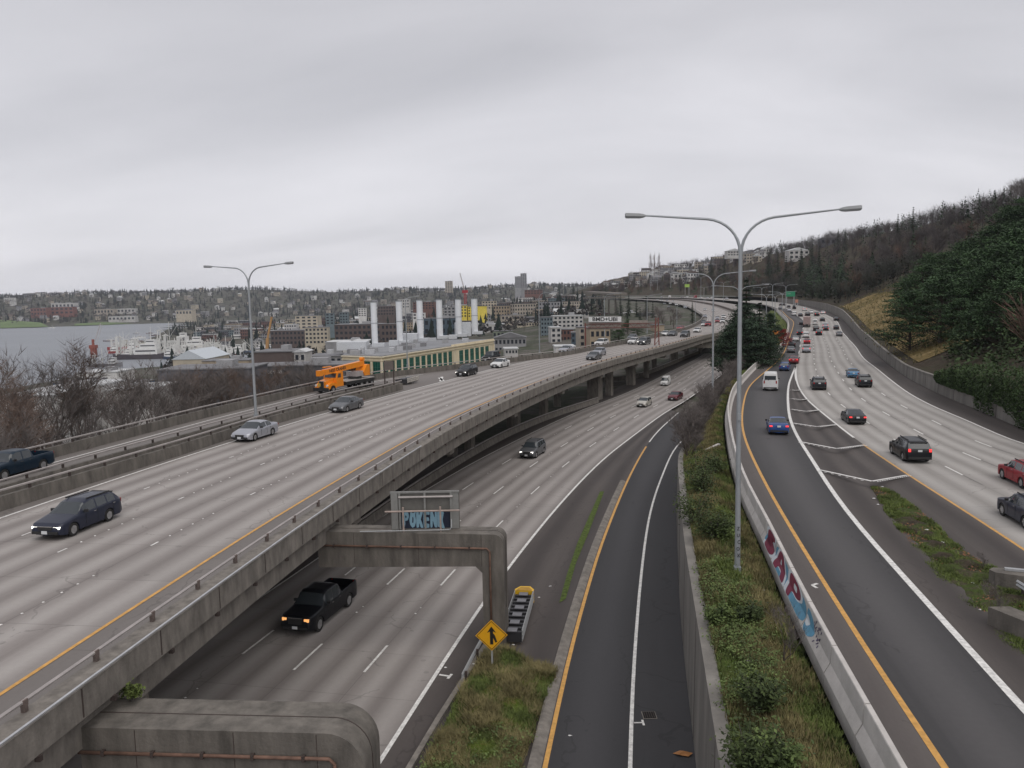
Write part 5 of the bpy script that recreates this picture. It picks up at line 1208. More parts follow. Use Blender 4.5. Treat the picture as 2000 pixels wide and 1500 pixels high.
Mg1 = mat('graffiti_blue', (.20, .34, .43), .6, var=.08); Mg2 = mat('graffiti_outline', (.01, .015, .035), .7, var=.1)
bpy.context.view_layer.update(); base = (t.location.x, 41.4, 37.75)
w0, w1 = .5, wS-.5; MB().box(((w0+w1)/2, .095, .5), (w1-w0, .012, .95)).build('graffiti_ground', Mg2, t)
def bubble(poly, x0, w):
    m = MB(); m.prism([(x0+x*w, .08+y*.86) for x, y in chaikin([(-.06+u*1.12, -.04+w_*1.08) for u, w_ in poly], 2, .14)], .008, fr=((0, .088, 0), (1, 0, 0), (0, 0, 1), (0, -1, 0))); m.build('graffiti_letter', Mg1, t)
def hole(poly, x0, w):
    m = MB(); m.prism([(x0+x*w, .08+y*.86) for x, y in chaikin(poly)], .004, fr=((0, .079, 0), (1, 0, 0), (0, 0, 1), (0, -1, 0))); m.build('graffiti_counter', Mg2, t)  # letter openings, sprayed in the dark outline colour
G = [('P', [(0,.1),(.25,.0),(.42,.25),(.38,.42),(.75,.45),(.95,.68),(.85,.92),(.5,1),(.08,.95),(-.05,.6)], [(.42,.62),(.62,.62),(.6,.76),(.42,.78)]),
     ('O', [(.1,.2),(.4,.0),(.75,.08),(.95,.4),(.85,.75),(.95,1),(.55,.86),(.2,1),(.15,.8),(.02,.5)], [(.38,.28),(.58,.28),(.62,.6),(.45,.7)]),
     ('K', [(.0,.0),(.35,.02),(.42,.3),(.6,.0),(1.0,-.02),(.75,.35),(.62,.5),(1.0,.95),(.6,1),(.4,.7),(.35,1),(.02,.96)], None),
     ('E', [(.0,.02),(.8,-.02),(.85,.2),(.45,.26),(.5,.4),(.85,.4),(.8,.6),(.42,.62),(.45,.78),(.9,.75),(.92,.98),(.05,1)], None),
     ('N', [(.0,.0),(.3,.0),(.36,.45),(.62,.0),(1.0,.0),(.95,.95),(.68,1),(.64,.55),(.35,1),(.05,.96)], None),
     ('K', [(.05,.05),(.38,.0),(.4,.3),(.65,-.05),(1.05,-.08),(.75,.4),(.98,.9),(.65,1),(.42,.68),(.4,1),(.02,.92)], None)]
cw = (w1-w0-.45)/6
for i, (_, poly, ho) in enumerate(G):
    bubble(poly, w0+.12+i*cw, cw*.93)
    if ho: hole(ho, w0+.12+i*cw, cw*.93)
# ---------- sign gantry over the upper road ----------
pR = on(1283, 674, zU); pL = at(1143, 660, 190); t = thing('sign_gantry', 'rusty red sign gantry spanning the upper road with pale graffiti-covered panel backs', 'sign gantry', (float(pR[0]), float(pR[1]), 38.8))
Mrr = mat('rusty_red_steel', (.17, .06, .05), .8, var=.3); a = at(1283, 634, pR[1]); b = at(1143, 636, 188)
m = MB(); O_ = Vector(t.location)
for dx in (-.5, .5): m.bar((dx, 0, 0), (dx*.5, 0, 6.2), .22, .22)
for k in range(5): m.bar((-.5, 0, 1.2*k), (.5, 0, 1.2*k+1.2), .1, .1)
m.build('post', Mrr, t)
al, bl = Vector(a)-O_, Vector(b)-O_
m = MB(); 
for dz in (-.55, .35): m.bar(al+Vector((0, 0, dz)), bl+Vector((0, 0, dz)), .14, .14)
n = 16
for i in range(n): p0 = al.lerp(bl, i/n); p1 = al.lerp(bl, (i+1)/n); m.bar(p0+Vector((0, 0, -.55 if i % 2 else .35)), p1+Vector((0, 0, .35 if i % 2 else -.55)), .07, .07)
m.build('truss', Mrr, t)
m = MB().bar(bl+Vector((0, 0, -6)), bl+Vector((0, 0, .6)), .3, .3); m.build('post', Mrr, t)
for (x0, x1, yt, yb, w) in ((1150, 1215, 619, 643, 0), (1231, 1266, 626, 641, 1)):
    f0 = (x0-1143)/(1283-1143); f1 = (x1-1143)/(1283-1143); q0 = bl.lerp(al, f0); q1 = bl.lerp(al, f1); h = (yb-yt)*190/F
    c = (q0+q1)/2; zc_ = (Vector(at((x0+x1)/2, (yt+yb)/2, (O_+c).y))-O_).z
    A = Vector((q0.x, q0.y+.25, zc_)); B = Vector((q1.x, q1.y+.25, zc_)); MB().bar(A, B, .06, h).build('sign_panel', mat('panel_back', (.28, .25, .22), .7, var=.2), t)
    if not w:
        A2 = Vector((q0.x, q0.y-.3, zc_+h/2-.6)); B2 = Vector((q1.x, q1.y-.3, zc_+h/2-.6)); MB().bar(A2, B2, .05, 1.25).build('graffiti_band', mat('white_spray', (.62, .6, .58), .7), t)
        d = (B2-A2); put_text('BMD+UBI', 1.25, M_blk, tuple(O_+(A2+B2)/2+Vector((0, -.06, 0))), tuple(d), (0, 0, 1), t, 'graffiti', sx=1.25, off=.03)
# small signboard frame on the ramp
p0 = at(752, 752, 96); t = thing('sign_structure', 'dark two-post sign frame seen from behind at the ramp barrier', 'road sign', tuple(p0)); w = 16*96/F; h = 48*96/F
for x in (0, w*1.1): MB().box((x, 0, h/2), (.14, .14, h)).build('post', M_dark, t)
MB().box((w*.55, -.05, h*.8), (w*1.1, .05, h*.36)).build('panel', mat('panel_dark', (.12, .1, .09), .7), t)
# far green and yellow-green signs
def far_sign(px, py, Y, w, h, m, label, H):
    c = at(px, py, Y); t = thing('road_sign', label, 'road sign', (c[0], c[1], c[2]-H)); MB().box((0, 0, H), (w, .15, h)).build('sign_panel', m, t)
    for sx in (-1, 1): MB().box((sx*w*.4, .15, H/2), (.25, .25, H)).build('post', M_galv, t)
far_sign(1544, 574, 420, 4.8, 2.8, mat('sign_green', (.02, .22, .11), .5, var=.05), 'green overhead highway sign at the far end of the right road', 7)
far_sign(1342, 558, 700, 4.2, 2.6, mat('sign_lime', (.32, .50, .10), .5, var=.05), 'small lime-green sign beyond the second lamp', 8)
far_sign(1556, 588, 400, 1.4, 1.6, mat('sign_pink', (.45, .22, .16), .6, var=.05), 'tiny reddish sign right of the green highway sign', 3)
# ================= buildings =================
M_win = mat('dark_window', (.03, .035, .045), .15, var=.3, scale=.4); M_roofg = mat('grey_roof', (.17, .17, .18), .85, var=.2, scale=.3); M_roofl = mat('pale_roof', (.52, .53, .54), .8, var=.12, scale=.2)
M_trim = mat('cream_trim', (.74, .66, .50), .8, var=.1, scale=.5)
WIN = {}
def win_mesh(w, h, nm='window', m=None):
    k = (round(w, 1), round(h, 1), nm)
    if k not in WIN: WIN[k] = MB().box((0, 0, 0), (w, .12, h)).mesh(nm, m or M_win)
    return WIN[k]
def bld(px0, px1, yt, yb, Y, col, label, floors=0, bays=0, depth=None, rz=0, roof='flat', roofm=None, cat='building', group=None, base=None, name='building', side=True):
    pc = (px0+px1)/2
    if pc > 1240 and Y > 600:      # stand it on the hillside itself
        for Yq in range(380, 1400, 15):
            if at(pc, yb, Yq)[2] <= hill_px(pc, Yq)[2]+.5: Y = Yq-4; break
    a = at(px0, yt, Y); b = at(px1, yt, Y); g = at(pc, yb, Y); w = (b[0]-a[0])/max(math.cos(rz), .5); zt = at(pc, yt, Y)[2]; zb = base if base is not None else g[2]-2.5 if pc > 1240 and Y > 600 else min(g[2], float(terr(g[0], Y)) if g[1] < 2600 else g[2]); h = zt-zb
    d = depth or max(w*.7, 8); t = thing(name, label, cat, (g[0], Y+d/2, zb), rz, group)
    m = mat('wall_%.2f_%.2f_%.2f' % col, col, .85, var=.14, scale=.25); vis = zt-g[2]
    MB().box((0, 0, h/2), (w, d, h)).build('wall', m, t); rm = roofm or M_roofg
    if roof == 'flat':
        ro_ = MB().box((0, 0, h+.15), (w+.5, d+.5, .3)).build('roof', rm, t)
        if w > 12: MB().box((w*.15, 0, h+1.0), (w*.18, d*.3, 1.6)).build('roof_plant', mat('plant_grey', (.3, .3, .31), .8), ro_)
    else:
        r = min(w, d)*(.28 if w < 25 else .13); MB().prism([(-w/2-.4, 0), (w/2+.4, 0), (w/2+.4, .15), (0, r), (-w/2-.4, .15)], d+.8, fr=((0, -d/2-.4, h), (1, 0, 0), (0, 0, 1), (0, 1, 0))).build('roof', rm, t)
    if floors and bays:
        fh = vis/floors; bw = w/bays; wm_s = win_mesh(bw*.55, fh*.5)
        for f in range(floors):
            for i in range(bays):
                o = bpy.data.objects.new('window', wm_s); COL.objects.link(o); o.parent = t; o.location = (-w/2+bw*(i+.5), -d/2-.03, h-fh*(f+.5))
    return t
B = bld
Cc = dict(cream=(.45, .40, .32), beige=(.37, .33, .28), white=(.62, .61, .60), brown=(.11, .085, .08), brick=(.15, .08, .068), grey=(.27, .27, .28), dgrey=(.09, .09, .10), teal=(.14, .18, .20), yellow=(.72, .58, .10), blue=(.07, .10, .13), tan=(.33, .27, .20), red=(.20, .09, .075), slate=(.10, .10, .115), pale=(.47, .46, .45), green=(.22, .25, .20))
# warehouses behind the bare trees
w1 = B(312, 492, 722, 800, 185, Cc['slate'], 'long dark slate warehouse behind the bare trees, with a blue sign at its left end', depth=14, base=22)
MB().box((-21.6, -7.3, 8.5), (1.1, .2, 3.0)).build('sign', mat('blue_sign', (.02, .16, .30), .5), w1)
w2 = B(490, 690, 715, 790, 205, Cc['dgrey'], 'dark flat warehouse with white graffiti left of the cream building', depth=12, base=22)
q = at(527, 726, 204.5); put_text('Wices al', 1.5, mat('white_spray', (.6, .6, .6), .7), tuple(q), (1, 0, 0), (0, 0, 1), w2, 'graffiti', sx=1.2)
B(497, 576, 688, 712, 235, Cc['brown'], 'brown box-like shed with a black panel above the dark warehouses', depth=14); B(575, 597, 688, 708, 232, Cc['pale'], 'small pale gabled shed with a door beside the brown shed', 1, 2, roof='gable', roofm=M_roofl, depth=8)
B(600, 668, 697, 712, 240, Cc['grey'], 'low grey building left of the cream building corner', 1, 6, depth=14)
B(338, 402, 702, 716, 400, Cc['cream'], 'cream waterside shed with a broad pale roof in front of the white ship', 0, 0, roof='gable', roofm=mat('shed_roof', (.50, .54, .58), .6, var=.1), depth=34)
B(395, 486, 705, 716, 330, Cc['tan'], 'long low tan shed roof right of the waterside shed', 0, 0, depth=12)
B(150, 230, 728, 748, 300, Cc['white'], 'low white shed glimpsed through bare trees', 0, 0, depth=14, roofm=M_roofl); B(105, 170, 748, 772, 230, (.03, .11, .22), 'blue-hulled dry dock building behind the left bare trees', 0, 0, depth=12)
B(160, 250, 756, 785, 200, (.04, .14, .30), 'bright blue low building deep behind bare trees', 0, 0, depth=16); B(0, 105, 775, 830, 150, Cc['pale'], 'pale low roof at the left picture edge below the bare trees', 0, 0, depth=30, base=18, roofm=M_roofl)
B(200, 300, 762, 800, 170, Cc['pale'], 'pale flat roof below the trees left of the slate warehouse', 0, 0, depth=14, base=20, roofm=M_roofl)
# power plant
def plant():
    c0 = at(745, 697, 214); c1 = at(964, 665, 288); L0 = at(668, 692, 222)
    t = thing('power_plant', 'long cream former power plant with green windows behind the ramp barrier', 'building', (float(c0[0]), float(c0[1]), 14.0)); O_ = Vector(t.location)
    zt = c0[2]; zb = 14.
    P0 = Vector((c0[0], c0[1], 0)); P1 = Vector((c1[0], c1[1], 0)); PL = Vector((L0[0], L0[1], 0))
    n1 = (P1-P0).normalized(); nn = Vector((-n1.y, n1.x, 0)); 
    if nn.y < 0: nn = -nn
    back = nn*36
    cr = mat('cream_plaster', (.70, .61, .44), .85, var=.12, scale=.3, streak=(1, 1, .4)); gw_ = mat('green_glass', (.02, .10, .075), .12, var=.5, scale=.35)
    foot_ = [PL, P0, P1, P1+back, PL+Vector((-4, 38, 0))]
    MB().prism([(p.x-O_.x, p.y-O_.y) for p in foot_], zt-zb, fr=((0, 0, 0), (1, 0, 0), (0, 1, 0), (0, 0, 1))).build('wall', cr, t)
    MB().prism([(p.x-O_.x, p.y-O_.y+.8) for p in foot_], .25, fr=((0, 0, zt-zb+.01), (1, 0, 0), (0, 1, 0), (0, 0, 1))).build('roof', mat('plant_roof', (.22, .225, .24), .8, var=.15, scale=.2), t)
    def facade(A, Bp, n, hi, lo, skip=()):
        d = (Bp-A); L = d.length; d.normalize(); out = Vector((d.y, -d.x, 0)); 
        if out.y > 0: out = -out
        bw = L/n; top = zt-zb
        for i in range(n):
            if i in skip: continue
            c = A-O_+d*(bw*(i+.5))+out*.04; c.z = 0; o = MB().box((0, 0, 0), (bw*.70, .12, hi-lo)).build('window', gw_, t); o.location = (c.x, c.y, (hi+lo)/2); o.rotation_euler = (0, 0, math.atan2(d.y, d.x))
            m = MB(); 
            for k in (-.17, .17): m.box((k*bw*.7, -.07, 0), (.07, .05, hi-lo))
            m.box((0, -.07, (hi-lo)*.2), (bw*.7, .05, .07)); g_ = m.build('glazing_bar', mat('green_frame', (.05, .16, .12), .5), o)
        for i in range(n+1):
            c = A-O_+d*(bw*i)+out*.12; c.z = 0; o = MB().box((0, 0, top/2-.7), (bw*.12, .3, top-1.4)).build('pilaster', M_trim, t); o.location = c; o.rotation_euler = (0, 0, math.atan2(d.y, d.x))
        for (z, hh, pr) in ((top-.1, .3, .5), (top-1.0, .25, .3)):
            a = A-O_+out*pr/2; b = Bp-O_+out*pr/2; a.z = b.z = z; MB().bar(a, b, pr, hh).build('cornice', M_trim, t)
    top = zt-zb
    facade(PL, P0, 4, top-1.4, top-6.5); Pm = P0.lerp(P1, .56); facade(P0, Pm, 12, top-1.5, top-7); 
    facade(Pm, P1, 8, top-1.7, top-6.6, skip=(0, 7))
    a = Pm-O_; b = P1-O_; a.z = b.z = top+.3; MB().bar(a, b, .6, .5).build('parapet', cr, t)
    # chimneys and roof plant
    base_t = [(733, 685, 592, 260), (782, 680, 590, 273), (822, 675, 588, 288), (860, 672, 587, 304), (897, 670, 586, 318), (928, 662, 585, 338)]
    cm = mat('chimney_steel', (.74, .76, .79), .5, metal=.1, var=.06, scale=.5)
    for i, (px, yb, yt, Y) in enumerate(base_t):
        p = at(px, yb, Y); q = at(px-1, yt, Y); H = q[2]-zt+.2
        c = thing('chimney', ['first', 'second', 'third', 'fourth', 'fifth', 'sixth'][i]+' from the left of six tall silver chimneys on the cream power plant', 'chimney', (p[0], Y, zt+.2), 0, 'six silver chimneys on the power plant')
        MB().tube([(0, 0, 0), (0, 0, H)], 6.0*Y/F, 16).build('stack', cm, c, ang=40)
        for z in (H-.25, H*.52): MB().tube([(0, 0, z), (0, 0, z+.22)], 6.0*Y/F+.1, 16).build('band', mat('chimney_band', (.30, .32, .35), .6), c)
        m = MB(); [m.box((5.2*Y/F+.12, 0, k*1.1), (.12, .5, .5)) for k in range(int(H/1.1))]; m.build('ladder', mat('chimney_band', (.3, .3, .3)), c)
        MB().box((1.5, -.5, .6), (3.6, 3, 1.2)).build('duct', mat('duct_white', (.55, .57, .6), .5), c)
    rq = random.Random(4)
    for k in range(26):
        q = P0.lerp(P1, rq.uniform(.05, .95))+nn*rq.uniform(3, 32)-O_; o = MB().box((0, 0, .6), (rq.uniform(1, 3), rq.uniform(1, 3), 1.2)).build('roof_vent', mat('vent_%d' % (k % 3), ((.45, .46, .48), (.2, .2, .21), (.32, .32, .33))[k % 3]), t); o.location = (q.x, q.y, top+.26)
    for px, yb, w, h, d, Y in ((770, 680, 3, 1.8, 3, 262), (800, 672, 6, 3.2, 6, 280), (905, 665, 6.5, 5.5, 5, 322), (885, 671, 3, 1.5, 3, 300), (690, 684, 9, 2.5, 6, 245)):
        p = at(px, yb, Y); o = MB().box((0, 0, h/2), (w, d, h)).build('roof_house', mat('duct_white', (.5, .5, .5)), t); o.location = (p[0]-O_.x, Y-O_.y, top+.26)
plant()
B(670, 712, 676, 700, 330, Cc['pale'], 'pale shed with a sloping roof behind the power plant corner', 0, 0, roof='gable', roofm=M_roofl, depth=14); B(636, 716, 668, 684, 420, Cc['grey'], 'long grey waterfront shed with white roof edge', 0, 0, roofm=M_roofl, depth=20)
# town blocks
T_ = [(530,598,646,674,620,'brown','brown brick block with a row of small windows near the waterfront',3,9),(596,640,640,672,560,'cream','cream apartment block stepping down toward the water',4,6),(578,622,617,642,800,'cream','stepped cream building above the brick block',4,4),(556,580,634,646,760,'pale','low pale block beside the stepped cream building',2,5),
(636,652,612,634,860,'teal','slim light teal block',4,2),(664,680,610,632,870,'teal','second teal block nearer the first chimney',4,3),(700,715,602,618,1000,'white','narrow white block left of the first chimney',4,3),(655,745,634,676,500,'brown','long dark red-brown office building with window bands behind the first chimney',4,10),(745,775,633,680,480,'brown','dark brown building end between the first two chimneys',4,4),
(738,770,598,616,900,'brown','brown block behind the first two chimneys',3,6),(778,800,585,602,1150,'pale','pale flat block between second and third chimney',3,5),(808,850,590,604,1050,'brick','brick block behind the third and fourth chimney',3,7),(828,893,622,654,520,'blue','dark blue-green glass building with broad flat roof behind the fourth chimney',2,6),(806,830,612,624,640,'white','white roofed low block left of the glass building',2,3),
(866,896,600,618,760,'grey','grey block with dark windows behind the fifth chimney',3,4),(900,913,597,620,700,'yellow','narrow yellow block wing left of the sixth chimney',4,2),(914,924,599,620,700,'yellow','middle yellow block wing with windows',4,2),(930,951,598,623,680,'yellow','bright yellow blank-walled block right of the sixth chimney',0,0),(942,970,588,604,900,'cream','pale yellow apartment block on the slope above the bright yellow one',3,5),
(905,985,634,650,560,'pale','long pale low building below the yellow block',1,8),(963,1002,647,660,470,'green','grey-green low building right of the power plant',1,5),(966,1028,660,690,330,'grey','grey building with shallow roof and tall windows right of the power plant',2,8),(978,1022,616,634,640,'beige','beige block right of the yellow block',2,6),(1008,1056,630,652,560,'cream','cream row of flats with many small windows',3,9),
(1057,1080,620,668,400,'teal','blue-green glass block next to a lamp pole',6,4),(1080,1138,617,640,430,'pale','pale grey terraced office above the brick flats',3,7),(1075,1095,640,690,330,'pale','pale tower end of the brick flats',5,2),(1095,1122,644,690,340,'brick','red brick flats between two pale blocks',4,4),(1118,1140,650,690,300,'blue','dark blue-grey flats beside the brick flats',4,3),
(1130,1152,640,690,275,'beige','beige stair tower left of the gantry graffiti',4,2),(1150,1190,642,682,265,'tan','tan stained block behind the sign gantry',2,4),(1120,1150,605,620,560,'pale','pale low block above the gantry',1,4),(1165,1192,612,620,600,'red','low red-roofed building above the gantry panels',1,3),(1212,1246,611,622,560,'white','white-roofed shed beside the grey box building',1,3),(1246,1279,612,634,480,'dgrey','plain dark grey box building behind the second gantry panel',0,0),(1278,1296,635,646,330,'tan','small tan shed just above the barrier, right of the gantry',0,0),
(1085,1122,678,690,200,'white','white tent-like roof right behind the barrier by the silver sedan',0,0),(985,1010,682,692,240,'pale','low pale shelter with glass front behind the barrier',1,4),
(60,92,602,616,2380,'red','long red brick complex on the far lake shore',2,5),(90,142,600,614,2420,'red','red stepped building beside the long brick complex',2,6),(100,146,592,602,2600,'pale','pale flat block above the red far-shore building',1,6),(184,222,604,613,2500,'beige','beige block on the far shore behind bare trees',1,6),(222,262,603,611,2550,'pale','long pale block on the far shore',1,6),(212,262,618,626,2330,'pale','low pale building at the waterline of the far shore',1,7),(344,376,606,615,2300,'cream','cream hall on the far shore',1,5),
(870,884,549,572,2900,'beige','pale square tower on the far skyline',8,3),(1006,1018,540,562,2500,'grey','lower half of the grey skyline tower pair',9,3),(1017,1029,534,562,2520,'grey','taller grey tower on the skyline right of the red crane',10,3),(1025,1060,566,575,1500,'brick','brick school-like block on the slope below the skyline tower',2,6),
(1358,1372,512,531,900,'beige','white and beige apartment building on the wooded slope',4,3),(1372,1386,513,529,905,'beige','second wing of the beige hillside apartments',4,3),(1384,1398,517,530,890,'slate','dark-windowed hillside house next to the beige apartments',2,3),(1298,1316,531,541,1000,'white','white gabled hillside house',1,2),(1318,1338,535,552,950,'pale','pale hillside house with a sloped roof',2,3),(1265,1292,534,546,1000,'white','bright white flat-roofed hillside house',1,3),
(1540,1580,489,506,640,'pale','modern hillside house with white posts and large windows',2,4),(1605,1642,465,478,700,'slate','dark long roof house on the hillside skyline',1,4),(1420,1448,490,500,800,'pale','pale long house on the skyline left of the near lamp fork',2,5),(1450,1485,492,502,800,'beige','beige long house on the skyline right of the near lamp fork',2,6)]
for (a, b, c, d, Y, cl_, lab, fl, by) in T_:
    gable = 'house' in lab or 'hall' in lab; lo = {}
    B(a, b, c, d, Y, Cc[cl_], lab, fl, by, roof='gable' if gable else 'flat', roofm=M_roofl if cl_ in ('white', 'pale') else M_roofg, depth=min(max((b-a)*Y/F*.6, 7), 26), rz=random.uniform(-.12, .12))
# elevated ramp structure far left of the hillside
t = thing('far_flyover', 'distant elevated ramp on thin columns beyond the gantry', 'bridge', tuple(at(1170, 600, 640)))
O_ = Vector(t.location); a = Vector(at(1150, 571, 640))-O_; b = Vector(at(1212, 574, 560))-O_; c = Vector(at(1145, 582, 600))-O_; d = Vector(at(1212, 581, 540))-O_
MB().bar(a, b, 9, 1.4).build('deck', M_conc, t); MB().bar(c, d, 7, 1.0).build('deck', M_conc, t)
for px in (1166, 1176, 1189, 1202): p = at(px, 590, 575); o = MB().box((0, 0, -6), (1.2, 1.2, 16)).build('column', M_conc, t); o.location = Vector(p)-O_
# scattered houses: variants
def house_mesh(w, d, h, kind):
    m = MB(); m.box((0, 0, h/2-2), (w, d, h+4), 0, 0)
    if kind == 'g': r = w*.32; m.prism([(-w/2-.4, 0), (w/2+.4, 0), (0, r)], d+.8, fr=((0, -d/2-.4, h), (1, 0, 0), (0, 0, 1), (0, 1, 0)), mi=1)
    elif kind == 's': r = d*.3; m.prism([(-d/2-.4, 0), (d/2+.4, 0), (0, r)], w+.8, fr=((-w/2-.4, 0, h), (0, 1, 0), (0, 0, 1), (1, 0, 0)), mi=1)
    else: m.box((0, 0, h+.2), (w+.4, d+.4, .4), 0, 1)
    nf = max(int(h/3), 1); nb = max(int(w/2.6), 2)
    for f in range(nf):
        for i in range(nb): m.box((-w/2+w/nb*(i+.5), -d/2-.03, h-h/nf*(f+.5)), (w/nb*.5, .1, h/nf*.5), 0, 2)
        for i in range(2): m.box((-w/2-.03, -d/2+d/2*(i+.5), h-h/nf*(f+.5)), (.1, d*.22, h/nf*.5), 0, 2)
    return m
HM = [house_mesh(10, 9, 6, 'g'), house_mesh(12, 9, 6.5, 's'), house_mesh(14, 11, 9, 'f'), house_mesh(22, 13, 11, 'f'), house_mesh(9, 8, 7.5, 'g'), house_mesh(30, 14, 8, 'f')]
wallc = [mat('house_'+k, Cc[k], .85, var=.08, scale=.3) for k in ('white', 'cream', 'beige', 'grey', 'brown', 'brick', 'pale', 'teal', 'tan', 'slate')]
roofc = [M_roofg, mat('roof_brown', (.11, .085, .075), .9, var=.2, scale=.4), mat('roof_dark', (.07, .07, .078), .9, var=.2, scale=.4), M_roofl]
HMs = [h.mesh('house', [wallc[0], M_roofg, M_win]) for h in HM]
def house(i, p, rz, label, group, sc=1, wl=None, rf=None):
    o = bpy.data.objects.new('house' if i not in (2, 3, 5) else 'apartment_block', HMs[i]); COL.objects.link(o); o.location = tuple(map(float, p)); o.rotation_euler = (0, 0, rz); o.scale = (sc,)*3
    for k, m in ((0, wl or random.choice(wallc)), (1, rf or random.choice(roofc))): o.material_slots[k].link = 'OBJECT'; o.material_slots[k].material = m
    tag(o, label, 'house' if i not in (2, 3, 5) else 'building', group)
rnd = random.Random(11); n = 0
while n < 290:      # lower town between lake and highway
    Y = rnd.uniform(620, 1900); px = rnd.uniform(395, 1130); X = (px-1000)/F*Y
    if X < np.interp(Y, *XS)+25 or X > np.interp(Y, OLy, OLx)-30: continue
    house(rnd.choice([0, 1, 2, 3, 4, 5, 2, 3]), (X, Y, float(terr(X, Y))-.5), rnd.uniform(-.5, .5), 'small distant building among trees in the town between lake and highway', 'small buildings of the lower town', rnd.uniform(.8, 1.15)); n += 1
n = 0
while n < 190:      # far hill
    Y = rnd.uniform(2150, 3300); px = rnd.uniform(0, 1100); X = (px-1000)/F*Y; z = float(terr(X, Y))
    if z < 6: continue
    house(rnd.choice([0, 1, 4, 0, 1, 2]), (X, Y, z+3), rnd.uniform(-.6, .6), 'tiny pale house among trees on the far hillside across the lake', 'tiny houses on the far hill', rnd.uniform(1, 1.5), wl=rnd.choice(wallc[:4])); n += 1
n = 0
for _ in range(280):      # ridge and slope on the right
    px = rnd.uniform(1135, 1500); Yq = rnd.uniform(850, 1500) if px < 1330 else rnd.uniform(700, 1100)
    p = hill_px(px, Yq)
    if p[2] < 62 or (px > 1400 and p[2] < 85): continue
    house(rnd.choice([0, 1, 2, 4, 2]), (p[0], p[1], p[2]), rnd.uniform(-.5, .3), 'small house stacked on the long hillside above the far bend', 'hillside houses above the far bend', rnd.uniform(.9, 1.25), wl=rnd.choice(wallc[:5])); n += 1
# red tower crane and yellow harbour crane
t = thing('tower_crane', 'red luffing tower crane with a pale raised boom above the town', 'crane', tuple(at(909, 594, 700))); cr = mat('crane_red', (.35, .03, .04), .6)
H = 22*700/F; m = MB()
for sx in (-.9, .9):
    for sy in (-.9, .9): m.bar((sx, sy, 0), (sx, sy, H), .35)
for k in range(7): m.bar((-.9, -.9, H*k/7), (.9, -.9, H*(k+1)/7), .25); m.bar((.9, -.9, H*k/7), (-.9, -.9, H*(k+1)/7), .25)
m.build('mast', cr, t); MB().box((0, 0, H+1), (5, 3, 2.5)).build('cab', cr, t)
m = MB(); e = (-4.0, 0, H+17.5); m.bar((0, 0, H+1), e, .5); m.bar((-.8, 0, H+2.5), (e[0]-.4, 0, e[2]-.5), .3); m.build('boom', mat('crane_pale', (.45, .42, .42), .6), t)
t = thing('harbour_crane', 'slender yellow-orange crane boom above the fishing boats', 'crane', tuple(at(521, 690, 480))); m = MB(); m.bar((0, 0, 0), (1.0, 0, 9), 1.6); m.bar((1, 0, 9), (4.2, 0, 22), 1.0); m.build('boom', mat('crane_yellow', (.42, .24, .10), .7), t)
t = thing('harbour_crane', 'small red crane with lattice boom standing at the water edge', 'crane', tuple(at(184, 698, 700))); m = MB(); m.box((0, 0, 4), (4, 4, 8)); m.box((0, 0, 9.5), (5.5, 5, 3)); m.bar((0, 0, 11), (0, 0, 16), 1.6); m.build('tower', mat('crane_rust', (.26, .08, .06), .8, var=.3), t)
m = MB(); m.bar((1, 0, 13), (8, 0, 30), .5); m.bar((3, 0, 12), (9.5, 0, 29), .3); m.build('boom', mat('crane_pale', (.45, .42, .42), .6), t)
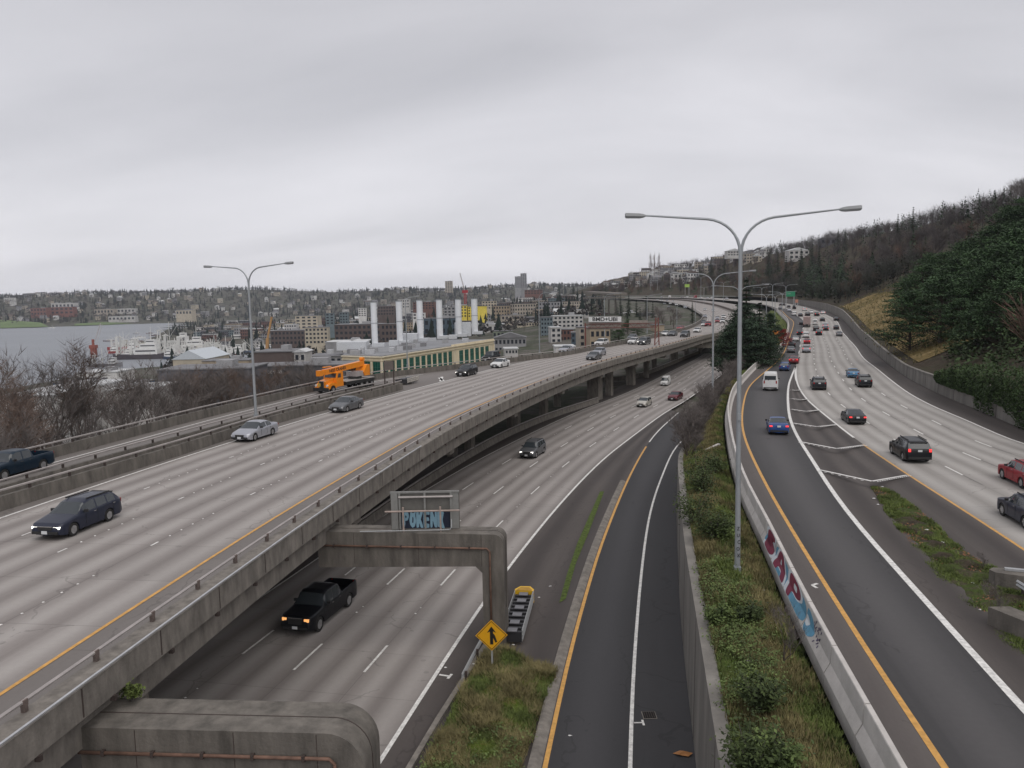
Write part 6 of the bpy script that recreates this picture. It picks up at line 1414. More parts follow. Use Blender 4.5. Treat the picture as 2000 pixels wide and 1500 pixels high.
# ================= ships =================
def hullm(L, Bm, H, m0, nm='hull'):
    st = [(0, .25, 1.0), (.04, .5, .95), (.12, .85, .85), (.3, 1, .78), (.7, 1, .78), (.88, .75, .9), (.96, .4, 1.1), (1, .04, 1.25)]; vs = []
    for x, w, h in st: vs += [(x*L-L/2, -Bm/2*w, h*H), (x*L-L/2, -Bm/2*w*.75, -.5), (x*L-L/2, Bm/2*w*.75, -.5), (x*L-L/2, Bm/2*w, h*H)]
    m = MB(); k = 4; m.add(vs, [(i*k+j, (i+1)*k+j, (i+1)*k+(j+1) % k, i*k+(j+1) % k) for i in range(len(st)-1) for j in range(4)]+[(0, 1, 2, 3), tuple(range(28, 32))[::-1]]); return m
def ship(px0, px1, yw, Y, label, hull, house_, kind, rz=0, group=None, name='ship', cat='ship'):
    if yw > 0: Y = 77000/(yw-(603.8-.0209*(px0+px1)/2))
    a = at(px0, yw, Y); b = at(px1, yw, Y); L = (b[0]-a[0])/math.cos(rz); c = (a+b)/2; Bm = L*.2; H = L*.105
    t = thing(name, label, cat, (c[0], Y, max(c[2], .0)), rz, group); hm = mat('hull_%.2f%.2f%.2f' % hull, hull, .5, var=.1, scale=.3); sm_ = mat('deckhouse_%.2f%.2f%.2f' % house_, house_, .5, var=.06, scale=.3)
    hullm(L, Bm, H, hm).build('hull', hm, t, ang=40)
    def dh(x, w, z, h, l): MB().box((x*L, 0, H*.8+z*H+h*H/2), (l*L, w*Bm, h*H)).build('deckhouse', sm_, t); MB().box((x*L, -w*Bm/2-.05, H*.8+z*H+h*H*.6), (l*L*.85, .06, h*H*.22)).build('window_band', M_win, t)
    if kind == 'big': dh(.12, .85, 0, 1.0, .42); dh(.16, .7, 1.0, .8, .3); dh(.2, .55, 1.8, .7, .16)
    elif kind == 'fish': dh(.22, .8, 0, 1.0, .24); dh(.24, .6, 1.0, .8, .14)
    elif kind == 'aft': dh(-.28, .8, 0, 1.2, .25); dh(-.26, .6, 1.2, .9, .16)
    elif kind == 'small': dh(.05, .7, -.1, 1.2, .4)
    m = MB()
    def gantry(x, h, w=.38):
        for sy in (-1, 1): m.bar((x*L-.03*L, sy*Bm*w, H*.7), (x*L, sy*Bm*w*.8, H*.7+h*H), .05*H*2+.5)
        m.bar((x*L, -Bm*w*.8, H*.7+h*H), (x*L, Bm*w*.8, H*.7+h*H), .6+.05*H)
        for sx in (-.035, .035): m.bar((x*L+sx*L, 0, H*.7), (x*L+sx*L, 0, H*.7+h*H), .45)
        m.bar((x*L-.06*L, 0, H*.7+h*H*.95), (x*L+.06*L, 0, H*.7+h*H*.95), .6)
    if kind == 'big': gantry(-.38, 3.2); gantry(-.12, 2.6); m.bar((.2*L, 0, H*3), (.2*L, 0, H*5.5), .35); m.bar((.0, 0, H), (-.1*L, 0, H*4), .35)
    elif kind in ('fish', 'aft'):
        s = -1 if kind == 'fish' else 1
        gantry(s*.35, 2.6); m.bar((s*.1*L, 0, H), (s*.1*L, 0, H*5.2), .3+.004*L); m.bar((s*.1*L, 0, H*1.6), (s*.38*L, 0, H*4.3), .3); m.bar((s*.1*L, 0, H*1.6), (s*-.12*L, 0, H*4.6), .3)
    else: m.bar((.05*L, 0, H), (.05*L, 0, H*5), .2)
    m.build('rigging', mat('mast_white', (.6, .6, .58), .5, var=.05), t); return t
Wt = (.66, .66, .65)
ship(222, 330, 701, 735, 'long white research vessel with two tall box gantries at its left end', (.08, .07, .08), Wt, 'big')
ship(318, 412, 692, 690, 'large white ship with layered bridge and tall white masts, in the middle of the harbour', Wt, Wt, 'big', rz=.25); ship(300, 380, 672, 1000, 'white ship partly hidden behind the large white one', Wt, Wt, 'fish')
ship(376, 445, 700, 600, 'dark-hulled trawler with crossed white booms beside the large white ship', (.03, .035, .06), Wt, 'aft', rz=-.15); ship(425, 478, 706, 520, 'trawler with an orange-red deckhouse left of the street lamp', (.05, .06, .07), (.42, .08, .05), 'fish')
ship(470, 530, 690, 640, 'pale blue-grey workboat behind the street lamp', (.10, .14, .22), Wt, 'fish'); ship(515, 580, 692, 560, 'white fishing boat with a net drum left of the red one', (.45, .40, .33), Wt, 'aft')
ship(540, 592, 694, 500, 'red fishing boat with white wheelhouse and two gantries', (.34, .02, .04), (.38, .04, .06), 'fish'); ship(586, 622, 690, 520, 'grey fishing boat with a lattice gantry right of the red one', (.16, .19, .24), (.4, .42, .45), 'aft'); ship(430, 500, 668, 900, 'long white moored boat far behind the trawlers', Wt, Wt, 'small'); ship(505, 560, 668, 860, 'white cabin cruiser far behind the red fishing boat', Wt, Wt, 'small')
ship(175, 240, 716, 560, 'low grey barge with white deck gear at the left of the harbour', (.18, .18, .19), (.5, .5, .5), 'fish'); ship(612, 652, 697, 430, 'dark red barge near the long grey shed', (.2, .02, .04), (.12, .12, .13), 'small')
rnd = random.Random(9)
for i in range(100):
    px = rnd.uniform(225, 640) if i % 2 else rnd.uniform(225, 430); yw = rnd.uniform(672, 702) if px < 420 else rnd.uniform(676, 699); Yq = 77000/(yw-(603.8-.0209*px)); Xq = (px-1000)/F*Yq
    if Xq > np.interp(Yq, *XS)-8: continue
    w = rnd.uniform(14, 34)*F/Yq/2; ship(px-w, px+w, yw, Yq, 'moored fishing boat crowded into the harbour basin with its masts up', rnd.choice([Wt, Wt, (.05, .07, .12), (.3, .05, .05), (.12, .13, .15)]), rnd.choice([Wt, Wt, Wt, (.45, .42, .36)]), rnd.choice(['fish', 'aft', 'big', 'fish']), rz=rnd.uniform(-.5, .5), group='fishing boats crowded in the harbour basin', name='fishing_boat', cat='boat')
rnd = random.Random(5)
for i in range(26):
    px = rnd.uniform(262, 420); Y = rnd.uniform(900, 1450); X = (px-1000)/F*Y; q = X-np.interp(Y, *XS)
    if q > 60 or q < -110: X = np.interp(Y, *XS)-rnd.uniform(-10, 80); px = 1000+X/Y*F
    w = rnd.uniform(9, 20)*F/Y/2; g = at(px, 640, Y)
    yw = 750-F*0; 
    # waterline: on the lake surface
    d = Vector((X, Y, 0.0)); 
    t = ship(px-w, px+w, 0, Y, 'small moored boat or floating house at the far marina piers', rnd.choice([Wt, (.12, .08, .08), (.3, .3, .32), (.2, .1, .09)]), rnd.choice([Wt, (.25, .2, .18), (.4, .4, .42)]), 'small', rz=rnd.uniform(-.4, .4), group='small boats at the far marina', name='moored_boat', cat='boat'); t.location = (X, Y, 0)
ship(95, 108, 641, 1950, 'tiny white boat off the far park lawn', Wt, Wt, 'small', name='moored_boat', cat='boat')
# ================= vegetation =================
M_bark = mat('bare_twigs', (.125, .108, .102), .95, var=.3, scale=1); M_bark2 = mat('grey_twigs', (.12, .10, .095), .95, var=.25, scale=1); M_rustt = mat('russet_twigs', (.13, .092, .075), .95, var=.35, scale=1)
M_con = mat('conifer_needles', (.012, .026, .016), .9, var=.45, scale=.8, col2=(.03, .055, .028)); M_pine = mat('pine_needles', (.016, .038, .015), .9, var=.5, scale=.35, col2=(.045, .085, .032))
M_far = mat('far_conifer', (.025, .04, .028), .95, var=.4, scale=.05); M_farb = mat('far_bare_wood', (.085, .072, .066), .95, var=.3, scale=.05)
M_trunk = mat('tree_trunk', (.07, .055, .045), .95, var=.3, scale=2); M_leaf = mat('bramble_leaves', (.045, .08, .018), .85, var=.5, scale=1.5, col2=(.11, .15, .045)); M_leafd = mat('dark_shrub_leaves', (.025, .045, .012), .9, var=.5, scale=1.5, col2=(.05, .07, .02))
M_dry = mat('dry_grass', (.12, .105, .04), .95, var=.4, scale=.8, col2=(.20, .17, .08)); M_gras = mat('green_grass', (.07, .10, .02), .9, var=.5, scale=.8, col2=(.12, .155, .04)); M_ivy = mat('ivy_leaves', (.02, .04, .012), .9, var=.5, scale=1.2, col2=(.045, .075, .025)); M_redl = mat('red_leaves', (.24, .02, .02), .85, var=.3, scale=1)
def bare_tree(rng, H, spread=.5, twigs=7, depth=4, sides=3, droop=0., tw=.02):
    tr = MB(); cr = MB()
    def grow(p, d, L, r, lvl):
        n = 3; pts = [p]; dd = d.copy()
        for i in range(n):
            dd = (dd+Vector((rng.uniform(-1, 1), rng.uniform(-1, 1), rng.uniform(-.6, .8)-droop*lvl*.5))*.17).normalized(); pts.append(pts[-1]+dd*L/n)
        rr = [r*(1-.5*i/n) for i in range(n+1)]
        (tr if lvl <= 1 else cr).tube([tuple(q) for q in pts], rr, 5 if lvl == 0 else sides, caps=False)
        if lvl == depth:
            for i in range(twigs):
                q = pts[rng.randint(1, n)]; v = (dd+Vector((rng.uniform(-1, 1), rng.uniform(-1, 1), rng.uniform(-.5, .9)-droop))*.8).normalized(); l = L*rng.uniform(.6, 1.2); s = v.orthogonal().normalized()*tw
                e = q+v*l; cr.add([tuple(q-s), tuple(q+s), tuple(e)], [(0, 1, 2)])
            return
        nb = rng.randint(3, 4) if lvl else rng.randint(4, 6)
        for i in range(nb):
            t = rng.uniform(.35, 1) if lvl else .25+.75*i/nb; k = min(int(t*n), n-1); q = pts[k].lerp(pts[k+1], t*n-k)
            a = rng.uniform(0, 2*math.pi); side = Vector((math.cos(a), math.sin(a), 0)); v = (dd*(1-spread*.6)+side*spread+Vector((0, 0, .22))).normalized()
            grow(q, v, L*rng.uniform(.55, .78), rr[k]*.62, lvl+1)
    grow(Vector((0, 0, -.3)), Vector((0, 0, 1)), H*.42, H*.016, 0); return tr, cr
def tri_leaf(mb, c, s, rng, flat=.5):
    n = Vector((rng.uniform(-1, 1), rng.uniform(-1, 1), rng.uniform(-.2, 1)+flat)).normalized(); x = n.orthogonal().normalized(); y = n.cross(x); a = rng.uniform(0, 6.28); x, y = x*math.cos(a)+y*math.sin(a), y*math.cos(a)-x*math.sin(a)
    mb.add([tuple(c-x*s), tuple(c+y*s*.6), tuple(c+x*s), tuple(c-y*s*.45)], [(0, 1, 2, 3)])
def conifer(rng, H, R, layers=18, per=10, leaf=.40, cards=24, power=1.0):
    tr = MB().tube([(0, 0, -.5), (0, 0, H*.55), (0, 0, H*.97)], [H*.018, H*.011, .03], 6); cr = MB()
    for i in range(layers):
        t = i/(layers-1); z = H*(.10+.88*t); r = R*(1-t)**power*rng.uniform(.75, 1.12)+.15
        for j in range(max(3, int(per*(1-t*.6)))):
            a = rng.uniform(0, 6.28); rl = r*rng.uniform(.65, 1.15); d = Vector((math.cos(a), math.sin(a), -.22-.15*rng.random()))
            for k in range(cards):
                u = (k+.5)/cards; c = Vector((0, 0, z))+d*rl*u+Vector((rng.uniform(-1, 1), rng.uniform(-1, 1), rng.uniform(-.5, .4)))*.28*(r*.35+.3); tri_leaf(cr, c, leaf*rng.uniform(.6, 1.2)*(1-.3*u), rng, .8)
    return tr, cr
def pine(rng, H, R, clumps=46, leaf=.30, cards=64, low=.22):
    """broad pine: plates of foliage on spreading limbs with gaps between"""
    tr = MB().tube([(0, 0, -.5), (rng.uniform(-.3, .3), 0, H*.5), (rng.uniform(-.5, .5), rng.uniform(-.5, .5), H*.92)], [H*.022, H*.015, .06], 7); cr = MB()
    for i in range(clumps):
        t = rng.random()**.8; z = H*(low+(.97-low)*t); env = R*math.sin(math.pi*min(.28+.72*t, .985))**.7*(1-.25*t); a = rng.uniform(0, 6.28); rad = env*rng.uniform(.25, 1.0)**.6
        c = Vector((math.cos(a)*rad, math.sin(a)*rad, z)); tr.tube([(0, 0, z-rad*.35), tuple(c*.6+Vector((0, 0, z*.4-.05*rad))), tuple(c)], [.09, .06, .03], 4, caps=False)
        sx = R*rng.uniform(.16, .34); sz = sx*rng.uniform(.12, .3)
        for k in range(cards):
            v = Vector((rng.gauss(0, .5), rng.gauss(0, .5), rng.gauss(0, .5))); tri_leaf(cr, c+Vector((v.x*sx, v.y*sx, v.z*sz+.1*sx)), leaf*rng.uniform(.6, 1.3), rng, .7)
    return tr, cr
def protos(fn, n, mats_, **kw):
    out = []
    for i in range(n):
        rng = random.Random(100+i*7+n); tr, cr = fn(rng, **kw); out.append((tr.mesh('trunk', mats_[0]), cr.mesh('crown', mats_[1])))
    return out
def tree(pr, name, loc, rz, sc, label, group=None, crown=None, cat='tree', sz=None):
    t = thing(name, label, cat, loc, rz, group); t.scale = (sc, sc, sz or sc)
    for nm, me in zip(('trunk', 'crown'), pr):
        o = bpy.data.objects.new(nm, me); COL.objects.link(o); o.parent = t
        if crown and nm == 'crown': o.material_slots[0].link = 'OBJECT'; o.material_slots[0].material = crown
    return t
R_ = random.Random(21)
bare = protos(bare_tree, 5, (M_trunk, M_bark), H=12, twigs=8, depth=4, spread=.5, tw=.017)
bareW = protos(bare_tree, 2, (mat('birch_trunk', (.33, .30, .28), .9, var=.3), M_rustt), H=12, twigs=8, depth=4, spread=.4, droop=.25, tw=.016)
con = protos(conifer, 3, (M_trunk, M_con), H=18, R=4.2)
conD = protos(conifer, 2, (M_trunk, M_con), H=14, R=2.2, layers=18, per=8, cards=12, power=.8)
pin = protos(pine, 4, (M_trunk, M_pine), H=15, R=7.5, clumps=120, cards=80, leaf=.25, low=.12)
# bare trees left of the ramp
spots = [(28,72,700,1),(70,84,668,0),(128,92,664,1),(0,100,700,0),(-40,80,690,0),(175,90,735,0),(215,100,722,0),(250,110,715,0),(290,100,712,0),(318,106,706,0),(340,112,715,0),(365,118,702,1),(385,116,708,0),(402,124,704,1),(425,122,700,0),(450,128,708,0),(470,130,705,0),(535,132,698,1),(575,138,704,0),(515,136,708,0),(556,140,702,0),(595,146,706,0),(610,150,712,0),(300,90,735,0),(260,84,730,0),(412,112,722,0),(440,118,725,1),(100,120,720,0),(40,130,712,0),(155,70,770,0),(60,66,745,1),(340,95,765,0),(480,118,760,0),(555,128,748,0),(20,60,780,0)]
for i, (px, Y, yt, w) in enumerate(spots):
    top = at(px, yt-10, Y); X = top[0]; 
    X = min(X, np.interp(Y, OLy, OLx)-4.5); g = float(terr(X, Y)); H = max(top[2]-g, 3); pr = (bareW if w else bare); pr = pr[i % len(pr)]
    tree(pr, 'birch_tree' if w else 'bare_tree', (X, Y, g), R_.uniform(0, 6), H/11.2, 'leafless tree standing left of the ramp barrier' if not w else 'pale-stemmed russet leafless birch left of the ramp barrier', 'leafless trees left of the ramp' if not w else 'russet birches left of the ramp')
tree(con[0], 'evergreen_shrub', (at(340, 815, 74)[0], 78, 25), 1, .65, 'dark green evergreen bush peeking above the left barrier', None)
tree(bareW[0], 'birch_tree', tuple(at(1020, 700, 190)[:2])+(26,), 0, .95, 'leafless tree behind the barrier right of the power plant'); tree(bare[1], 'bare_tree', tuple(at(1045, 700, 205)[:2])+(26,), 0, .95, 'wide leafless tree beside the first single-arm lamp')
# dark pine clump on the strip
for k, (px, Y, yt, wid, pr) in enumerate(((1458,178,545,95,con[1]),(1436,166,606,60,con[2]),(1484,172,590,84,con[0]),(1425,160,634,56,pin[2]),(1505,178,612,50,pin[3]),(1452,150,622,84,pin[1]),(1456,165,596,90,pin[3]),(1478,152,632,84,pin[0]),(1428,150,646,70,pin[1]),(1490,158,640,60,pin[2]),(1412,158,655,44,pin[0]))):
    top = at(px, yt, Y); sp_ = strip_pt(Y, .3 if px < 1450 else .6); g = 33.5; H = top[2]-g; W_ = wid*Y/F
    base = 18 if pr in con else 15; rad = 4.2 if pr in con else 7.5
    tree(pr, 'pine_tree', (top[0], Y, g), k, W_/2/rad*1.2, ['tallest pointed dark pine of the clump behind the near lamp pole', 'dark pine left of the near lamp pole in the clump', 'dark pine right of the near lamp pole in the clump', 'low broad pine at the left rim of the clump', 'slim dark pine at the right rim of the clump', 'broad front pine at the foot of the clump', 'bushy pine in the middle of the clump behind the tallest one', 'round pine just right of the near lamp pole foot of the clump', 'spreading low pine left of the pole at the clump foot', 'small front pine under the right rim of the clump', 'lowest small pine at the far left of the clump'][k], 'dark pines on the strip', crown=M_con, sz=H/base)
p = at(1526, 662, 205); tree(pin[3], 'red_leaved_tree', (p[0]+.5, 205, 35.5), 0, .34, 'small bright red-leaved tree beside the orange diamond sign', crown=M_redl)
tree(conD[0], 'cypress_tree', tuple(at(1352, 630, 310)[:2])+(38.5,), 0, .62, 'pointed dark cypress behind the left barrier at the far bend'); 
for i, (px, Y, yt, sc) in enumerate(((1212,520,575,1.0),(1228,500,572,1.05),(1243,480,585,1.0),(1262,470,578,1.15),(1275,450,590,1.0),(1250,440,600,.95),(1225,470,596,.9),(1205,560,590,.9),(1160,640,592,.9),(1180,600,600,.8),(1140,560,615,.7))):
    t_ = at(px, yt, Y); g = t_[2]-18*sc; tree(con[i % 3], 'fir_tree', (t_[0], Y, g), i, sc, 'tall dark fir in the stand between the town and the far bend', 'dark firs before the far bend')
for i, (px, Y) in enumerate(((1290,360),(1310,340),(1330,330),(1300,390),(1275,380),(1322,370),(1240,330),(1205,300),(1225,280),(1260,300))):
    g_ = at(px, 640, Y); g = float(terr(g_[0], Y)); tree(bare[i % 5] if i < 6 else pin[i % 4], 'bare_tree' if i < 6 else 'evergreen_shrub', (g_[0]-3, Y, max(g, 30)), i, .85 if i < 6 else .4, 'brown leafless tree behind the far left barrier' if i < 6 else 'rounded green shrub behind the barrier near the gantry', 'leafless trees behind the far left barrier' if i < 6 else 'shrubs near the gantry')
# bare shrubs on the strip slope
for i in range(86):
    Y = R_.uniform(66, 172); t_ = R_.uniform(.0, .55) if Y > 90 else R_.uniform(.02, .3); q = strip_pt(Y, t_)
    tree(bare[i % 5], 'bare_shrub', tuple(q-[0, 0, .4]), R_.uniform(0, 6), R_.uniform(.24, .48), 'dense brown leafless shrub on the slope above the lower road', 'brown shrubs on the strip slope', cat='shrub')
q = strip_pt(112, .0); tree(bare[2], 'bare_tree', (q[0]-1.5, 112, 31.8), 2, .5, 'bare bush whose branches reach over the lower road', cat='shrub')
# ---------- ground plants: cards merged as countless stuff ----------
def scatter(name, m, pts, fn):
    mb = MB(); 
    for p in pts: fn(mb, Vector(p))
    return tag(mb.build(name, m), kind='stuff')
def tuft(h, n=6, w=.02, sp=.5):
    def f(mb, p):
        for i in range(n):
            a = R_.uniform(0, 6.28); l = h*R_.uniform(.5, 1.2); e = p+Vector((math.cos(a)*l*sp, math.sin(a)*l*sp, l)); s = Vector((-math.sin(a), math.cos(a), 0))*w; b = p+Vector((R_.uniform(-.12, .12), R_.uniform(-.12, .12), -.03))
            mb.add([tuple(b-s), tuple(b+s), tuple(e)], [(0, 1, 2)])
    return f
def spts(n, y0, y1, t0, t1, cond=None):
    o = []; IX = np.arange(len(sl2))
    while len(o) < n:
        Y = y0+(y1-y0)*R_.random()**1.3; t = R_.uniform(t0, t1)
        f = float(np.interp(Y, sl2[:, 1], IX)); i = min(int(f), len(sl2)-2); fr_ = f-i
        q = (sl2[i]*(1-fr_)+sl2[i+1]*fr_)*(1-t)+(sr[i]*(1-fr_)+sr[i+1]*fr_)*t; z = float(stripz(sl2[i, 1]*(1-fr_)+sl2[i+1, 1]*fr_, t))
        z = float(stripz(q[1], t))
        w = math.sin(q[0]*1.7+q[1]*.9)+math.sin(q[1]*.6-q[0]*2.3)+R_.gauss(0, .6)
        if cond and not cond(q[0], q[1], t, w): continue
        o.append((q[0], q[1], z))
    return o
scatter('dry_grass_tufts', M_dry, spts(12000, 20, 130, .02, .97, lambda x, y, t, w: w > -.2), tuft(.34, 7, .022, .6))
scatter('green_grass_tufts', M_gras, spts(12000, 20, 130, .02, .99, lambda x, y, t, w: w < .6 or t > .85), tuft(.26, 7, .024, .6))
def leafclump(r, n, s):
    def f(mb, p):
        for i in range(n):
            v = Vector((R_.gauss(0, .5)*r, R_.gauss(0, .5)*r, abs(R_.gauss(0, .5))*r*.9)); tri_leaf(mb, p+v, s*R_.uniform(.6, 1.3), R_, .9)
    return f
br = spts(190, 22, 42, .05, .62, lambda x, y, t, w: w > -.6 and (24 < y < 37))
scatter('bramble_thicket', M_leaf, br, leafclump(.40, 80, .055))
# near shrubs on the strip as things
def shrub(p, r, n, leaf, m, label, group=None, stems=True, name='shrub'):
    rng = random.Random(int(p[1]*31+p[0]*17)); t = thing(name, label, 'shrub', tuple(p), 0, group); mb = MB(); st = MB()
    for i in range(14):
        a = rng.uniform(0, 6.28); e = Vector((math.cos(a)*r*rng.uniform(.3, .9), math.sin(a)*r*rng.uniform(.3, .9), r*rng.uniform(.7, 1.5))); st.tube([(0, 0, -.1), tuple(e*.5+Vector((0, 0, .1*r))), tuple(e)], [.025, .016, .006], 4, caps=False)
        for k in range(n//14):
            c = e*rng.uniform(.45, 1.05)+Vector((rng.gauss(0, .22), rng.gauss(0, .22), rng.gauss(0, .18)))*r; tri_leaf(mb, c, leaf*rng.uniform(.6, 1.3), rng, .6)
    st.build('stems', M_bark, t); mb.build('leaves', m, t); return t
for k, (px, py, r) in enumerate(((1440,1400,1.0),(1437,1140,.55),(1348,1010,1.35),(1382,1020,1.2),(1375,950,1.0),(1395,905,1.0),(1352,915,1.4),(1410,1035,.8),(1395,1160,.6),(1500,1420,.7),(1475,1330,.8))):
    zf_ = ([0, 300], [37.6, 37.6]) if py > 1050 else ([0, 300], [37.0, 37.0]); q = on(px, py+20, zf_); i = int(np.argmin(abs(sl2[:, 1]-q[1]))); den_ = sr[i, 0]-sl2[i, 0]; tt_ = min(max((q[0]-sl2[i, 0])/max(den_, .1), .06), .9); q = strip_pt(q[1], tt_)
    shrub(q, r, 1500, .075, M_leafd if k not in (7, 8, 9) else M_leaf, ['dark broom shrub low on the strip at the bottom of the picture', 'small dark shrub at the foot of the near lamp pole', 'large dark shrub against the retaining wall top', 'brownish-green shrub beside the large dark one', 'dark green shrub higher on the strip', 'dull green shrub below the broken slab', 'tall dark shrub at the wall end', 'bright green bush just below the dark shrubs', 'bright green bush left of the lamp pole foot', 'low green bush near the barrier', 'dark green bush amid the brambles'][k])
def bareshrub(p, sc, label): tree(bare[3], 'bare_shrub', tuple(p), 1.3, sc, label, cat='shrub')
bareshrub(on(1937, 1225, zI), .17, 'round bare brown shrub on the weedy island near the right edge'); bareshrub(on(1916, 1118, zI), .09, 'small bare twiggy shrub at the upper end of the weedy island'); bareshrub(strip_pt(25.5, .72), .2, 'bare dark twiggy shrub by the barrier at the bottom')
# islands: grass
def ispts(poly, zf, n, h, cond=None):
    A = [on(x, y, zf) for x, y in poly]; xs_ = [p[0] for p in A]; ys = [p[1] for p in A]; o = []; tries = 0
    while len(o) < n and tries < n*12:
        tries += 1; x = R_.uniform(min(xs_), max(xs_)); y = R_.uniform(min(ys), max(ys)); c = False; j = len(A)-1
        for i in range(len(A)):
            if (A[i][1] > y) != (A[j][1] > y) and x < (A[j][0]-A[i][0])*(y-A[i][1])/(A[j][1]-A[i][1])+A[i][0]: c = not c
            j = i
        if not c: continue
        w = math.sin(x*2.2+y*1.3)+math.sin(y*1.1-x*1.9)+R_.gauss(0, .5)
        if cond and not cond(x, y, w): continue
        d = min(math.hypot(x-a[0], y-a[1]) for a in A); o.append((x, y, zat(zf, y)+h*min(d/1.5, 1)*.8))
    return o
scatter('island_dry_grass', M_dry, ispts(isl1, zL, 3600, .33, lambda x, y, w: w > -.1), tuft(.36, 8, .02, .9)); scatter('island_green_grass', M_gras, ispts(isl1, zL, 4200, .33, lambda x, y, w: w < .6), tuft(.24, 8, .022, .6))
scatter('island_weeds', M_leaf, ispts([(860,1430),(1040,1440),(1000,1560),(800,1560)], zL, 60, .3), leafclump(.35, 60, .07)); scatter('weedy_island_grass', M_gras, ispts(isl2, zI, 4500, .15, lambda x, y, w: w > .0), tuft(.16, 6, .025, .7)); scatter('fallen_leaves', mat('dead_leaves', (.22, .10, .045), .9, var=.4, scale=3), ispts(isl2, zI, 1500, .12, lambda x, y, w: w < .3), lambda mb, p: tri_leaf(mb, p+Vector((0, 0, .06)), .06, R_, 2))
q = np.array([-12.1, 23.6, 37.75]); o = shrub(q, .35, 500, .07, M_gras, 'tuft of moss and weeds where the near portal beam meets the viaduct', name='weed_tuft')
# slope grass
gp = []
for _ in range(7000):
    i = R_.choice(gs); p = hill(rb[i, 1], R_.uniform(1, 36)); gp.append((p[0]+R_.uniform(-2, 2), p[1]+R_.uniform(-2, 2), p[2]))
scatter('slope_grass', M_dry, gp, tuft(.6, 6, .05, .8))
# ivy hedge over the right wall
mb = MB(); L0 = arclen(c_RB)
for _ in range(26000):
    Y = R_.uniform(30, 106); i = int(np.argmin(abs(c_RB[:, 1]-Y))); b = c_RB[i]; t = tangents(c_RB)[i]; r = right_of(c_RB)[i]; b = b+t*R_.uniform(-1.6, 1.6); u = R_.random(); hmax = np.interp(Y, [30, 80, 98, 106], [6.2, 5.6, 4.4, 3.0])+.5*math.sin(Y*.9)
    lo = 1.3+.9*math.sin(Y*.55)+.6*math.sin(Y*1.7)
    if Y > 90: lo = 1.5
    z = lo+(hmax-lo)*u; out = -.30-.35*math.sin(math.pi*u)*R_.random() if u < .8 else R_.uniform(-.4, 2.5); tri_leaf(mb, Vector((b[0]+r[0]*out, b[1]+r[1]*out, b[2]+z)), .17*R_.uniform(.6, 1.3), R_, .2)
tag(mb.build('ivy_hedge', M_ivy), 'thick dark green ivy hanging over the right retaining wall', 'ivy')
# pines on the right slope
pl = []
for px, Yq, sc in ((1775,150,.95),(1830,140,1.0),(1800,190,1.1),(1885,145,.85),(1935,136,.85),(1985,128,.85),(2035,122,.9),(1960,118,.8),(2010,112,.85),(1850,160,.9),(1900,175,1.1),(1955,168,1.1),(2005,160,1.1),(2050,155,1.1),(1990,245,1.35),(2040,235,1.35),(1950,250,1.3),(1905,122,.6),(1870,132,.6),(2060,140,1.0),(1925,150,.9),(1975,145,.95),(2025,150,1.0),(1860,170,1.1),(1915,160,1.15),(1970,150,1.2),(2030,130,1.1),(1840,220,1.15),(1890,200,1.15),(1945,190,1.2),(2000,180,1.2),(2050,170,1.2),(1815,250,1.1),(1870,240,1.1),(1935,225,1.15),(1990,215,1.2),(1770,225,.9)):
    p = hill_px(px, Yq); tree(pin[len(pl) % 4], 'pine_tree', tuple(p-[0, 0, .8]), R_.uniform(0, 6), sc*.86, 'broad green pine on the right slope above the retaining wall', 'broad pines on the right slope'); pl.append(p)
p = hill_px(1793, 262); tree(conD[1], 'cypress_tree', tuple(p), 0, 1.05, 'pointed dark conifer at the left rim of the broad pines')
# skyline and slope conifers as things
for i, (px, yt, Yq) in enumerate(((1747,418,560),(1778,404,520),(1635,448,700),(1648,446,700),(1562,455,620),(1585,462,640),(1390,488,950),(1368,484,940),(1155,530,1250),(1120,540,1500),(1057,545,1700),(1270,560,800),(1500,478,720),(1520,482,700),(1535,500,600),(1600,480,600),(1760,475,420),(1415,500,900),(1330,530,1000))):
    g = hill_px(px, Yq); top = at(px, yt, g[1]); H = max(top[2]-g[2], 9)
    tree(con[i % 3], 'fir_tree', tuple(g), i, min(H, 26)/18, 'dark conifer standing out on the hillside or its skyline', 'dark conifers on the hillside')
for px, yt, w in ((1280, 492, 14),):
    g = hill_px(px, 1150); top = at(px, yt, g[1]); 
    for dx in (-5, 0, 5): tree(bareW[0], 'poplar_tree', (g[0]+dx, g[1], g[2]), dx, .9, 'tall pale leafless poplar on the hillside skyline', 'row of tall leafless poplars', sz=(top[2]-g[2])/11.0)
p = hill_px(1968, 395); tree(bare[0], 'bare_tree', tuple(p), 1, 1.75, 'big bare oak-like tree on the skyline at the right edge'); p = hill_px(1990, 380); tree(bare[2], 'bare_tree', tuple(p), 4, 1.5, 'second big bare tree on the skyline at the right edge')
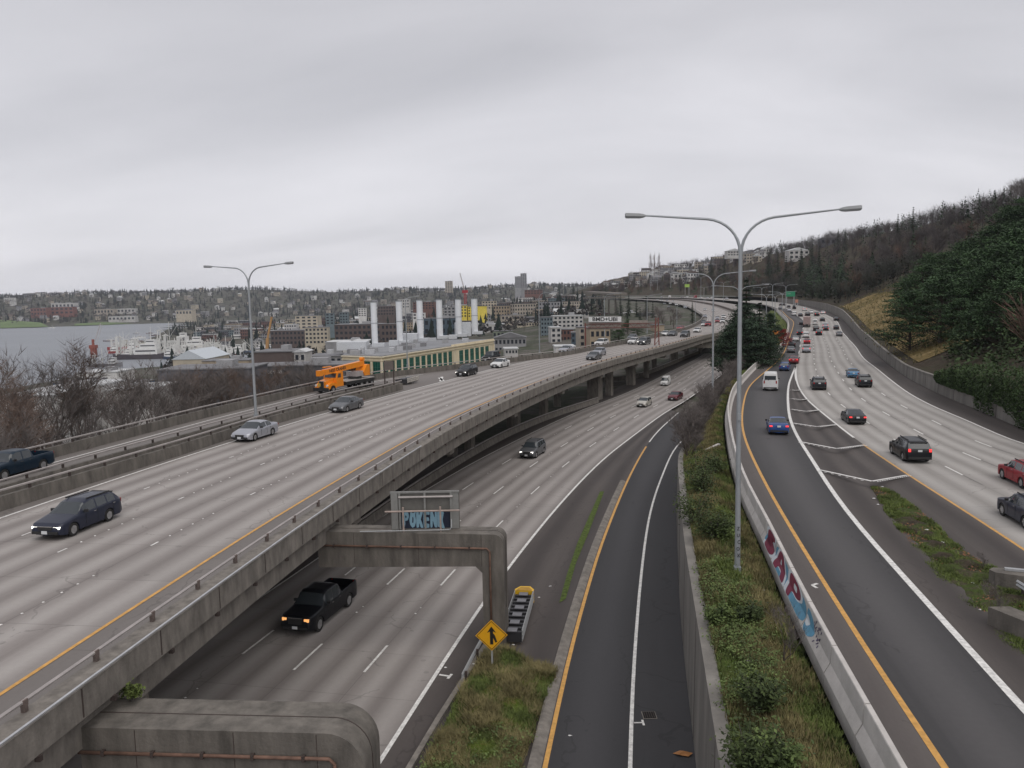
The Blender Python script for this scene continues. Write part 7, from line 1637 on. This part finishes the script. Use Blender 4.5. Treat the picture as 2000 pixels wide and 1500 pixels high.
# woodland on the hill: countless trees
def wood_bare(mb, p, H, rng, n=70):
    mb.bar(p, (p[0], p[1], p[2]+H*.6), .22, .22)
    for i in range(n):
        a = rng.uniform(0, 6.28); e = rng.uniform(.15, 1.0); z0 = H*rng.uniform(.25, .6); q = Vector((p[0]+math.cos(a)*H*.05, p[1]+math.sin(a)*H*.05, p[2]+z0)); l = H*rng.uniform(.25, .45)
        v = Vector((math.cos(a)*e, math.sin(a)*e, rng.uniform(.5, 1.1))).normalized(); s = v.orthogonal().normalized()*(.05+H*.004)*rng.uniform(.7, 1.6); t = q+v*l; mb.add([tuple(q-s), tuple(q+s), tuple(t)], [(0, 1, 2)])
        for k in range(2):
            v2 = (v+Vector((rng.uniform(-1, 1), rng.uniform(-1, 1), rng.uniform(-.3, .8)))*.6).normalized(); b = q.lerp(t, rng.uniform(.4, .9)); e2 = b+v2*l*.5; s2 = v2.orthogonal().normalized()*.07; mb.add([tuple(b-s2), tuple(b+s2), tuple(e2)], [(0, 1, 2)])
def wood_con(mb, p, H, rng, n=130, R=None):
    R = R or H*.23
    for i in range(n):
        t = rng.random()**1.4; r = R*(1-t)*rng.uniform(.3, 1.1); a = rng.uniform(0, 6.28); tri_leaf(mb, Vector((p[0]+math.cos(a)*r, p[1]+math.sin(a)*r, p[2]+H*(.08+.92*t))), H*.055*rng.uniform(.7, 1.5)*(1.1-t*.6), rng, .6)
rw_ = random.Random(77); UND = MB(); wb = MB(); wb2 = MB(); wc_ = MB(); cnt = 0
for _ in range(2900):
    Ys = rw_.uniform(95, 1450); d = rw_.uniform(4, 235); 
    if 112 < Ys < 350 and d < 36: continue
    if Ys < 230 and d < 90 and rw_.random() < .75: continue
    p = hill(Ys, d); H = rw_.uniform(9, 16); 
    if Ys > 900 and rw_.random() < .3: continue
    pxx = 1000+F*p[0]/p[1]
    if pxx > 2120: continue
    if pxx < 1500 and p[2] > 66 and rw_.random() < .6: continue
    k = rw_.random()
    evg = .22 if not (1560 < pxx < 1660 and d < 45) else .9
    if k < evg: wood_con(wc_, p, H*1.05, rw_, 70 if Ys > 500 else 170)
    elif k < .72 or p[2] > 75: wood_bare(wb, p, H, rw_, 45 if Ys > 500 else 90)
    else: wood_bare(wb2, p, H*.9, rw_, 45 if Ys > 500 else 90)
tag(wb.build('bare_woodland', mat('wood_twigs', (.055, .046, .047), .95, var=.3, scale=.05)), kind='stuff'); tag(wb2.build('russet_woodland', mat('wood_russet', (.10, .06, .045), .95, var=.3, scale=.05)), kind='stuff'); tag(wc_.build('evergreen_woodland', mat('wood_evergreen', (.022, .04, .024), .95, var=.5, scale=.12, col2=(.04, .065, .035))), kind='stuff')
for _ in range(420):
    Ys = rw_.uniform(345, 680); p = hill(Ys, rw_.uniform(2.5, 34)); (wood_con if rw_.random() < .55 else wood_bare)(wc_ if False else UND, p, rw_.uniform(7, 13), rw_, 60)
tag(UND.build('roadside_woodland', mat('wood_dark', (.035, .038, .030), .95, var=.5, scale=.1)), kind='stuff')
und = MB()
for _ in range(330):
    Ys = rw_.uniform(70, 150); p = hill(Ys, rw_.uniform(5, 60)); wood_con(und, p-np.array([0, 0, .5]), rw_.uniform(2.5, 6), rw_, 170, R=rw_.uniform(1.6, 3.2))
tag(und.build('slope_undergrowth', mat('undergrowth_green', (.022, .042, .016), .95, var=.5, scale=.3, col2=(.05, .08, .03))), kind='stuff')
# understorey along the foot of the wood at the far bend
# trees of the town and the far hill
tb = MB(); tcn = MB()
def small_con(mb, p, H, rng):
    n = 5; R = H*rng.uniform(.16, .26)
    for lv in range(3):
        z0 = H*(.08+.28*lv); z1 = H*min(.55+.25*lv, 1); r = R*(1-.28*lv)*rng.uniform(.8, 1.2); a0 = rng.random()*6; vs = [(p[0]+math.cos(a0+2*math.pi*i/n)*r*rng.uniform(.6, 1.2), p[1]+math.sin(a0+2*math.pi*i/n)*r*rng.uniform(.6, 1.2), p[2]+z0+rng.uniform(-.05, .05)*H) for i in range(n)]+[(p[0]+rng.uniform(-.1, .1)*r, p[1], p[2]+z1)]
        mb.add(vs, [(i, (i+1) % n, n) for i in range(n)])
def small_dec(mb, p, H, rng):
    for k in range(20):
        a = rng.uniform(0, 6.28); e = rng.uniform(-.2, 1); q = math.sqrt(max(1-e*e, 0))*H*.38*rng.uniform(.6, 1.1); c = Vector((p[0]+math.cos(a)*q, p[1]+math.sin(a)*q, p[2]+H*(.5+.38*e))); tri_leaf(mb, c, H*rng.uniform(.09, .17), rng, .3)
for _ in range(7600):
    Y = rw_.uniform(2100, 3700); X = rw_.uniform(-.72, .14)*Y
    z = float(terr(X, Y)); 
    if z < 3: continue
    if rw_.random() < .3: small_con(tcn, (X, Y, z-1), rw_.uniform(9, 24), rw_)
    else: small_dec(tb, (X, Y, z-1), rw_.uniform(9, 16), rw_)
for _ in range(1500):
    Y = rw_.uniform(420, 2100); X = rw_.uniform(-.45, .12)*Y
    if X < np.interp(Y, *XS)+12 or X > np.interp(Y, OLy, OLx)-22: continue
    z = float(terr(X, Y))
    if rw_.random() < .4: small_con(tcn, (X, Y, z-.5), rw_.uniform(9, 18), rw_)
    else: small_dec(tb, (X, Y, z-.5), rw_.uniform(7, 12), rw_)
tag(tb.build('distant_bare_trees', mat('town_bare', (.045, .042, .042), .95, var=.35, scale=.02)), kind='stuff'); tag(tcn.build('distant_evergreens', mat('town_evergreen', (.01, .019, .016), .95, var=.5, scale=.02)), kind='stuff')
# a few countable trees in the town
for i in range(14):
    Y = R_.uniform(430, 1100); px = R_.uniform(560, 1120); X = (px-1000)/F*Y
    if X > np.interp(Y, OLy, OLx)-25 or X < np.interp(Y, *XS)+15: continue
    tree(con[i % 3] if i % 2 else bare[i % 5], 'fir_tree' if i % 2 else 'bare_tree', (X, Y, float(terr(X, Y))), i, R_.uniform(.5, .85) if i % 2 else R_.uniform(.7, 1), 'dark evergreen standing between buildings of the town' if i % 2 else 'leafless tree standing between buildings of the town', 'evergreens between the town buildings' if i % 2 else 'leafless trees between the town buildings')
# ================= haze =================
hz_ = bpy.data.materials.new('haze'); hz_.use_nodes = True; n_ = hz_.node_tree.nodes; n_.clear(); o_ = n_.new('ShaderNodeOutputMaterial'); v_ = n_.new('ShaderNodeVolumePrincipled'); v_.inputs['Density'].default_value = .00006; v_.inputs['Color'].default_value = (.86, .90, 1, 1); v_.inputs['Anisotropy'].default_value = .2
hz_.node_tree.links.new(v_.outputs[0], o_.inputs['Volume'])
tag(MB().box((-200, 3300, 96), (9400, 8000, 204)).build('haze', hz_), kind='stuff')
print('objects', len(bpy.data.objects))
